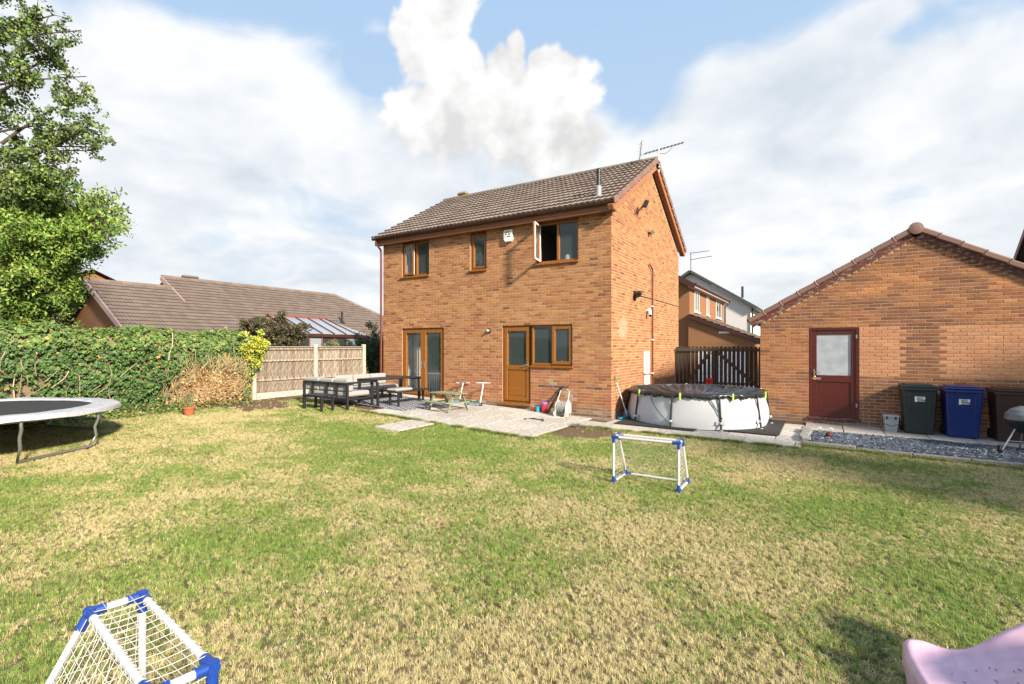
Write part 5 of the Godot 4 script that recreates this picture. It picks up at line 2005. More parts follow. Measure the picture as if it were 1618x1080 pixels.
# ---------------------------------------------------------------- goals
func goal(label: String, at: Vector3, yaw: float) -> void:
	var g := thing("toy_goal", label, "goal", at, yaw, "toy goals on the lawn")
	var w := 0.86
	var h := 0.62
	var td := 0.2
	var bd := 0.52
	var r := 0.0165
	var x0 := -w * 0.5
	var x1 := w * 0.5
	for x in [x0, x1]:
		for e in [["post", Vector3(x, r, 0), Vector3(x, h, 0)], ["back_leg", Vector3(x, r, -bd), Vector3(x, h, -td)], ["top_arm", Vector3(x, h, 0), Vector3(x, h, -td)], ["base_bar", Vector3(x, r, 0), Vector3(x, r, -bd)]]:
			var m := MB.new()
			m.tube([e[1], e[2]], r, 12)
			part(g, e[0], m, M.pvc)
	for e in [["crossbar", h, 0.0], ["rear_crossbar", h, -td], ["rear_base_bar", r, -bd]]:
		var m := MB.new()
		m.tube([Vector3(x0, e[1], e[2]), Vector3(x1, e[1], e[2])], r, 12)
		part(g, e[0], m, M.pvc)
	for x in [x0, x1]:
		var s := 1.0 if x < 0 else -1.0
		for q in [[Vector3(x, h, 0), [Vector3(s, 0, 0), Vector3(0, -1, 0), Vector3(0, 0, -1)]], [Vector3(x, h, -td), [Vector3(s, 0, 0), Vector3(0, -h, -(bd - td)).normalized(), Vector3(0, 0, 1)]], [Vector3(x, r, -bd), [Vector3(s, 0, 0), Vector3(0, 0, 1), Vector3(0, h, bd - td).normalized()]], [Vector3(x, r, 0), [Vector3(0, 1, 0), Vector3(0, 0, -1)]]]:
			var m := MB.new()
			for d in q[1]:
				var l := 0.075 if absf(d.z) < 0.5 or absf(q[0].y - h) > 0.01 else 0.06
				m.tube([q[0] - d * 0.022, q[0] + d * l], r + 0.005, 12)
			part(g, "joint", m, M.pvc_blue)
	# net: back sheet, roof and both sides in one piece
	var n := MB.new()
	var st := 0.055
	var line := func(a: Vector3, b: Vector3, sag: float) -> void:
		var pts := []
		for k in 5:
			var u := k / 4.0
			pts.append(a.lerp(b, u) + Vector3(0, -sag * sin(u * PI), -sag * 0.5 * sin(u * PI)))
		n.tube(pts, 0.0016, 4, false)
	var cols := int(w / st)
	for i in cols + 1:
		var x := x0 + w * i / cols
		line.call(Vector3(x, h + 0.02, 0.0), Vector3(x, h + 0.02, -td), 0.008)
		line.call(Vector3(x, h, -td - 0.018), Vector3(x, 0.03, -bd - 0.01), 0.01)
	for j in 12:
		var u := j / 11.0
		line.call(Vector3(x0, lerpf(h, 0.03, u), lerpf(-td, -bd, u) - 0.015), Vector3(x1, lerpf(h, 0.03, u), lerpf(-td, -bd, u) - 0.015), 0.012)
	for j in 4:
		line.call(Vector3(x0, h + 0.02, -td * j / 4.0), Vector3(x1, h + 0.02, -td * j / 4.0), 0.008)
	for x in [x0, x1]:
		for j in 11:
			var u := (j + 0.5) / 11.0
			line.call(Vector3(x, lerpf(h, 0.03, u), 0), Vector3(x, lerpf(h, 0.03, u), lerpf(-td, -bd, u)), 0.006)
		for j in 7:
			var u := (j + 0.5) / 7.0
			line.call(Vector3(x, h, -td * u), Vector3(x, 0.03, -bd * u), 0.004)
		# turns of the net's cord round the bars
	for i in 14:
		var x := x0 + w * (i + 0.5) / 14.0
		for q in [[h, 0.0], [h, -td]]:
			var pts := []
			for k in 7:
				var a := TAU * k / 6.0
				pts.append(Vector3(x + 0.008 * k / 6.0, q[0] + cos(a) * (r + 0.002), q[1] + sin(a) * (r + 0.002)))
			n.tube(pts, 0.0018, 4, false)
	part(g, "net", n, M.string)

# ---------------------------------------------------------------- trampoline
func build_trampoline() -> void:
	var c := on(-6.62, 9.62)
	var rim_y := 0.56
	var t := thing("trampoline", "round garden trampoline with grey padded rim beside the ivy hedge", "trampoline", c)
	var R := 1.86
	var n := 64
	var bed := MB.new()
	var ri := R - 0.34
	for k in n:
		var a := TAU * k / n
		var b := TAU * (k + 1) / n
		for j in 5:
			var r0 := ri * j / 5.0
			var r1 := ri * (j + 1) / 5.0
			var y := func(r: float) -> float: return rim_y - 0.012 - 0.03 * (1.0 - r / ri)
			if j == 0:
				bed.tri(Vector3(0, y.call(0.0), 0), Vector3(cos(a) * r1, y.call(r1), -sin(a) * r1), Vector3(cos(b) * r1, y.call(r1), -sin(b) * r1))
			else:
				bed.quad(Vector3(cos(a) * r0, y.call(r0), -sin(a) * r0), Vector3(cos(a) * r1, y.call(r1), -sin(a) * r1), Vector3(cos(b) * r1, y.call(r1), -sin(b) * r1), Vector3(cos(b) * r0, y.call(r0), -sin(b) * r0))
	part(t, "jumping_mat", bed, M.mesh_mat)
	var pad := MB.new()
	var wob := func(a: float) -> float: return 0.018 * sin(a * 5.0 + 1.0) + 0.012 * sin(a * 11.0) + 0.008 * sin(a * 23.0)
	for k in n * 2:
		var a := TAU * k / (n * 2.0)
		var b := TAU * (k + 1) / (n * 2.0)
		var prof := func(ang: float) -> Array:
			var o := []
			var wv: float = wob.call(ang)
			for e in [[ri - 0.03 + wv, -0.004], [ri + 0.02 + wv, 0.022], [ri + 0.15, 0.026 + wv * 0.4], [R - 0.05, 0.02 + wv * 0.4], [R + 0.02, 0.0], [R + 0.035 + wv * 0.3, -0.05 + wv * 0.4]]:
				o.append(Vector3(cos(ang) * e[0], rim_y + e[1], -sin(ang) * e[0]))
			return o
		var pa: Array = prof.call(a)
		var pb: Array = prof.call(b)
		for j in 5:
			pad.quad(pa[j], pa[j + 1], pb[j + 1], pb[j])
	part(t, "rim_pad", pad, M.pad)
	var rg := MB.new()
	var ring := []
	for k in n + 1:
		ring.append(Vector3(cos(TAU * k / n) * (R - 0.03), rim_y - 0.045, -sin(TAU * k / n) * (R - 0.03)))
	rg.tube(ring, 0.022, 8, false)
	part(t, "frame_ring", rg, M.steel)
	# four W-shaped leg sets: two curved uprights joined by a base tube
	for k in 4:
		var a0 := 0.42 + TAU * k / 4.0
		var lg := MB.new()
		var pts := []
		for s in [-1, 1]:
			var a: float = a0 + s * 0.30
			var d := Vector3(cos(a), 0, -sin(a))
			var base := d * (R - 0.10)
			var hgt := gnd(c.x + base.x) - c.y
			var col := [d * (R - 0.03) + Vector3(0, rim_y - 0.05, 0), d * (R - 0.02) + Vector3(0, rim_y - 0.16, 0), d * (R - 0.07) + Vector3(0, 0.28, 0), d * (R - 0.05) + Vector3(0, 0.14, 0), d * (R - 0.14) + Vector3(0, hgt + 0.03, 0)]
			if s == 1:
				col.reverse()
			pts.append_array(col)
		lg.tube(pts, 0.021, 8)
		part(t, "leg", lg, M.steel)

# ---------------------------------------------------------------- slide
func build_slide() -> void:
	# exit end of a toddler's slide; local x runs up the chute, z across it
	var s := thing("slide", "pale pink plastic toddler slide chute with raised side walls", "slide", Vector3(4.80, -0.06, 8.42), 0.0)
	var axis := Vector3(1.0, 0, -0.16).normalized()
	s.rotation.y = atan2(-axis.z, axis.x)
	var m := MB.new()
	var W := 0.21
	var nx := 34
	var bedy := func(x: float) -> float:
		return 0.165 - 0.02 * exp(-x * x / 0.004) + 0.40 * (x - 0.13) * smoothstep(0.08, 0.40, x)
	var wall := func(x: float) -> float:
		return 0.045 + 0.03 * exp(-pow((x - 0.02) / 0.07, 2.0)) - 0.012 * exp(-pow((x - 0.22) / 0.12, 2.0)) + 0.15 * smoothstep(0.2, 0.8, x)
	var sec := func(x: float) -> Array:
		var b: float = bedy.call(x)
		var w: float = wall.call(x)
		var o := []
		for e in [[-W - 0.028, -0.05], [-W - 0.03, w - 0.012], [-W - 0.022, w], [-W - 0.006, w], [-W + 0.004, w - 0.012], [-W + 0.03, 0.022], [-W + 0.075, 0.002], [0.0, -0.004], [W - 0.075, 0.002], [W - 0.03, 0.022], [W - 0.004, w - 0.012], [W + 0.006, w], [W + 0.022, w], [W + 0.03, w - 0.012], [W + 0.028, -0.05]]:
			o.append(Vector3(x, b + e[1], e[0]))
		return o
	var rows := []
	for e in [[-0.034, 0.15], [-0.036, 0.07], [-0.032, 0.028], [-0.022, 0.009], [-0.009, 0.001]]:
		var o := []
		for q in sec.call(0.0):
			o.append(Vector3(e[0], maxf(q.y - e[1], 0.0), q.z * (1.0 - e[1] * 0.1)))
		rows.append(o)
	for i in nx + 1:
		rows.append(sec.call(i / float(nx) * 1.15))
	nx = rows.size() - 1
	var cnt: int = rows[0].size()
	var nr := []
	for i in nx + 1:
		var rr := []
		for j in cnt:
			var du: Vector3 = rows[mini(i + 1, nx)][j] - rows[maxi(i - 1, 0)][j]
			var dv: Vector3 = rows[i][mini(j + 1, cnt - 1)] - rows[i][maxi(j - 1, 0)]
			rr.append(dv.cross(du).normalized())
		nr.append(rr)
	for i in nx:
		for j in cnt - 1:
			m.quadn(rows[i][j], rows[i][j + 1], rows[i + 1][j + 1], rows[i + 1][j], nr[i][j], nr[i][j + 1], nr[i + 1][j + 1], nr[i + 1][j])
	part(s, "chute", m, M.pink)
	# supports further up the chute, outside the picture
	var sp := MB.new()
	for z in [-0.2, 0.2]:
		sp.bar(Vector3(1.1, -0.02, z), Vector3(1.1, bedy.call(1.1) - 0.02, z), 0.05, 0.05, Vector3.UP, 0.01)
	part(s, "support", sp, M.purple)
	# twig and leaf litter stuck to the chute
	var tw := MB.new()
	tw.col = Color(0.16, 0.12, 0.09)
	for k in 30:
		var x := rng.randf_range(0.1, 0.62)
		var z := rng.randf_range(-0.1, 0.14)
		var y: float = bedy.call(x) + 0.004
		var d := Vector3(rng.randfn(0, 1), 0, rng.randfn(0, 1)).normalized() * rng.randf_range(0.002, 0.009)
		tw.bar(Vector3(x, y, z) - d, Vector3(x, y, z) + d, 0.003, 0.003)
	tw.tube([Vector3(0.40, bedy.call(0.40) + 0.008, -0.02), Vector3(0.43, bedy.call(0.43) + 0.012, 0.03), Vector3(0.45, bedy.call(0.45) + 0.006, 0.07)], [0.002, 0.007, 0.003], 5)
	tw.tube([Vector3(0.42, bedy.call(0.42) + 0.006, 0.085), Vector3(0.46, bedy.call(0.46) + 0.012, 0.075), Vector3(0.50, bedy.call(0.50) + 0.006, 0.08)], [0.003, 0.009, 0.003], 5)
	tw.tube([Vector3(0.47, bedy.call(0.47) + 0.006, -0.05), Vector3(0.55, bedy.call(0.55) + 0.008, -0.06)], 0.002, 5)
	stuff(part(s, "leaf_litter", tw, M.twig))

# ---------------------------------------------------------------- patio furniture
func cushion(parent: Node, lo: Vector3, hi: Vector3) -> void:
	var c := MB.new()
	c.col = Color.WHITE * rng.randf_range(0.94, 1.04)
	c.box(lo, hi, 0.035)
	part(parent, "cushion", c, M.cushion)

func build_furniture() -> void:
	var base := gnd(-6.3) + 0.03
	# printed outdoor rug
	var im := Image.create_empty(256, 256, false, Image.FORMAT_RGB8)
	for y in 256:
		for x in 256:
			var d := Vector2(fposmod(x, 32.0) - 16.0, fposmod(y + (16.0 if int(x / 32.0) % 2 else 0.0), 32.0) - 16.0).length()
			var e := 0.74 if d < 6.5 or (d > 10.5 and d < 13.0) else 0.30
			im.set_pixel(x, y, Color(e, e * 1.02, e * 1.08))
	M.rug.albedo_texture = ImageTexture.create_from_image(im)
	M.rug.uv1_triplanar = true
	M.rug.uv1_world_triplanar = true
	M.rug.uv1_scale = Vector3(0.8, 0.8, 0.8)
	var r := MB.new()
	r.box(Vector3(-1.35, 0, -1.0), Vector3(1.35, 0.01, 1.0), 0.003)
	var ro := part(self, "outdoor_rug", r, M.rug)
	ro.position = on(-5.75, 1.55, 0.034)
	ro.rotation.z = -0.045
	tag(ro, "dark patterned outdoor rug under the dining table on the patio", "rug")
	# corner sofa: one wing along the lawn edge (its back to the lawn), the other along the fence
	var s := thing("corner_sofa", "charcoal framed corner sofa with pale grey cushions on the patio", "sofa", Vector3(0, base, 0))
	var x0 := -7.25
	var x1 := -5.58
	var zb := 3.30
	var zf := 2.50
	var bars := [["leg", Vector3(x0, -0.03, zb), Vector3(x0, 0.62, zb)], ["leg", Vector3(x1, -0.06, zb), Vector3(x1, 0.60, zb)], ["leg", Vector3(x1, -0.06, zf), Vector3(x1, 0.60, zf)], ["leg", Vector3(-6.45, -0.04, zf), Vector3(-6.45, 0.26, zf)],
		["leg", Vector3(x0, -0.02, 0.55), Vector3(x0, 0.62, 0.55)], ["leg", Vector3(x0 + 0.75, -0.04, 0.55), Vector3(x0 + 0.75, 0.6, 0.55)]]
	for e in bars:
		var b := MB.new()
		b.bar(e[1], e[2], 0.06, 0.06, Vector3.UP, 0.006)
		part(s, e[0], b, M.charcoal)
	var rails := [[Vector3(x0, 0.60, zb), Vector3(x1, 0.585, zb)], [Vector3(x1, 0.60, zb), Vector3(x1, 0.60, zf)], [Vector3(x0, 0.22, zb), Vector3(x1, 0.205, zb)], [Vector3(x1, 0.20, zb), Vector3(x1, 0.20, zf)], [Vector3(x1, 0.20, zf), Vector3(x0 + 0.75, 0.22, zf)], [Vector3(x0 + 0.75, 0.22, zf), Vector3(x0 + 0.75, 0.22, 0.55)], [Vector3(x0, 0.6, zb), Vector3(x0, 0.6, 0.55)], [Vector3(x0, 0.22, zb), Vector3(x0, 0.22, 0.55)], [Vector3(x0, 0.22, 0.55), Vector3(x0 + 0.75, 0.22, 0.55)], [Vector3(x0, 0.6, 0.55), Vector3(x0 + 0.75, 0.6, 0.55)]]
	for e in rails:
		var b := MB.new()
		b.bar(e[0], e[1], 0.05, 0.05, Vector3.UP, 0.006)
		part(s, "rail", b, M.charcoal)
	for x in [-6.9, -6.35, -5.97]:
		var b := MB.new()
		b.bar(Vector3(x, 0.2, zb), Vector3(x, 0.6, zb), 0.05, 0.04, Vector3.UP, 0.004)
		part(s, "back_slat", b, M.charcoal)
	for i in 3:
		var a := x0 - 0.02 + i * 0.555
		cushion(s, Vector3(a, 0.38, zb - 0.24), Vector3(a + 0.54, 0.70, zb - 0.04))
	cushion(s, Vector3(x0 + 0.05, 0.25, zf + 0.02), Vector3(x0 + 0.75, 0.38, zb - 0.05))
	cushion(s, Vector3(x0 + 0.76, 0.25, zf + 0.02), Vector3(x1 - 0.05, 0.38, zb - 0.05))
	for i in 3:
		var z := 2.48 - i * 0.64
		cushion(s, Vector3(x0 + 0.05, 0.25, z - 0.63), Vector3(x0 + 0.74, 0.38, z))
		cushion(s, Vector3(x0 + 0.04, 0.385, z - 0.62), Vector3(x0 + 0.22, 0.70, z - 0.01))
	# dining table
	var t := thing("dining_table", "charcoal slatted outdoor dining table beside the French doors", "table", Vector3(-5.72, gnd(-5.72) + 0.04, 1.72))
	for i in 6:
		var b := MB.new()
		var xa := -0.39 + i * 0.13
		b.box(Vector3(xa, 0.65, -0.82), Vector3(xa + 0.122, 0.68, 0.82), 0.004)
		part(t, "slat", b, M.charcoal)
	for z in [-0.81, 0.81]:
		var b := MB.new()
		b.box(Vector3(-0.36, 0.60, z - 0.03), Vector3(0.36, 0.649, z + 0.03), 0.004)
		part(t, "apron", b, M.charcoal)
		for x in [-0.33, 0.33]:
			b = MB.new()
			b.bar(Vector3(x, 0.60, z * 0.96), Vector3(x * 1.08, -0.03 if x > 0 else 0.0, z * 0.96), 0.07, 0.055, Vector3.BACK, 0.006)
			part(t, "leg", b, M.charcoal)
	# bench
	var be := thing("garden_bench", "charcoal backless bench between the dining table and picnic table", "bench", Vector3(-5.12, gnd(-5.12) + 0.04, 1.55))
	for i in 3:
		var b := MB.new()
		b.box(Vector3(-0.18 + i * 0.122, 0.35, -0.72), Vector3(-0.066 + i * 0.122, 0.385, 0.72), 0.004)
		part(be, "slat", b, M.charcoal)
	for z in [-0.66, 0.62]:
		for x in [-0.15, 0.15]:
			var b := MB.new()
			b.bar(Vector3(x, -0.01, z), Vector3(x, 0.35, z), 0.05, 0.05, Vector3.UP, 0.005)
			part(be, "leg", b, M.charcoal)
	cushion(be, Vector3(-0.19, 0.388, 0.1), Vector3(0.19, 0.46, 0.72))
	# low stool on the lawn edge
	var st := thing("garden_stool", "low charcoal footstool on the grass behind the sofa", "stool", on(-6.12, 3.72, 0.0))
	for i in 4:
		var b := MB.new()
		b.box(Vector3(-0.36 + i * 0.18, 0.35, -0.2), Vector3(-0.188 + i * 0.18, 0.38, 0.2), 0.004)
		part(st, "slat", b, M.charcoal)
	for z in [-0.16, 0.16]:
		for x in [-0.32, 0.32]:
			var b := MB.new()
			b.bar(Vector3(x, -0.02 - x * 0.045, z), Vector3(x, 0.35, z), 0.055, 0.05, Vector3.UP, 0.005)
			part(st, "leg", b, M.charcoal)
	# child's picnic table
	var p := thing("picnic_table", "small faded green wooden picnic table with two attached benches", "picnic table", on(-3.78, 1.60, 0.026), -0.12)
	for i in 4:
		var b := MB.new()
		b.col = Color.WHITE * rng.randf_range(0.9, 1.1)
		b.box(Vector3(-0.48, 0.425, -0.22 + i * 0.112), Vector3(0.48, 0.45, -0.116 + i * 0.112), 0.004)
		part(p, "top_board", b, M.sage)
	for z in [-0.45, 0.45]:
		var b := MB.new()
		b.box(Vector3(-0.48, 0.225, z - 0.075), Vector3(0.48, 0.25, z + 0.075), 0.004)
		part(p, "bench_board", b, M.sage)
	for x in [-0.34, 0.34]:
		for sg in [-1.0, 1.0]:
			var b := MB.new()
			b.bar(Vector3(x, 0.0 - x * 0.0, sg * 0.36), Vector3(x, 0.425, sg * 0.15), 0.03, 0.06, Vector3.RIGHT, 0.004)
			part(p, "leg", b, M.sage)
		for e in [[0.195, 0.5], [0.395, 0.2]]:
			var b := MB.new()
			b.box(Vector3(x + 0.016, e[0], -e[1]), Vector3(x + 0.045, e[0] + 0.03, e[1]), 0.003)
			part(p, "cross_bar", b, M.sage)
	# two scooters leaning at the wall
	scooter("taller white and blue kick scooter leaning on the brick wall", Vector3(-3.62, 0, 0.42), 0.62, M.white)
	scooter("smaller pink gripped kick scooter nearest the French doors", Vector3(-4.42, 0, 0.30), 0.55, M.steel)
	# sand toys
	for e in [["orange toy beaker with sloping rim by the brick wall", -2.09, 0.13, 0.055, 0.11, M.orange], ["blue toy bucket beside the brick wall", -1.95, 0.17, 0.075, 0.15, M.cyan], ["red toy bucket with a purple rim by the hose reel", -1.76, 0.17, 0.085, 0.22, M.red]]:
		var k := thing("toy_bucket", e[0], "toy bucket", on(e[1], e[2], 0.026), 0.0, "sand toys by the wall")
		var m := MB.new()
		m.lathe([Vector2(0, 0), Vector2(e[3] * 0.8, 0), Vector2(e[3], e[4]), Vector2(e[3] - 0.006, e[4]), Vector2(e[3] * 0.78, 0.008), Vector2(0, 0.008)], 18)
		part(k, "body", m, e[5])
		var rm := MB.new()
		var ring := []
		for i in 19:
			ring.append(Vector3(cos(TAU * i / 18.0) * e[3], e[4], sin(TAU * i / 18.0) * e[3]))
		rm.tube(ring, 0.007, 6, false)
		if e[5] == M.red:
			rm.lathe([Vector2(e[3] - 0.01, e[4] - 0.002), Vector2(e[3] + 0.004, e[4] + 0.03), Vector2(e[3] - 0.012, e[4] + 0.06), Vector2(0, e[4] + 0.062)], 18)
		part(k, "rim", rm, M.purple if e[5] == M.red else e[5])
	build_hose_reel()

func scooter(label: String, at: Vector3, h: float, m: Material) -> void:
	var s := thing("kick_scooter", label, "scooter", on(at.x, at.z, 0.026), 0.25, "scooters at the wall")
	var lean := -0.20
	var st := MB.new()
	st.tube([Vector3(0.0, 0.06, 0.0), Vector3(0.02, h, lean)], 0.016, 8)
	part(s, "steering_column", st, m)
	var hb := MB.new()
	hb.tube([Vector3(-0.13, h, lean + 0.02), Vector3(0.02, h + 0.01, lean), Vector3(0.17, h, lean - 0.02)], 0.013, 8)
	part(s, "handlebar", hb, m)
	for x in [-0.13, 0.17]:
		var g := MB.new()
		g.tube([Vector3(x - 0.05, h, lean + (0.02 if x < 0 else -0.02)), Vector3(x + 0.045, h, lean + (0.02 if x < 0 else -0.02))], 0.019, 8)
		part(s, "grip", g, M.pink)
	var d := MB.new()
	d.box(Vector3(-0.42, 0.05, -0.05), Vector3(0.02, 0.075, 0.05), 0.01)
	part(s, "deck", d, M.cyan)
	for x in [-0.40, 0.02]:
		var w := MB.new()
		w.t = Transform3D(Basis(Vector3.RIGHT, PI / 2), Vector3(x, 0.05, 0))
		w.lathe([Vector2(0.02, -0.014), Vector2(0.047, -0.014), Vector2(0.05, -0.008), Vector2(0.05, 0.008), Vector2(0.047, 0.014), Vector2(0.02, 0.014)], 16)
		part(s, "wheel", w, M.charcoal)

func build_hose_reel() -> void:
	var h := thing("hose_reel", "garden hose wound on a pale wheeled reel by the house", "hose reel", on(-1.15, 0.30, 0.026))
	for x in [-0.14, 0.14]:
		var f := MB.new()
		f.tube([Vector3(x, 0.03, 0.22), Vector3(x, 0.22, 0.15), Vector3(x, 0.42, 0.02), Vector3(x * 0.9, 0.62, -0.10), Vector3(x * 0.2, 0.66, -0.12)], 0.012, 8)
		f.tube([Vector3(x, 0.22, 0.15), Vector3(x, 0.10, -0.10), Vector3(x, 0.02, -0.12)], 0.012, 8)
		f.tube([Vector3(x, 0.42, 0.02), Vector3(x, 0.30, -0.14), Vector3(x, 0.08, -0.14)], 0.012, 8)
		part(h, "frame", f, M.hose)
		var d := MB.new()
		d.t = Transform3D(Basis(Vector3(0, 0, 1), PI / 2), Vector3(x, 0.22, 0.03))
		d.lathe([Vector2(0.02, -0.006), Vector2(0.165, -0.006), Vector2(0.165, 0.006), Vector2(0.02, 0.006)], 24)
		part(h, "flange", d, M.hose)
	var w := MB.new()
	for i in 9:
		for q in 2:
			var ring := []
			for k in 21:
				var a := TAU * k / 20.0
				var rr := 0.115 + q * 0.024 + 0.004 * sin(k * 1.7 + i)
				ring.append(Vector3(-0.115 + i * 0.028 + 0.01 * sin(a * 2.0 + i), 0.22 + cos(a) * rr, 0.03 + sin(a) * rr))
			w.tube(ring, 0.0125, 6, false)
	part(h, "hose", w, M.lead)
	var t := MB.new()
	t.tube([Vector3(0.1, 0.12, 0.14), Vector3(0.2, 0.04, 0.2), Vector3(0.16, 0.012, 0.34), Vector3(-0.05, 0.01, 0.42), Vector3(-0.32, 0.008, 0.46)], 0.0125, 6)
	part(h, "hose_tail", t, M.hose)
	var n := MB.new()
	n.tube([Vector3(0.0, 0.64, -0.10), Vector3(0.03, 0.70, -0.08), Vector3(0.06, 0.66, -0.03)], [0.016, 0.02, 0.012], 8)
	part(h, "nozzle", n, M.brass)
	for x in [-0.17, 0.17]:
		var k := MB.new()
		k.t = Transform3D(Basis(Vector3(0, 0, 1), PI / 2), Vector3(x, 0.07, 0.15))
		k.lathe([Vector2(0.02, -0.015), Vector2(0.066, -0.015), Vector2(0.07, 0), Vector2(0.066, 0.015), Vector2(0.02, 0.015)], 18)
		part(h, "wheel", k, M.hose)
	var b := thing("black_baton", "black padded post leaning on the wall behind the hose reel", "post", on(-1.62, 0.30, 0.026))
	var m := MB.new()
	m.bar(Vector3(0, 0.02, 0), Vector3(0.30, 0.66, -0.26), 0.06, 0.045, Vector3.UP, 0.01)
	part(b, "shaft", m, M.black)
	m = MB.new()
	m.bar(Vector3(0.285, 0.63, -0.248), Vector3(0.32, 0.70, -0.275), 0.07, 0.055, Vector3.UP, 0.01)
	part(b, "end_cap", m, M.charcoal)
	var hl := MB.new()
	var pts := []
	for k in 15:
		var a := 2.6 + 3.9 * k / 14.0
		pts.append(Vector3(cos(a) * 0.24, 0.012 + 0.012 * sin(k * 1.3), sin(a) * 0.13))
	hl.tube(pts, 0.014, 6)
	var o := part(self, "hose_offcut", hl, M.charcoal)
	o.position = on(-1.4, 1.36, 0.026)
	tag(o, "short curl of dark hose lying on the patio slabs", "hose")
	# broom by the gable and toys round it
	var br := thing("pool_brush", "white handled pool brush with green grip and teal head by the gable", "brush", Vector3(0.09, gnd(0.1) + 0.026, -0.45))
	m = MB.new()
	m.tube([Vector3(0.14, 0.09, -0.02), Vector3(-0.035, 0.92, 0.24)], 0.012, 8)
	part(br, "handle", m, M.white)
	m = MB.new()
	m.tube([Vector3(-0.035, 0.92, 0.24), Vector3(-0.05, 1.06, 0.275)], [0.016, 0.02], 8)
	part(br, "grip", m, M.green_plastic)
	m = MB.new()
	m.bar(Vector3(0.06, 0.035, 0.33), Vector3(0.22, 0.10, -0.22), 0.10, 0.045, Vector3.UP, 0.015)
	part(br, "head", m, M.teal)
	var bg := thing("net_bag", "crumpled white net bag at the foot of the gable", "bag", Vector3(0.12, gnd(0.1) + 0.026, -0.78))
	m = MB.new()
	var fn := FastNoiseLite.new()
	fn.seed = 3
	fn.frequency = 4.0
	for i in 8:
		for k in 14:
			var P := func(ii: int, kk: int) -> Vector3:
				var th := PI * 0.5 * ii / 8.0
				var ph := TAU * (kk % 14) / 14.0
				var d := Vector3(cos(th) * cos(ph) * 0.8, sin(th) * 1.3, -cos(th) * sin(ph))
				return d * (0.13 + 0.05 * fn.get_noise_3dv(d))
			m.quad(P.call(i, k), P.call(i, k + 1), P.call(i + 1, k + 1), P.call(i + 1, k))
	part(bg, "bag_body", m, M.cushion)
	var cp := thing("weed_clump", "clump of dead grey weeds in the bare soil by the patio corner", "weeds", on(-0.35, 1.32, 0.0))
	m = MB.new()
	m.col = Color(0.22, 0.2, 0.17)
	for k in 60:
		var a := rng.randf() * TAU
		var d := Vector3(cos(a), rng.randf_range(0.3, 1.2), sin(a)).normalized()
		m.tube([Vector3(cos(a), 0, sin(a)) * 0.03, d * 0.1, d * rng.randf_range(0.12, 0.2) - Vector3(0, 0.03, 0)], 0.003, 4)
	part(cp, "stems", m, M.twig)

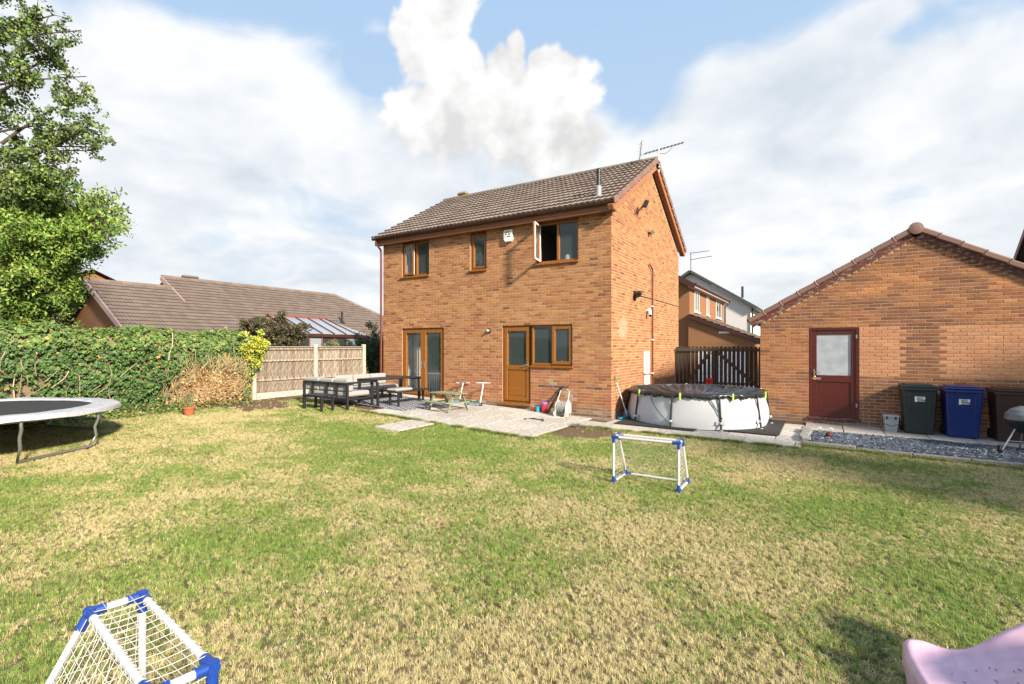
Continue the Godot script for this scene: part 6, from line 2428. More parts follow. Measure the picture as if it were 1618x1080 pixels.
# ---------------------------------------------------------------- bins and barbecue
func bin(label: String, at: Vector3, m: Material, sticker: bool, lid_m: Material) -> void:
	var b := thing("wheelie_bin", label, "wheelie bin", at, 0.0, "wheelie bins along the garage wall")
	var body := MB.new()
	var w0 := 0.235
	var w1 := 0.285
	var d0 := 0.235
	var d1 := 0.34
	var h := 0.97
	var ring := func(y: float) -> Array:
		var u := y / h
		var w := lerpf(w0, w1, u)
		var d := lerpf(d0, d1, u)
		var o := []
		for e in [[-0.93, -1], [0.93, -1], [1, -0.93], [1, 0.93], [0.93, 1], [0.62, 1], [0.56, 0.965], [-0.56, 0.965], [-0.62, 1], [-0.93, 1], [-1, 0.93], [-1, -0.93]]:
			o.append(Vector3(e[0] * w, y, e[1] * d))
		return o
	var ys := [0.02, 0.1, 0.5, 0.9, h]
	for j in 4:
		var a: Array = ring.call(ys[j])
		var c: Array = ring.call(ys[j + 1])
		for k in a.size():
			var k2 := (k + 1) % a.size()
			body.quad(a[k2], a[k], c[k], c[k2])
	var bot: Array = ring.call(0.02)
	for k in range(1, bot.size() - 1):
		body.tri(bot[0], bot[k], bot[k + 1])
	part(b, "body", body, m)
	var rim := MB.new()
	rim.box(Vector3(-w1 - 0.02, h - 0.045, -d1 - 0.01), Vector3(w1 + 0.02, h + 0.012, d1 + 0.025), 0.012)
	part(b, "rim", rim, lid_m)
	var lid := MB.new()
	lid.box(Vector3(-w1 - 0.012, h + 0.0135, -d1 - 0.05), Vector3(w1 + 0.012, h + 0.05, d1 + 0.03), 0.018)
	lid.box(Vector3(-w1 + 0.05, h + 0.044, -d1 + 0.04), Vector3(w1 - 0.05, h + 0.075, d1 - 0.1), 0.025)
	part(b, "lid", lid, lid_m)
	var hd := MB.new()
	hd.tube([Vector3(-0.2, h - 0.02, -d1 - 0.07), Vector3(0.2, h - 0.02, -d1 - 0.07)], 0.018, 8)
	for x in [-0.2, 0.2]:
		hd.box(Vector3(x - 0.02, h - 0.045, -d1 - 0.08), Vector3(x + 0.02, h + 0.01, -d1 - 0.011), 0.006)
	part(b, "handle", hd, m)
	for x in [-0.25, 0.25]:
		var w := MB.new()
		w.t = Transform3D(Basis(Vector3(0, 0, 1), PI / 2), Vector3(x, 0.1, -d0 - 0.03))
		w.lathe([Vector2(0.03, -0.025), Vector2(0.09, -0.025), Vector2(0.1, -0.012), Vector2(0.1, 0.012), Vector2(0.09, 0.025), Vector2(0.03, 0.025)], 18)
		part(b, "wheel", w, M.black)
	if sticker:
		var zf := lerpf(d0, d1, 0.76) * 0.965 + 0.006
		var sk := MB.new()
		sk.t = Transform3D(Basis(Vector3.RIGHT, 0.106), Vector3(0.0, 0.73, zf))
		sk.box(Vector3(-0.085, 0.006, 0.0), Vector3(0.085, 0.066, 0.002))
		sk.box(Vector3(-0.085, -0.045, 0.0), Vector3(-0.04, 0.002, 0.002))
		sk.box(Vector3(-0.03, -0.034, 0.0), Vector3(0.08, -0.018, 0.002))
		part(b, "sticker", sk, M.white)
		for e in [["SOUTH", 0.036], ["RIBBLE", 0.012]]:
			var tm := TextMesh.new()
			tm.text = e[0]
			tm.font_size = 24
			tm.pixel_size = 0.00128
			tm.depth = 0.001
			var f := SystemFont.new()
			f.font_names = PackedStringArray(["Droid Sans"])
			f.font_weight = 700
			tm.font = f
			tm.material = M.charcoal
			var o := MeshInstance3D.new()
			o.mesh = tm
			o.name = "lettering"
			o.transform = sk.t * Transform3D(Basis(), Vector3(0.0, e[1] + 0.013, 0.0028))
			b.add_child(o, true)

func build_bins() -> void:
	var z := -1.98
	var y := 0.056
	bin("dark green-grey wheelie bin with a white sticker by the garage", on(6.10, z, y), M.bin_dark, true, M.bin_dark)
	bin("blue wheelie bin with a white sticker by the garage", on(6.78, z + 0.1, y), M.bin_blue, true, M.bin_blue)
	bin("brown wheelie bin standing behind the barbecue", on(7.52, z + 0.12, y), M.bin_brown, false, M.bin_brown)
	var c := thing("food_caddy", "small grey food waste caddy beside the dark wheelie bin", "caddy", on(5.63, -1.86, y))
	var m := MB.new()
	var q := [Vector2(0.10, 0.0), Vector2(0.13, 0.30)]
	for i in 4:
		var a := [[-1, -1], [1, -1], [1, 1], [-1, 1]]
		var p: Array = a[i]
		var r: Array = a[(i + 1) % 4]
		m.quad(Vector3(r[0] * 0.10, 0, r[1] * 0.10), Vector3(p[0] * 0.10, 0, p[1] * 0.10), Vector3(p[0] * 0.13, 0.32, p[1] * 0.13), Vector3(r[0] * 0.13, 0.32, r[1] * 0.13))
	m.box(Vector3(-0.112, 0.06, -0.112), Vector3(0.112, 0.075, 0.112), 0.004)
	part(c, "body", m, M.grey_plastic)
	m = MB.new()
	m.box(Vector3(-0.14, 0.315, -0.14), Vector3(0.14, 0.36, 0.14), 0.012)
	part(c, "lid", m, M.grey_plastic)
	m = MB.new()
	m.tube([Vector3(-0.145, 0.30, 0.02), Vector3(-0.145, 0.18, 0.14), Vector3(0.0, 0.13, 0.155), Vector3(0.145, 0.18, 0.14), Vector3(0.145, 0.30, 0.02)], 0.006, 6)
	part(c, "handle", m, M.charcoal)
	for x in [-0.075, 0.075]:
		m = MB.new()
		m.box(Vector3(x - 0.015, 0.27, 0.13), Vector3(x + 0.015, 0.335, 0.148), 0.004)
		part(c, "latch", m, M.charcoal)
	# kettle barbecue on the slate bed
	var b := thing("kettle_barbecue", "grey lidded kettle barbecue on wheels standing in the slate bed", "barbecue", on(7.38, -0.42, 0.03))
	m = MB.new()
	m.lathe([Vector2(0.0, 0.36), Vector2(0.12, 0.38), Vector2(0.22, 0.46), Vector2(0.265, 0.56), Vector2(0.275, 0.62), Vector2(0.26, 0.62)], 28)
	part(b, "bowl", m, M.black)
	m = MB.new()
	m.lathe([Vector2(0.283, 0.605), Vector2(0.283, 0.635), Vector2(0.27, 0.70), Vector2(0.21, 0.78), Vector2(0.1, 0.835), Vector2(0.0, 0.845)], 28)
	part(b, "lid", m, M.bbq_lid)
	m = MB.new()
	m.tube([Vector3(-0.04, 0.67, 0.28), Vector3(-0.04, 0.66, 0.32), Vector3(0.08, 0.66, 0.32), Vector3(0.08, 0.67, 0.28)], 0.008, 6)
	part(b, "handle", m, M.steel)
	for e in [[-0.16, 0.10, -0.36, 0.20], [0.16, 0.10, 0.36, 0.20], [0.0, -0.18, 0.0, -0.36]]:
		m = MB.new()
		m.tube([Vector3(e[0], 0.46, e[1]), Vector3(e[2], 0.07 if e[3] > 0 else 0.0, e[3])], 0.013, 8)
		part(b, "leg", m, M.steel)
	m = MB.new()
	m.tube([Vector3(-0.27, 0.24, 0.16), Vector3(0.27, 0.24, 0.16)], 0.007, 6)
	part(b, "brace", m, M.steel)
	for x in [-0.385, 0.385]:
		m = MB.new()
		m.t = Transform3D(Basis(Vector3(0, 0, 1), PI / 2), Vector3(x, 0.085, 0.2))
		m.lathe([Vector2(0, -0.015), Vector2(0.075, -0.02), Vector2(0.085, -0.01), Vector2(0.085, 0.01), Vector2(0.075, 0.02), Vector2(0, 0.015)], 22)
		part(b, "wheel", m, M.black)
	# two clear solar lights and a dark ball at the end of the bed
	for e in [[4.32, "clear plastic solar light at the stone end of the slate bed"], [4.52, "clear plastic solar light a step along the slate bed"]]:
		var l := thing("solar_light", e[1], "solar light", on(e[0], -0.95, 0.03))
		m = MB.new()
		m.lathe([Vector2(0.008, 0.0), Vector2(0.008, 0.05), Vector2(0.04, 0.06), Vector2(0.05, 0.10), Vector2(0.03, 0.13), Vector2(0, 0.135)], 14)
		part(l, "shade", m, M.clear)
		m = MB.new()
		m.lathe([Vector2(0.006, 0.0), Vector2(0.006, 0.09), Vector2(0, 0.09)], 8)
		part(l, "stem", m, M.steel)
	m = MB.new()
	var fn := FastNoiseLite.new()
	fn.frequency = 3.0
	var pr := []
	for k in 9:
		pr.append(Vector2(sin(PI * k / 8.0) * 0.065, 0.062 - cos(PI * k / 8.0) * 0.062))
	m.lathe(pr, 18)
	m.col = Color(0.08, 0.03, 0.03)
	var o := part(self, "dark_ball", m, M.mahogany)
	o.position = on(4.48, -0.28, 0.03)
	tag(o, "small dark red ball lying on the slate chippings", "ball")

# ---------------------------------------------------------------- vegetation
func leaf_mesh(kind: String) -> ArrayMesh:
	var m := MB.new()
	if kind == "ivy":
		var pts := [Vector3(0, -0.5, 0), Vector3(0.34, -0.36, 0.05), Vector3(0.5, -0.02, -0.03), Vector3(0.22, 0.12, 0.07), Vector3(0, 0.55, -0.08), Vector3(-0.22, 0.12, 0.07), Vector3(-0.5, -0.02, -0.03), Vector3(-0.34, -0.36, 0.05)]
		for i in 8:
			m.tri(Vector3(0, -0.05, 0.02), pts[i], pts[(i + 1) % 8])
	else:
		# a sprig of leaves along a short twig
		for k in 9:
			var u := (k + 0.5) / 9.0
			var a := k * 2.4
			var o := Vector3(0, u * 0.9 - 0.3, 0)
			var d := Vector3(cos(a), 0.45, sin(a)).normalized()
			var s := d.cross(Vector3(sin(a * 3.1), 1, cos(a * 1.7))).normalized()
			var l := 0.42 if kind == "broad" else 0.40
			var w := 0.15 if kind == "broad" else 0.085
			var q := o + d * 0.06
			var droop := Vector3(0, -0.07, 0)
			m.quad(q, q + d * l * 0.45 + s * w, q + d * l + droop, q + d * l * 0.45 - s * w)
	return m.mesh(M.leaf)

func rand_basis(s: float) -> Basis:
	return Basis.from_euler(Vector3(rng.randf() * TAU, rng.randf() * TAU, rng.randf() * TAU)) * s

# limbs: list of point lists; leaves sit round the outer part of each limb's side twigs
func leafy(owner_: Node3D, limbs: Array, r0: float, twigs: int, spread: float, per: int, size: float, cols: Array, kind: String, stem := "branches", leaves := "crown", bias := 0.6) -> void:
	var wood := MB.new()
	var buf := PackedFloat32Array()
	var fol := FastNoiseLite.new()
	fol.frequency = 0.6
	fol.seed = 12
	for limb in limbs:
		var rr := []
		for i in limb.size():
			rr.append(lerpf(r0, r0 * 0.25, float(i) / (limb.size() - 1)))
		wood.tube(limb, rr, 7)
		for k in twigs:
			var u := pow(rng.randf(), bias)
			var f: float = u * (limb.size() - 1.001)
			var i := int(f)
			var p: Vector3 = limb[i].lerp(limb[i + 1], f - i)
			var d := Vector3(rng.randfn(0, 1), rng.randfn(0.15, 0.7), rng.randfn(0, 1)).normalized()
			var L := spread * rng.randf_range(0.45, 1.1)
			var q := p + d * L + Vector3(0, -0.12 * L, 0)
			wood.tube([p, p + d * L * 0.55 + Vector3(0, 0.03, 0), q], [r0 * 0.16 + 0.004, 0.010, 0.004], 4, false)
			for e in per:
				var w := rng.randf_range(0.3, 1.08)
				var c := p.lerp(q, w) + Vector3(rng.randfn(0, 1), rng.randfn(0, 0.8), rng.randfn(0, 1)) * spread * 0.13
				var col: Color = cols[rng.randi() % cols.size()]
				col = col * (1.0 + 0.25 * fol.get_noise_3dv(c)) * rng.randf_range(0.8, 1.2)
				push(buf, rand_basis(size * rng.randf_range(0.7, 1.25)), c, col)
	part(owner_, stem, wood, M.bark)
	stuff(scatter(owner_, leaves, leaf_mesh(kind), buf))

func curve(a: Vector3, b: Vector3, sag: float, n := 7, wob := 0.25) -> Array:
	var o := []
	var w := Vector3(rng.randfn(0, 1), rng.randfn(0, 0.6), rng.randfn(0, 1)) * wob
	for i in n:
		var u := float(i) / (n - 1)
		o.append(a.lerp(b, u) + Vector3(0, sag * sin(u * PI), 0) + w * sin(u * PI * 1.5) * u)
	return o

func blob_tree(owner_: Node3D, root: Vector3, fork: Vector3, blobs: Array, limbs_per: int, r0: float, twigs: int, spread: float, per: int, size: float, cols: Array, kind: String) -> void:
	var tr := MB.new()
	tr.tube(curve(root + Vector3(0, -0.2, 0), fork, 0.0, 7, 0.12), [r0 * 1.35, r0 * 1.1, r0, r0 * 0.95, r0 * 0.9, r0 * 0.85, r0 * 0.8], 10)
	part(owner_, "trunk", tr, M.bark)
	var limbs := []
	for b in blobs:
		for k in limbs_per:
			var d := Vector3(rng.randfn(0, 1), rng.randfn(0, 1), rng.randfn(0, 1)).normalized() * pow(rng.randf(), 0.35)
			var e: Vector3 = b[0] + d * b[1]
			limbs.append(curve(fork + Vector3(rng.randfn(0, 0.1), rng.randf_range(-0.4, 0.2), rng.randfn(0, 0.1)), e, 0.25))
	leafy(owner_, limbs, r0 * 0.3, twigs, spread, per, size, cols, kind)

func build_hedge() -> void:
	var h := thing("ivy_hedge", "long tall ivy covered hedge behind the trampoline", "hedge")
	var nb := FastNoiseLite.new()
	nb.frequency = 0.35
	nb.fractal_octaves = 4
	nb.seed = 8
	var z0 := 3.75
	var z1 := 13.5
	var top := func(z: float) -> float: return 2.02 + 0.05 * clampf((z - 4.0) / 4.0, 0, 1) + 0.22 * nb.get_noise_1d(z * 4.0)
	var face := func(z: float, y: float) -> float:
		var u: float = clampf((y - 0.2) / 1.9, 0.0, 1.0)
		return -8.72 + 0.22 * nb.get_noise_2d(z * 3.0, y * 3.5) + 0.25 * sin(clampf(u, 0, 1) * PI * 0.7 + 0.3) - 0.12 * smoothstep(0.86, 1.0, u) - 0.35 * smoothstep(4.6, 3.7, z) * (1.0 - 0.5 * u) + 0.12 * smoothstep(6.0, 9.0, z)
	var core := MB.new()
	core.col = Color(0.17, 0.13, 0.08)
	var st := 0.2
	var nzz := int((z1 - z0) / st)
	for i in nzz:
		var za := z0 + i * st
		var zb := za + st
		for j in 10:
			var P := func(z: float, k: int) -> Vector3:
				var y: float = lerpf(0.15, top.call(z) - 0.08, k / 10.0)
				return Vector3(face.call(z, y) - 0.12, y, z)
			core.quad(P.call(za, j), P.call(za, j + 1), P.call(zb, j + 1), P.call(zb, j))
		core.quad(Vector3(face.call(za, top.call(za)) - 0.12, top.call(za) - 0.08, za), Vector3(-10.0, top.call(za) - 0.1, za), Vector3(-10.0, top.call(zb) - 0.1, zb), Vector3(face.call(zb, top.call(zb)) - 0.12, top.call(zb) - 0.08, zb))
		core.quad(Vector3(-10.0, 0.1, za), Vector3(-10.0, 0.1, zb), Vector3(-10.0, top.call(zb) - 0.1, zb), Vector3(-10.0, top.call(za) - 0.1, za))
	core.quad(Vector3(-10, 0.1, z0), Vector3(-8.9, 0.1, z0), Vector3(-8.9, 1.9, z0), Vector3(-10, 1.9, z0))
	part(h, "core", core, M.twig)
	var buf := PackedFloat32Array()
	var dead := PackedFloat32Array()
	var stems := MB.new()
	for k in 58000:
		var z := z0 + rng.randf() * (z1 - z0)
		var on_top := rng.randf() < 0.30
		var tp: float = top.call(z)
		var y := 0.12 + rng.randf() * (tp - 0.1)
		var p: Vector3
		var nrm: Vector3
		if on_top:
			var x: float = face.call(z, tp) - pow(rng.randf(), 1.6) * 1.2
			p = Vector3(x, tp - 0.05 + absf(rng.randfn(0, 0.07)), z)
			nrm = Vector3(0.35, 1, 0.1)
		else:
			p = Vector3(face.call(z, y) + rng.randf_range(-0.12, 0.06), y, z)
			nrm = Vector3(1, 0.45, 0.15)
		# the dead patch at the fence end and the thin, twiggy patch low behind the trampoline
		var q := Vector2((z - 5.0) / 1.05, (y - 0.62) / 0.55).length() + 0.6 * nb.get_noise_2d(z * 16.0, y * 7.0)
		var q2 := Vector2((z - 9.2) / 1.6, (y - 0.9) / 0.5).length() + 0.5 * nb.get_noise_2d(z * 12.0 + 40.0, y * 12.0)
		if not on_top and (q < 0.95 or (q2 < 0.7 and rng.randf() < 0.75)):
			continue
		if not on_top and nb.get_noise_2d(z * 16.0, y * 16.0 + 70.0) < -0.22:
			continue
		var hollow := nb.get_noise_2d(z * 9.0 + 9.0, y * 9.0)
		var n := (nrm.normalized() + Vector3(rng.randfn(0, 0.38), rng.randfn(0, 0.38), rng.randfn(0, 0.38))).normalized()
		var s := rng.randf_range(0.028, 0.055) if rng.randf() < 0.55 else rng.randf_range(0.05, 0.095)
		var yv := (Vector3.DOWN + Vector3(rng.randfn(0, 0.4), 0, rng.randfn(0, 0.4)))
		yv = (yv - n * yv.dot(n)).normalized()
		var bs := Basis(yv.cross(n), yv, n) * s
		var c: Color
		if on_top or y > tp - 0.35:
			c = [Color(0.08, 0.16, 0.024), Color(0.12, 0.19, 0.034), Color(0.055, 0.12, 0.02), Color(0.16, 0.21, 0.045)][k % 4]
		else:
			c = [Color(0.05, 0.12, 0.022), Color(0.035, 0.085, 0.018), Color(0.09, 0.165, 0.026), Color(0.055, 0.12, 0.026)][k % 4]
		if rng.randf() < 0.012:
			c = Color(0.42, 0.24, 0.06)
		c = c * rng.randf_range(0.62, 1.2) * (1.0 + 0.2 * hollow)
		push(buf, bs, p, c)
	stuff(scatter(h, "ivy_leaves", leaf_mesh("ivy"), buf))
	# bare stems that show through
	for k in 120:
		var z := z0 + 0.2 + rng.randf() * (z1 - z0 - 0.4)
		var y := 0.2 + rng.randf() * 1.5
		var q := Vector2((z - 5.0) / 1.1, (y - 0.75) / 0.6).length()
		if q > 1.0 and rng.randf() < 0.35:
			continue
		var l := rng.randf_range(0.2, 0.7)
		var pts := []
		var lean := rng.randfn(0.0, 0.45)
		for i in 5:
			var u := i / 4.0
			var yy := y + l * (u - 0.3)
			var zz := z + (u - 0.5) * lean * l * 1.2 + 0.03 * sin(u * 4.0 + y * 9.0)
			pts.append(Vector3(face.call(zz, yy) + 0.03 + 0.03 * rng.randf(), yy, zz))
		stems.col = Color(0.40, 0.32, 0.22) * rng.randf_range(0.6, 1.15)
		stems.tube(pts, rng.randf_range(0.004, 0.012), 5, false)
	part(h, "bare_stems", stems, M.twig)
	# dead bracken-brown growth
	var dg := thing("dead_growth", "patch of dead orange brown stems at the hedge foot near the fence", "dead plant")
	var db := MB.new()
	for k in 1500:
		var z := rng.randfn(5.0, 0.52)
		var y := 0.32 + rng.randf() * 1.0
		if Vector2((z - 5.0) / 1.15, (y - 0.7) / 0.75).length() > 1.0:
			continue
		var p := Vector3(face.call(z, y) + rng.randf_range(-0.06, 0.12), y, z)
		var d := Vector3(rng.randfn(0.15, 0.25), rng.randfn(0.8, 0.5), rng.randfn(0, 0.45)).normalized() * rng.randf_range(0.12, 0.4)
		db.col = [Color(0.52, 0.36, 0.18), Color(0.58, 0.45, 0.27), Color(0.45, 0.29, 0.13), Color(0.62, 0.50, 0.32)][k % 4] * rng.randf_range(0.7, 1.15)
		db.tube([p, p + d * 0.5 + Vector3(0.01, 0.02, 0), p + d], 0.0035, 4, false)
	stuff(part(dg, "stems", db, M.twig))
	var dl := PackedFloat32Array()
	for k in 3000:
		var z := rng.randfn(5.0, 0.5)
		var y := 0.28 + rng.randf() * 1.0
		if Vector2((z - 5.0) / 1.05, (y - 0.58) / 0.55).length() + 0.7 * nb.get_noise_2d(z * 16.0, y * 7.0) > 0.95:
			continue
		push(dl, rand_basis(rng.randf_range(0.03, 0.06)), Vector3(face.call(z, y) + rng.randf_range(-0.03, 0.13), y, z), [Color(0.55, 0.36, 0.15), Color(0.60, 0.43, 0.22), Color(0.44, 0.27, 0.11)][k % 3] * rng.randf_range(0.7, 1.2))
	stuff(scatter(dg, "withered_leaves", leaf_mesh("ivy"), dl))
	# low weeds at the foot
	var gc := PackedFloat32Array()
	for k in 9000:
		var z := 4.0 + rng.randf() * 8.5
		var w := rng.randf()
		var x: float = face.call(z, 0.3) + 0.05 + w * w * 0.75
		if z < 5.6 and rng.randf() < 0.8:
			continue
		push(gc, Basis.from_euler(Vector3(rng.randfn(-1.2, 0.5), rng.randf() * TAU, rng.randfn(0, 0.5))) * rng.randf_range(0.03, 0.07), on(x, z, 0.03 + rng.randf() * 0.16 * (1.0 - w)), [Color(0.10, 0.2, 0.035), Color(0.2, 0.26, 0.06), Color(0.06, 0.13, 0.03), Color(0.32, 0.26, 0.12)][k % 4] * rng.randf_range(0.7, 1.2))
	var o := scatter(self, "undergrowth", leaf_mesh("ivy"), gc)
	tag(o, "low creeping weeds along the foot of the ivy hedge", "weeds")
	stuff(o)

func build_plants() -> void:
	# golden shrub at the hedge end
	var g := thing("golden_shrub", "bright yellow green shrub growing over the end of the hedge", "shrub", Vector3.ZERO)
	var limbs := []
	for k in 16:
		limbs.append(curve(Vector3(-9.1, 0.4, 4.0), Vector3(-8.66 + rng.randfn(0, 0.16), 1.86 + rng.randfn(0, 0.13), 4.0 + rng.randfn(0, 0.28)), 0.05, 5, 0.1))
	leafy(g, limbs, 0.018, 14, 0.22, 6, 0.14, [Color(0.40, 0.42, 0.05), Color(0.30, 0.38, 0.05), Color(0.50, 0.46, 0.06), Color(0.22, 0.32, 0.05)], "broad", "stems", "foliage")
	# copper bush behind the fence
	var c := thing("bronze_bush", "dark bronze leaved round bush behind the timber fence", "bush", Vector3.ZERO)
	limbs = []
	for k in 46:
		var d := Vector3(rng.randfn(0, 1), absf(rng.randfn(0.3, 0.8)), rng.randfn(0, 1)).normalized() * pow(rng.randf(), 0.33)
		limbs.append(curve(Vector3(-12.4, 0.4, 0.9), Vector3(-12.5, 1.85, 0.95) + d * Vector3(1.15, 1.2, 1.15), 0.05, 5, 0.15))
	leafy(c, limbs, 0.03, 26, 0.36, 9, 0.21, [Color(0.055, 0.038, 0.025), Color(0.06, 0.06, 0.025), Color(0.05, 0.065, 0.022), Color(0.10, 0.10, 0.032), Color(0.05, 0.028, 0.022)], "broad", "stems", "foliage")
	var b := thing("dark_shrub", "dark green feathery shrub between the fence corner and the house", "shrub", Vector3.ZERO)
	limbs = []
	for k in 30:
		limbs.append(curve(Vector3(-10.6, 0.4, -2.4), Vector3(-10.6 + rng.randfn(0, 0.5), 1.9 + rng.randfn(0, 0.55), -2.4 + rng.randfn(0, 0.5)), 0.1, 5, 0.15))
	leafy(b, limbs, 0.025, 12, 0.36, 6, 0.2, [Color(0.035, 0.075, 0.025), Color(0.05, 0.10, 0.03), Color(0.07, 0.12, 0.05)], "narrow", "stems", "foliage")
	var s := thing("small_shrub", "low olive shrub in front of the conservatory", "shrub", Vector3.ZERO)
	limbs = []
	for k in 26:
		limbs.append(curve(Vector3(-11.6, 0.4, -1.2), Vector3(-11.6 + rng.randfn(0, 0.5), 1.62 + rng.randfn(0, 0.16), -1.2 + rng.randfn(0, 0.6)), 0.1, 5, 0.15))
	leafy(s, limbs, 0.02, 10, 0.24, 6, 0.15, [Color(0.20, 0.22, 0.09), Color(0.12, 0.15, 0.06), Color(0.26, 0.24, 0.12)], "narrow", "stems", "foliage")
	# potted plant by the dead growth
	var p := thing("potted_plant", "small yellowing plant in a terracotta pot by the hedge", "potted plant", on(-7.32, 6.1, 0.0))
	var m := MB.new()
	m.lathe([Vector2(0, 0), Vector2(0.085, 0), Vector2(0.115, 0.15), Vector2(0.13, 0.15), Vector2(0.13, 0.19), Vector2(0.11, 0.19), Vector2(0.10, 0.165), Vector2(0, 0.165)], 20)
	part(p, "pot", m, M.terracotta)
	var lm := []
	for k in 16:
		lm.append(curve(Vector3(0, 0.15, 0), Vector3(rng.randfn(0, 0.055), rng.randf_range(0.25, 0.47), rng.randfn(0, 0.055)), 0.0, 4, 0.02))
	leafy(p, lm, 0.004, 10, 0.06, 3, 0.05, [Color(0.28, 0.30, 0.09), Color(0.38, 0.36, 0.14), Color(0.18, 0.25, 0.07)], "narrow", "stems", "foliage")

func build_trees() -> void:
	var t := thing("ash_tree", "bright green bushy tree rising behind the ivy hedge", "tree", Vector3.ZERO)
	var root := Vector3(-14.9, 0.2, 7.4)
	blob_tree(t, root, Vector3(-14.8, 2.6, 7.2), [[Vector3(-14.7, 5.1, 7.0), 2.1], [Vector3(-14.6, 3.9, 7.4), 1.2], [Vector3(-13.2, 5.3, 6.4), 1.2], [Vector3(-15.0, 3.0, 7.8), 1.5], [Vector3(-15.4, 6.0, 7.2), 1.6], [Vector3(-15.6, 4.0, 8.0), 1.8]], 12, 0.26, 26, 0.85, 9, 0.32,
		[Color(0.11, 0.21, 0.03), Color(0.15, 0.26, 0.036), Color(0.19, 0.29, 0.045), Color(0.075, 0.15, 0.024), Color(0.23, 0.30, 0.05)], "narrow")
	var a := thing("alder_tree", "tall open branched tree overhanging the hedge against the sky", "tree", Vector3.ZERO)
	root = Vector3(-16.2, 0.2, 9.2)
	var tr := MB.new()
	tr.tube(curve(root + Vector3(0, -0.2, 0), Vector3(-15.4, 11.5, 8.6), 0.0, 9, 0.3), [0.36, 0.32, 0.29, 0.27, 0.24, 0.2, 0.15, 0.1, 0.05], 10)
	part(a, "trunk", tr, M.bark)
	var limbs := []
	var tips := [[7.2, Vector3(-11.2, 6.6, 6.3)], [7.0, Vector3(-11.8, 6.0, 6.8)], [7.6, Vector3(-11.6, 7.4, 6.5)], [7.4, Vector3(-12.4, 7.0, 6.2)], [8.6, Vector3(-11.5, 8.4, 6.9)], [8.8, Vector3(-12.2, 9.2, 6.8)], [9.4, Vector3(-11.4, 9.6, 7.0)], [9.6, Vector3(-12.8, 10.2, 7.0)], [9.0, Vector3(-12.0, 8.9, 8.2)], [9.8, Vector3(-13.4, 11.2, 7.4)], [10.2, Vector3(-12.2, 10.9, 7.0)], [8.0, Vector3(-13.0, 8.0, 7.6)], [10.6, Vector3(-14.0, 12.3, 7.6)], [6.8, Vector3(-12.8, 5.4, 6.9)], [9.0, Vector3(-17.5, 9.8, 11.0)], [8.0, Vector3(-18.5, 8.6, 9.0)], [10.0, Vector3(-16.5, 11.8, 10.5)], [7.2, Vector3(-16.5, 7.0, 12.0)], [6.4, Vector3(-13.2, 6.2, 7.0)], [11.6, Vector3(-15.4, 12.8, 8.6)], [11.0, Vector3(-16.4, 11.4, 8.4)], [10.0, Vector3(-14.6, 10.2, 9.4)], [9.0, Vector3(-16.8, 9.2, 7.8)], [8.6, Vector3(-14.6, 8.8, 9.8)], [8.0, Vector3(-14.4, 8.2, 8.2)], [7.4, Vector3(-16.6, 7.4, 8.2)], [10.8, Vector3(-14.8, 11.6, 9.6)]]
	for e in tips:
		var s := Vector3(-15.8, e[0] - 1.2, 9.0)
		limbs.append(curve(s, e[1], 0.35, 8, 0.3))
		var mid := s.lerp(e[1], 0.55)
		limbs.append(curve(mid, e[1] + Vector3(rng.randfn(-0.2, 0.4), rng.randfn(0.1, 0.4), rng.randfn(0.2, 0.4)), 0.1, 6, 0.2))
	leafy(a, limbs, 0.045, 11, 0.55, 6, 0.22, [Color(0.09, 0.155, 0.035), Color(0.12, 0.19, 0.045), Color(0.07, 0.12, 0.035), Color(0.17, 0.24, 0.06)], "broad", "branches", "crown", 0.32)

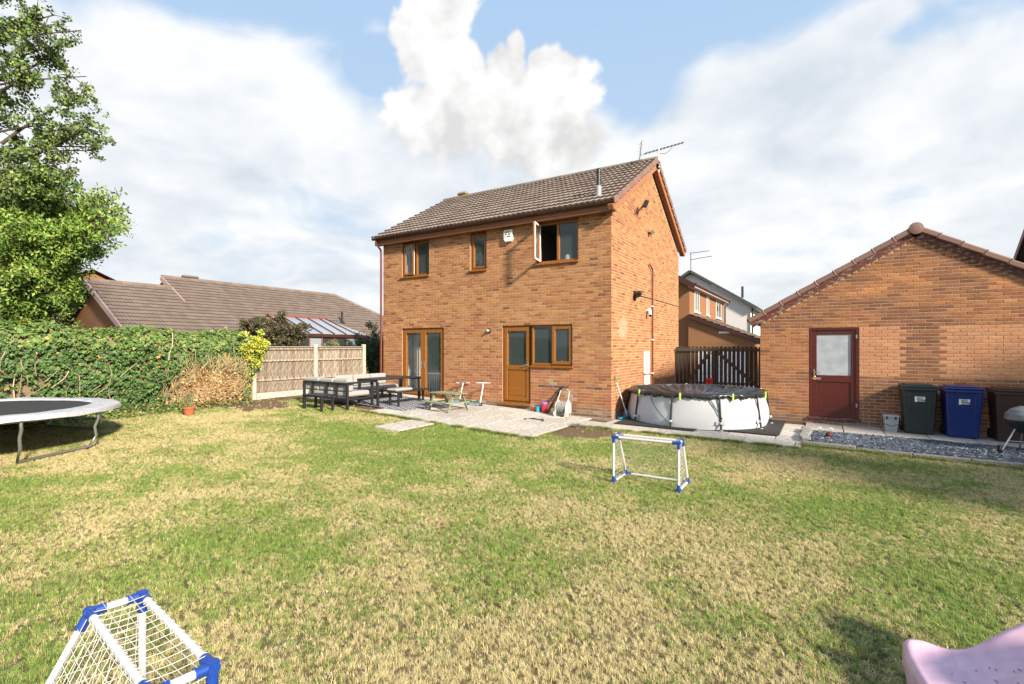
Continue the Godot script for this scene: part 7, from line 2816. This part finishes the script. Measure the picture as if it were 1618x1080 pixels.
# trees outside the frame, towards the sun, that shade the garage end of the garden
func build_shade_trees() -> void:
	for e in [[Vector3(15.2, -0.2, 1.2), 6.8, "leafy garden tree past the garage wall"], [Vector3(15.8, -0.2, 6.2), 8.2, "leafy garden tree across the lawn from the hedge"]]:
		var t := thing("garden_tree", e[2], "tree", Vector3.ZERO)
		var r: Vector3 = e[0]
		var h: float = e[1]
		blob_tree(t, r, r + Vector3(0, h * 0.32, 0), [[r + Vector3(0, h * 0.62, 0), h * 0.27], [r + Vector3(0, h * 0.5, h * 0.26), h * 0.2], [r + Vector3(0, h * 0.5, -h * 0.26), h * 0.2], [r + Vector3(0, h * 0.82, 0), h * 0.17]], 7, 0.2, 16, 0.9, 6, 0.36, [Color(0.08, 0.15, 0.03), Color(0.11, 0.19, 0.04)], "broad")

# tall trees behind the camera, mirrored in the upstairs panes
func build_mirrored_trees() -> void:
	for e in [[Vector3(-26.0, 0.2, 21.0), 12.5, "tall tree past the far end of the ivy hedge"], [Vector3(-18.0, 0.2, 22.5), 11.5, "broad tree behind the garden's open end"]]:
		var t := thing("boundary_tree", e[2], "tree", Vector3.ZERO)
		var r: Vector3 = e[0]
		var h: float = e[1]
		blob_tree(t, r, r + Vector3(0, h * 0.3, 0), [[r + Vector3(0, h * 0.6, 0), h * 0.26], [r + Vector3(h * 0.2, h * 0.5, 0), h * 0.18], [r + Vector3(-h * 0.2, h * 0.5, 0), h * 0.18], [r + Vector3(0, h * 0.85, 0), h * 0.14]], 8, 0.28, 16, 1.3, 6, 0.5, [Color(0.07, 0.13, 0.028), Color(0.10, 0.17, 0.035)], "broad")

func _ready() -> void:
	rng.seed = 4711
	nz.noise_type = FastNoiseLite.TYPE_SIMPLEX_SMOOTH
	nz.frequency = 0.05
	nz.fractal_octaves = 3
	nz.seed = 14
	camera_and_light()
	print("sky ", Time.get_ticks_msec())
	materials()
	build_ground()
	build_paving()
	build_bed()
	build_house()
	build_garage()
	build_neighbours()
	print("buildings ", Time.get_ticks_msec())
	build_fences()
	build_trees()
	build_shade_trees()
	build_mirrored_trees()
	build_hedge()
	build_plants()
	print("plants ", Time.get_ticks_msec())
	build_house_fittings()
	build_pool()
	goal("white and blue toy goal facing the lawn in front of the pool", on(2.385, 5.16), 0.0)
	goal("white and blue toy goal with its net toward the lawn's open end", on(1.955, 10.58, 0.0), PI - 0.13)
	build_trampoline()
	build_slide()
	build_furniture()
	build_bins()
	build_grass()
	print("done ", Time.get_ticks_msec())
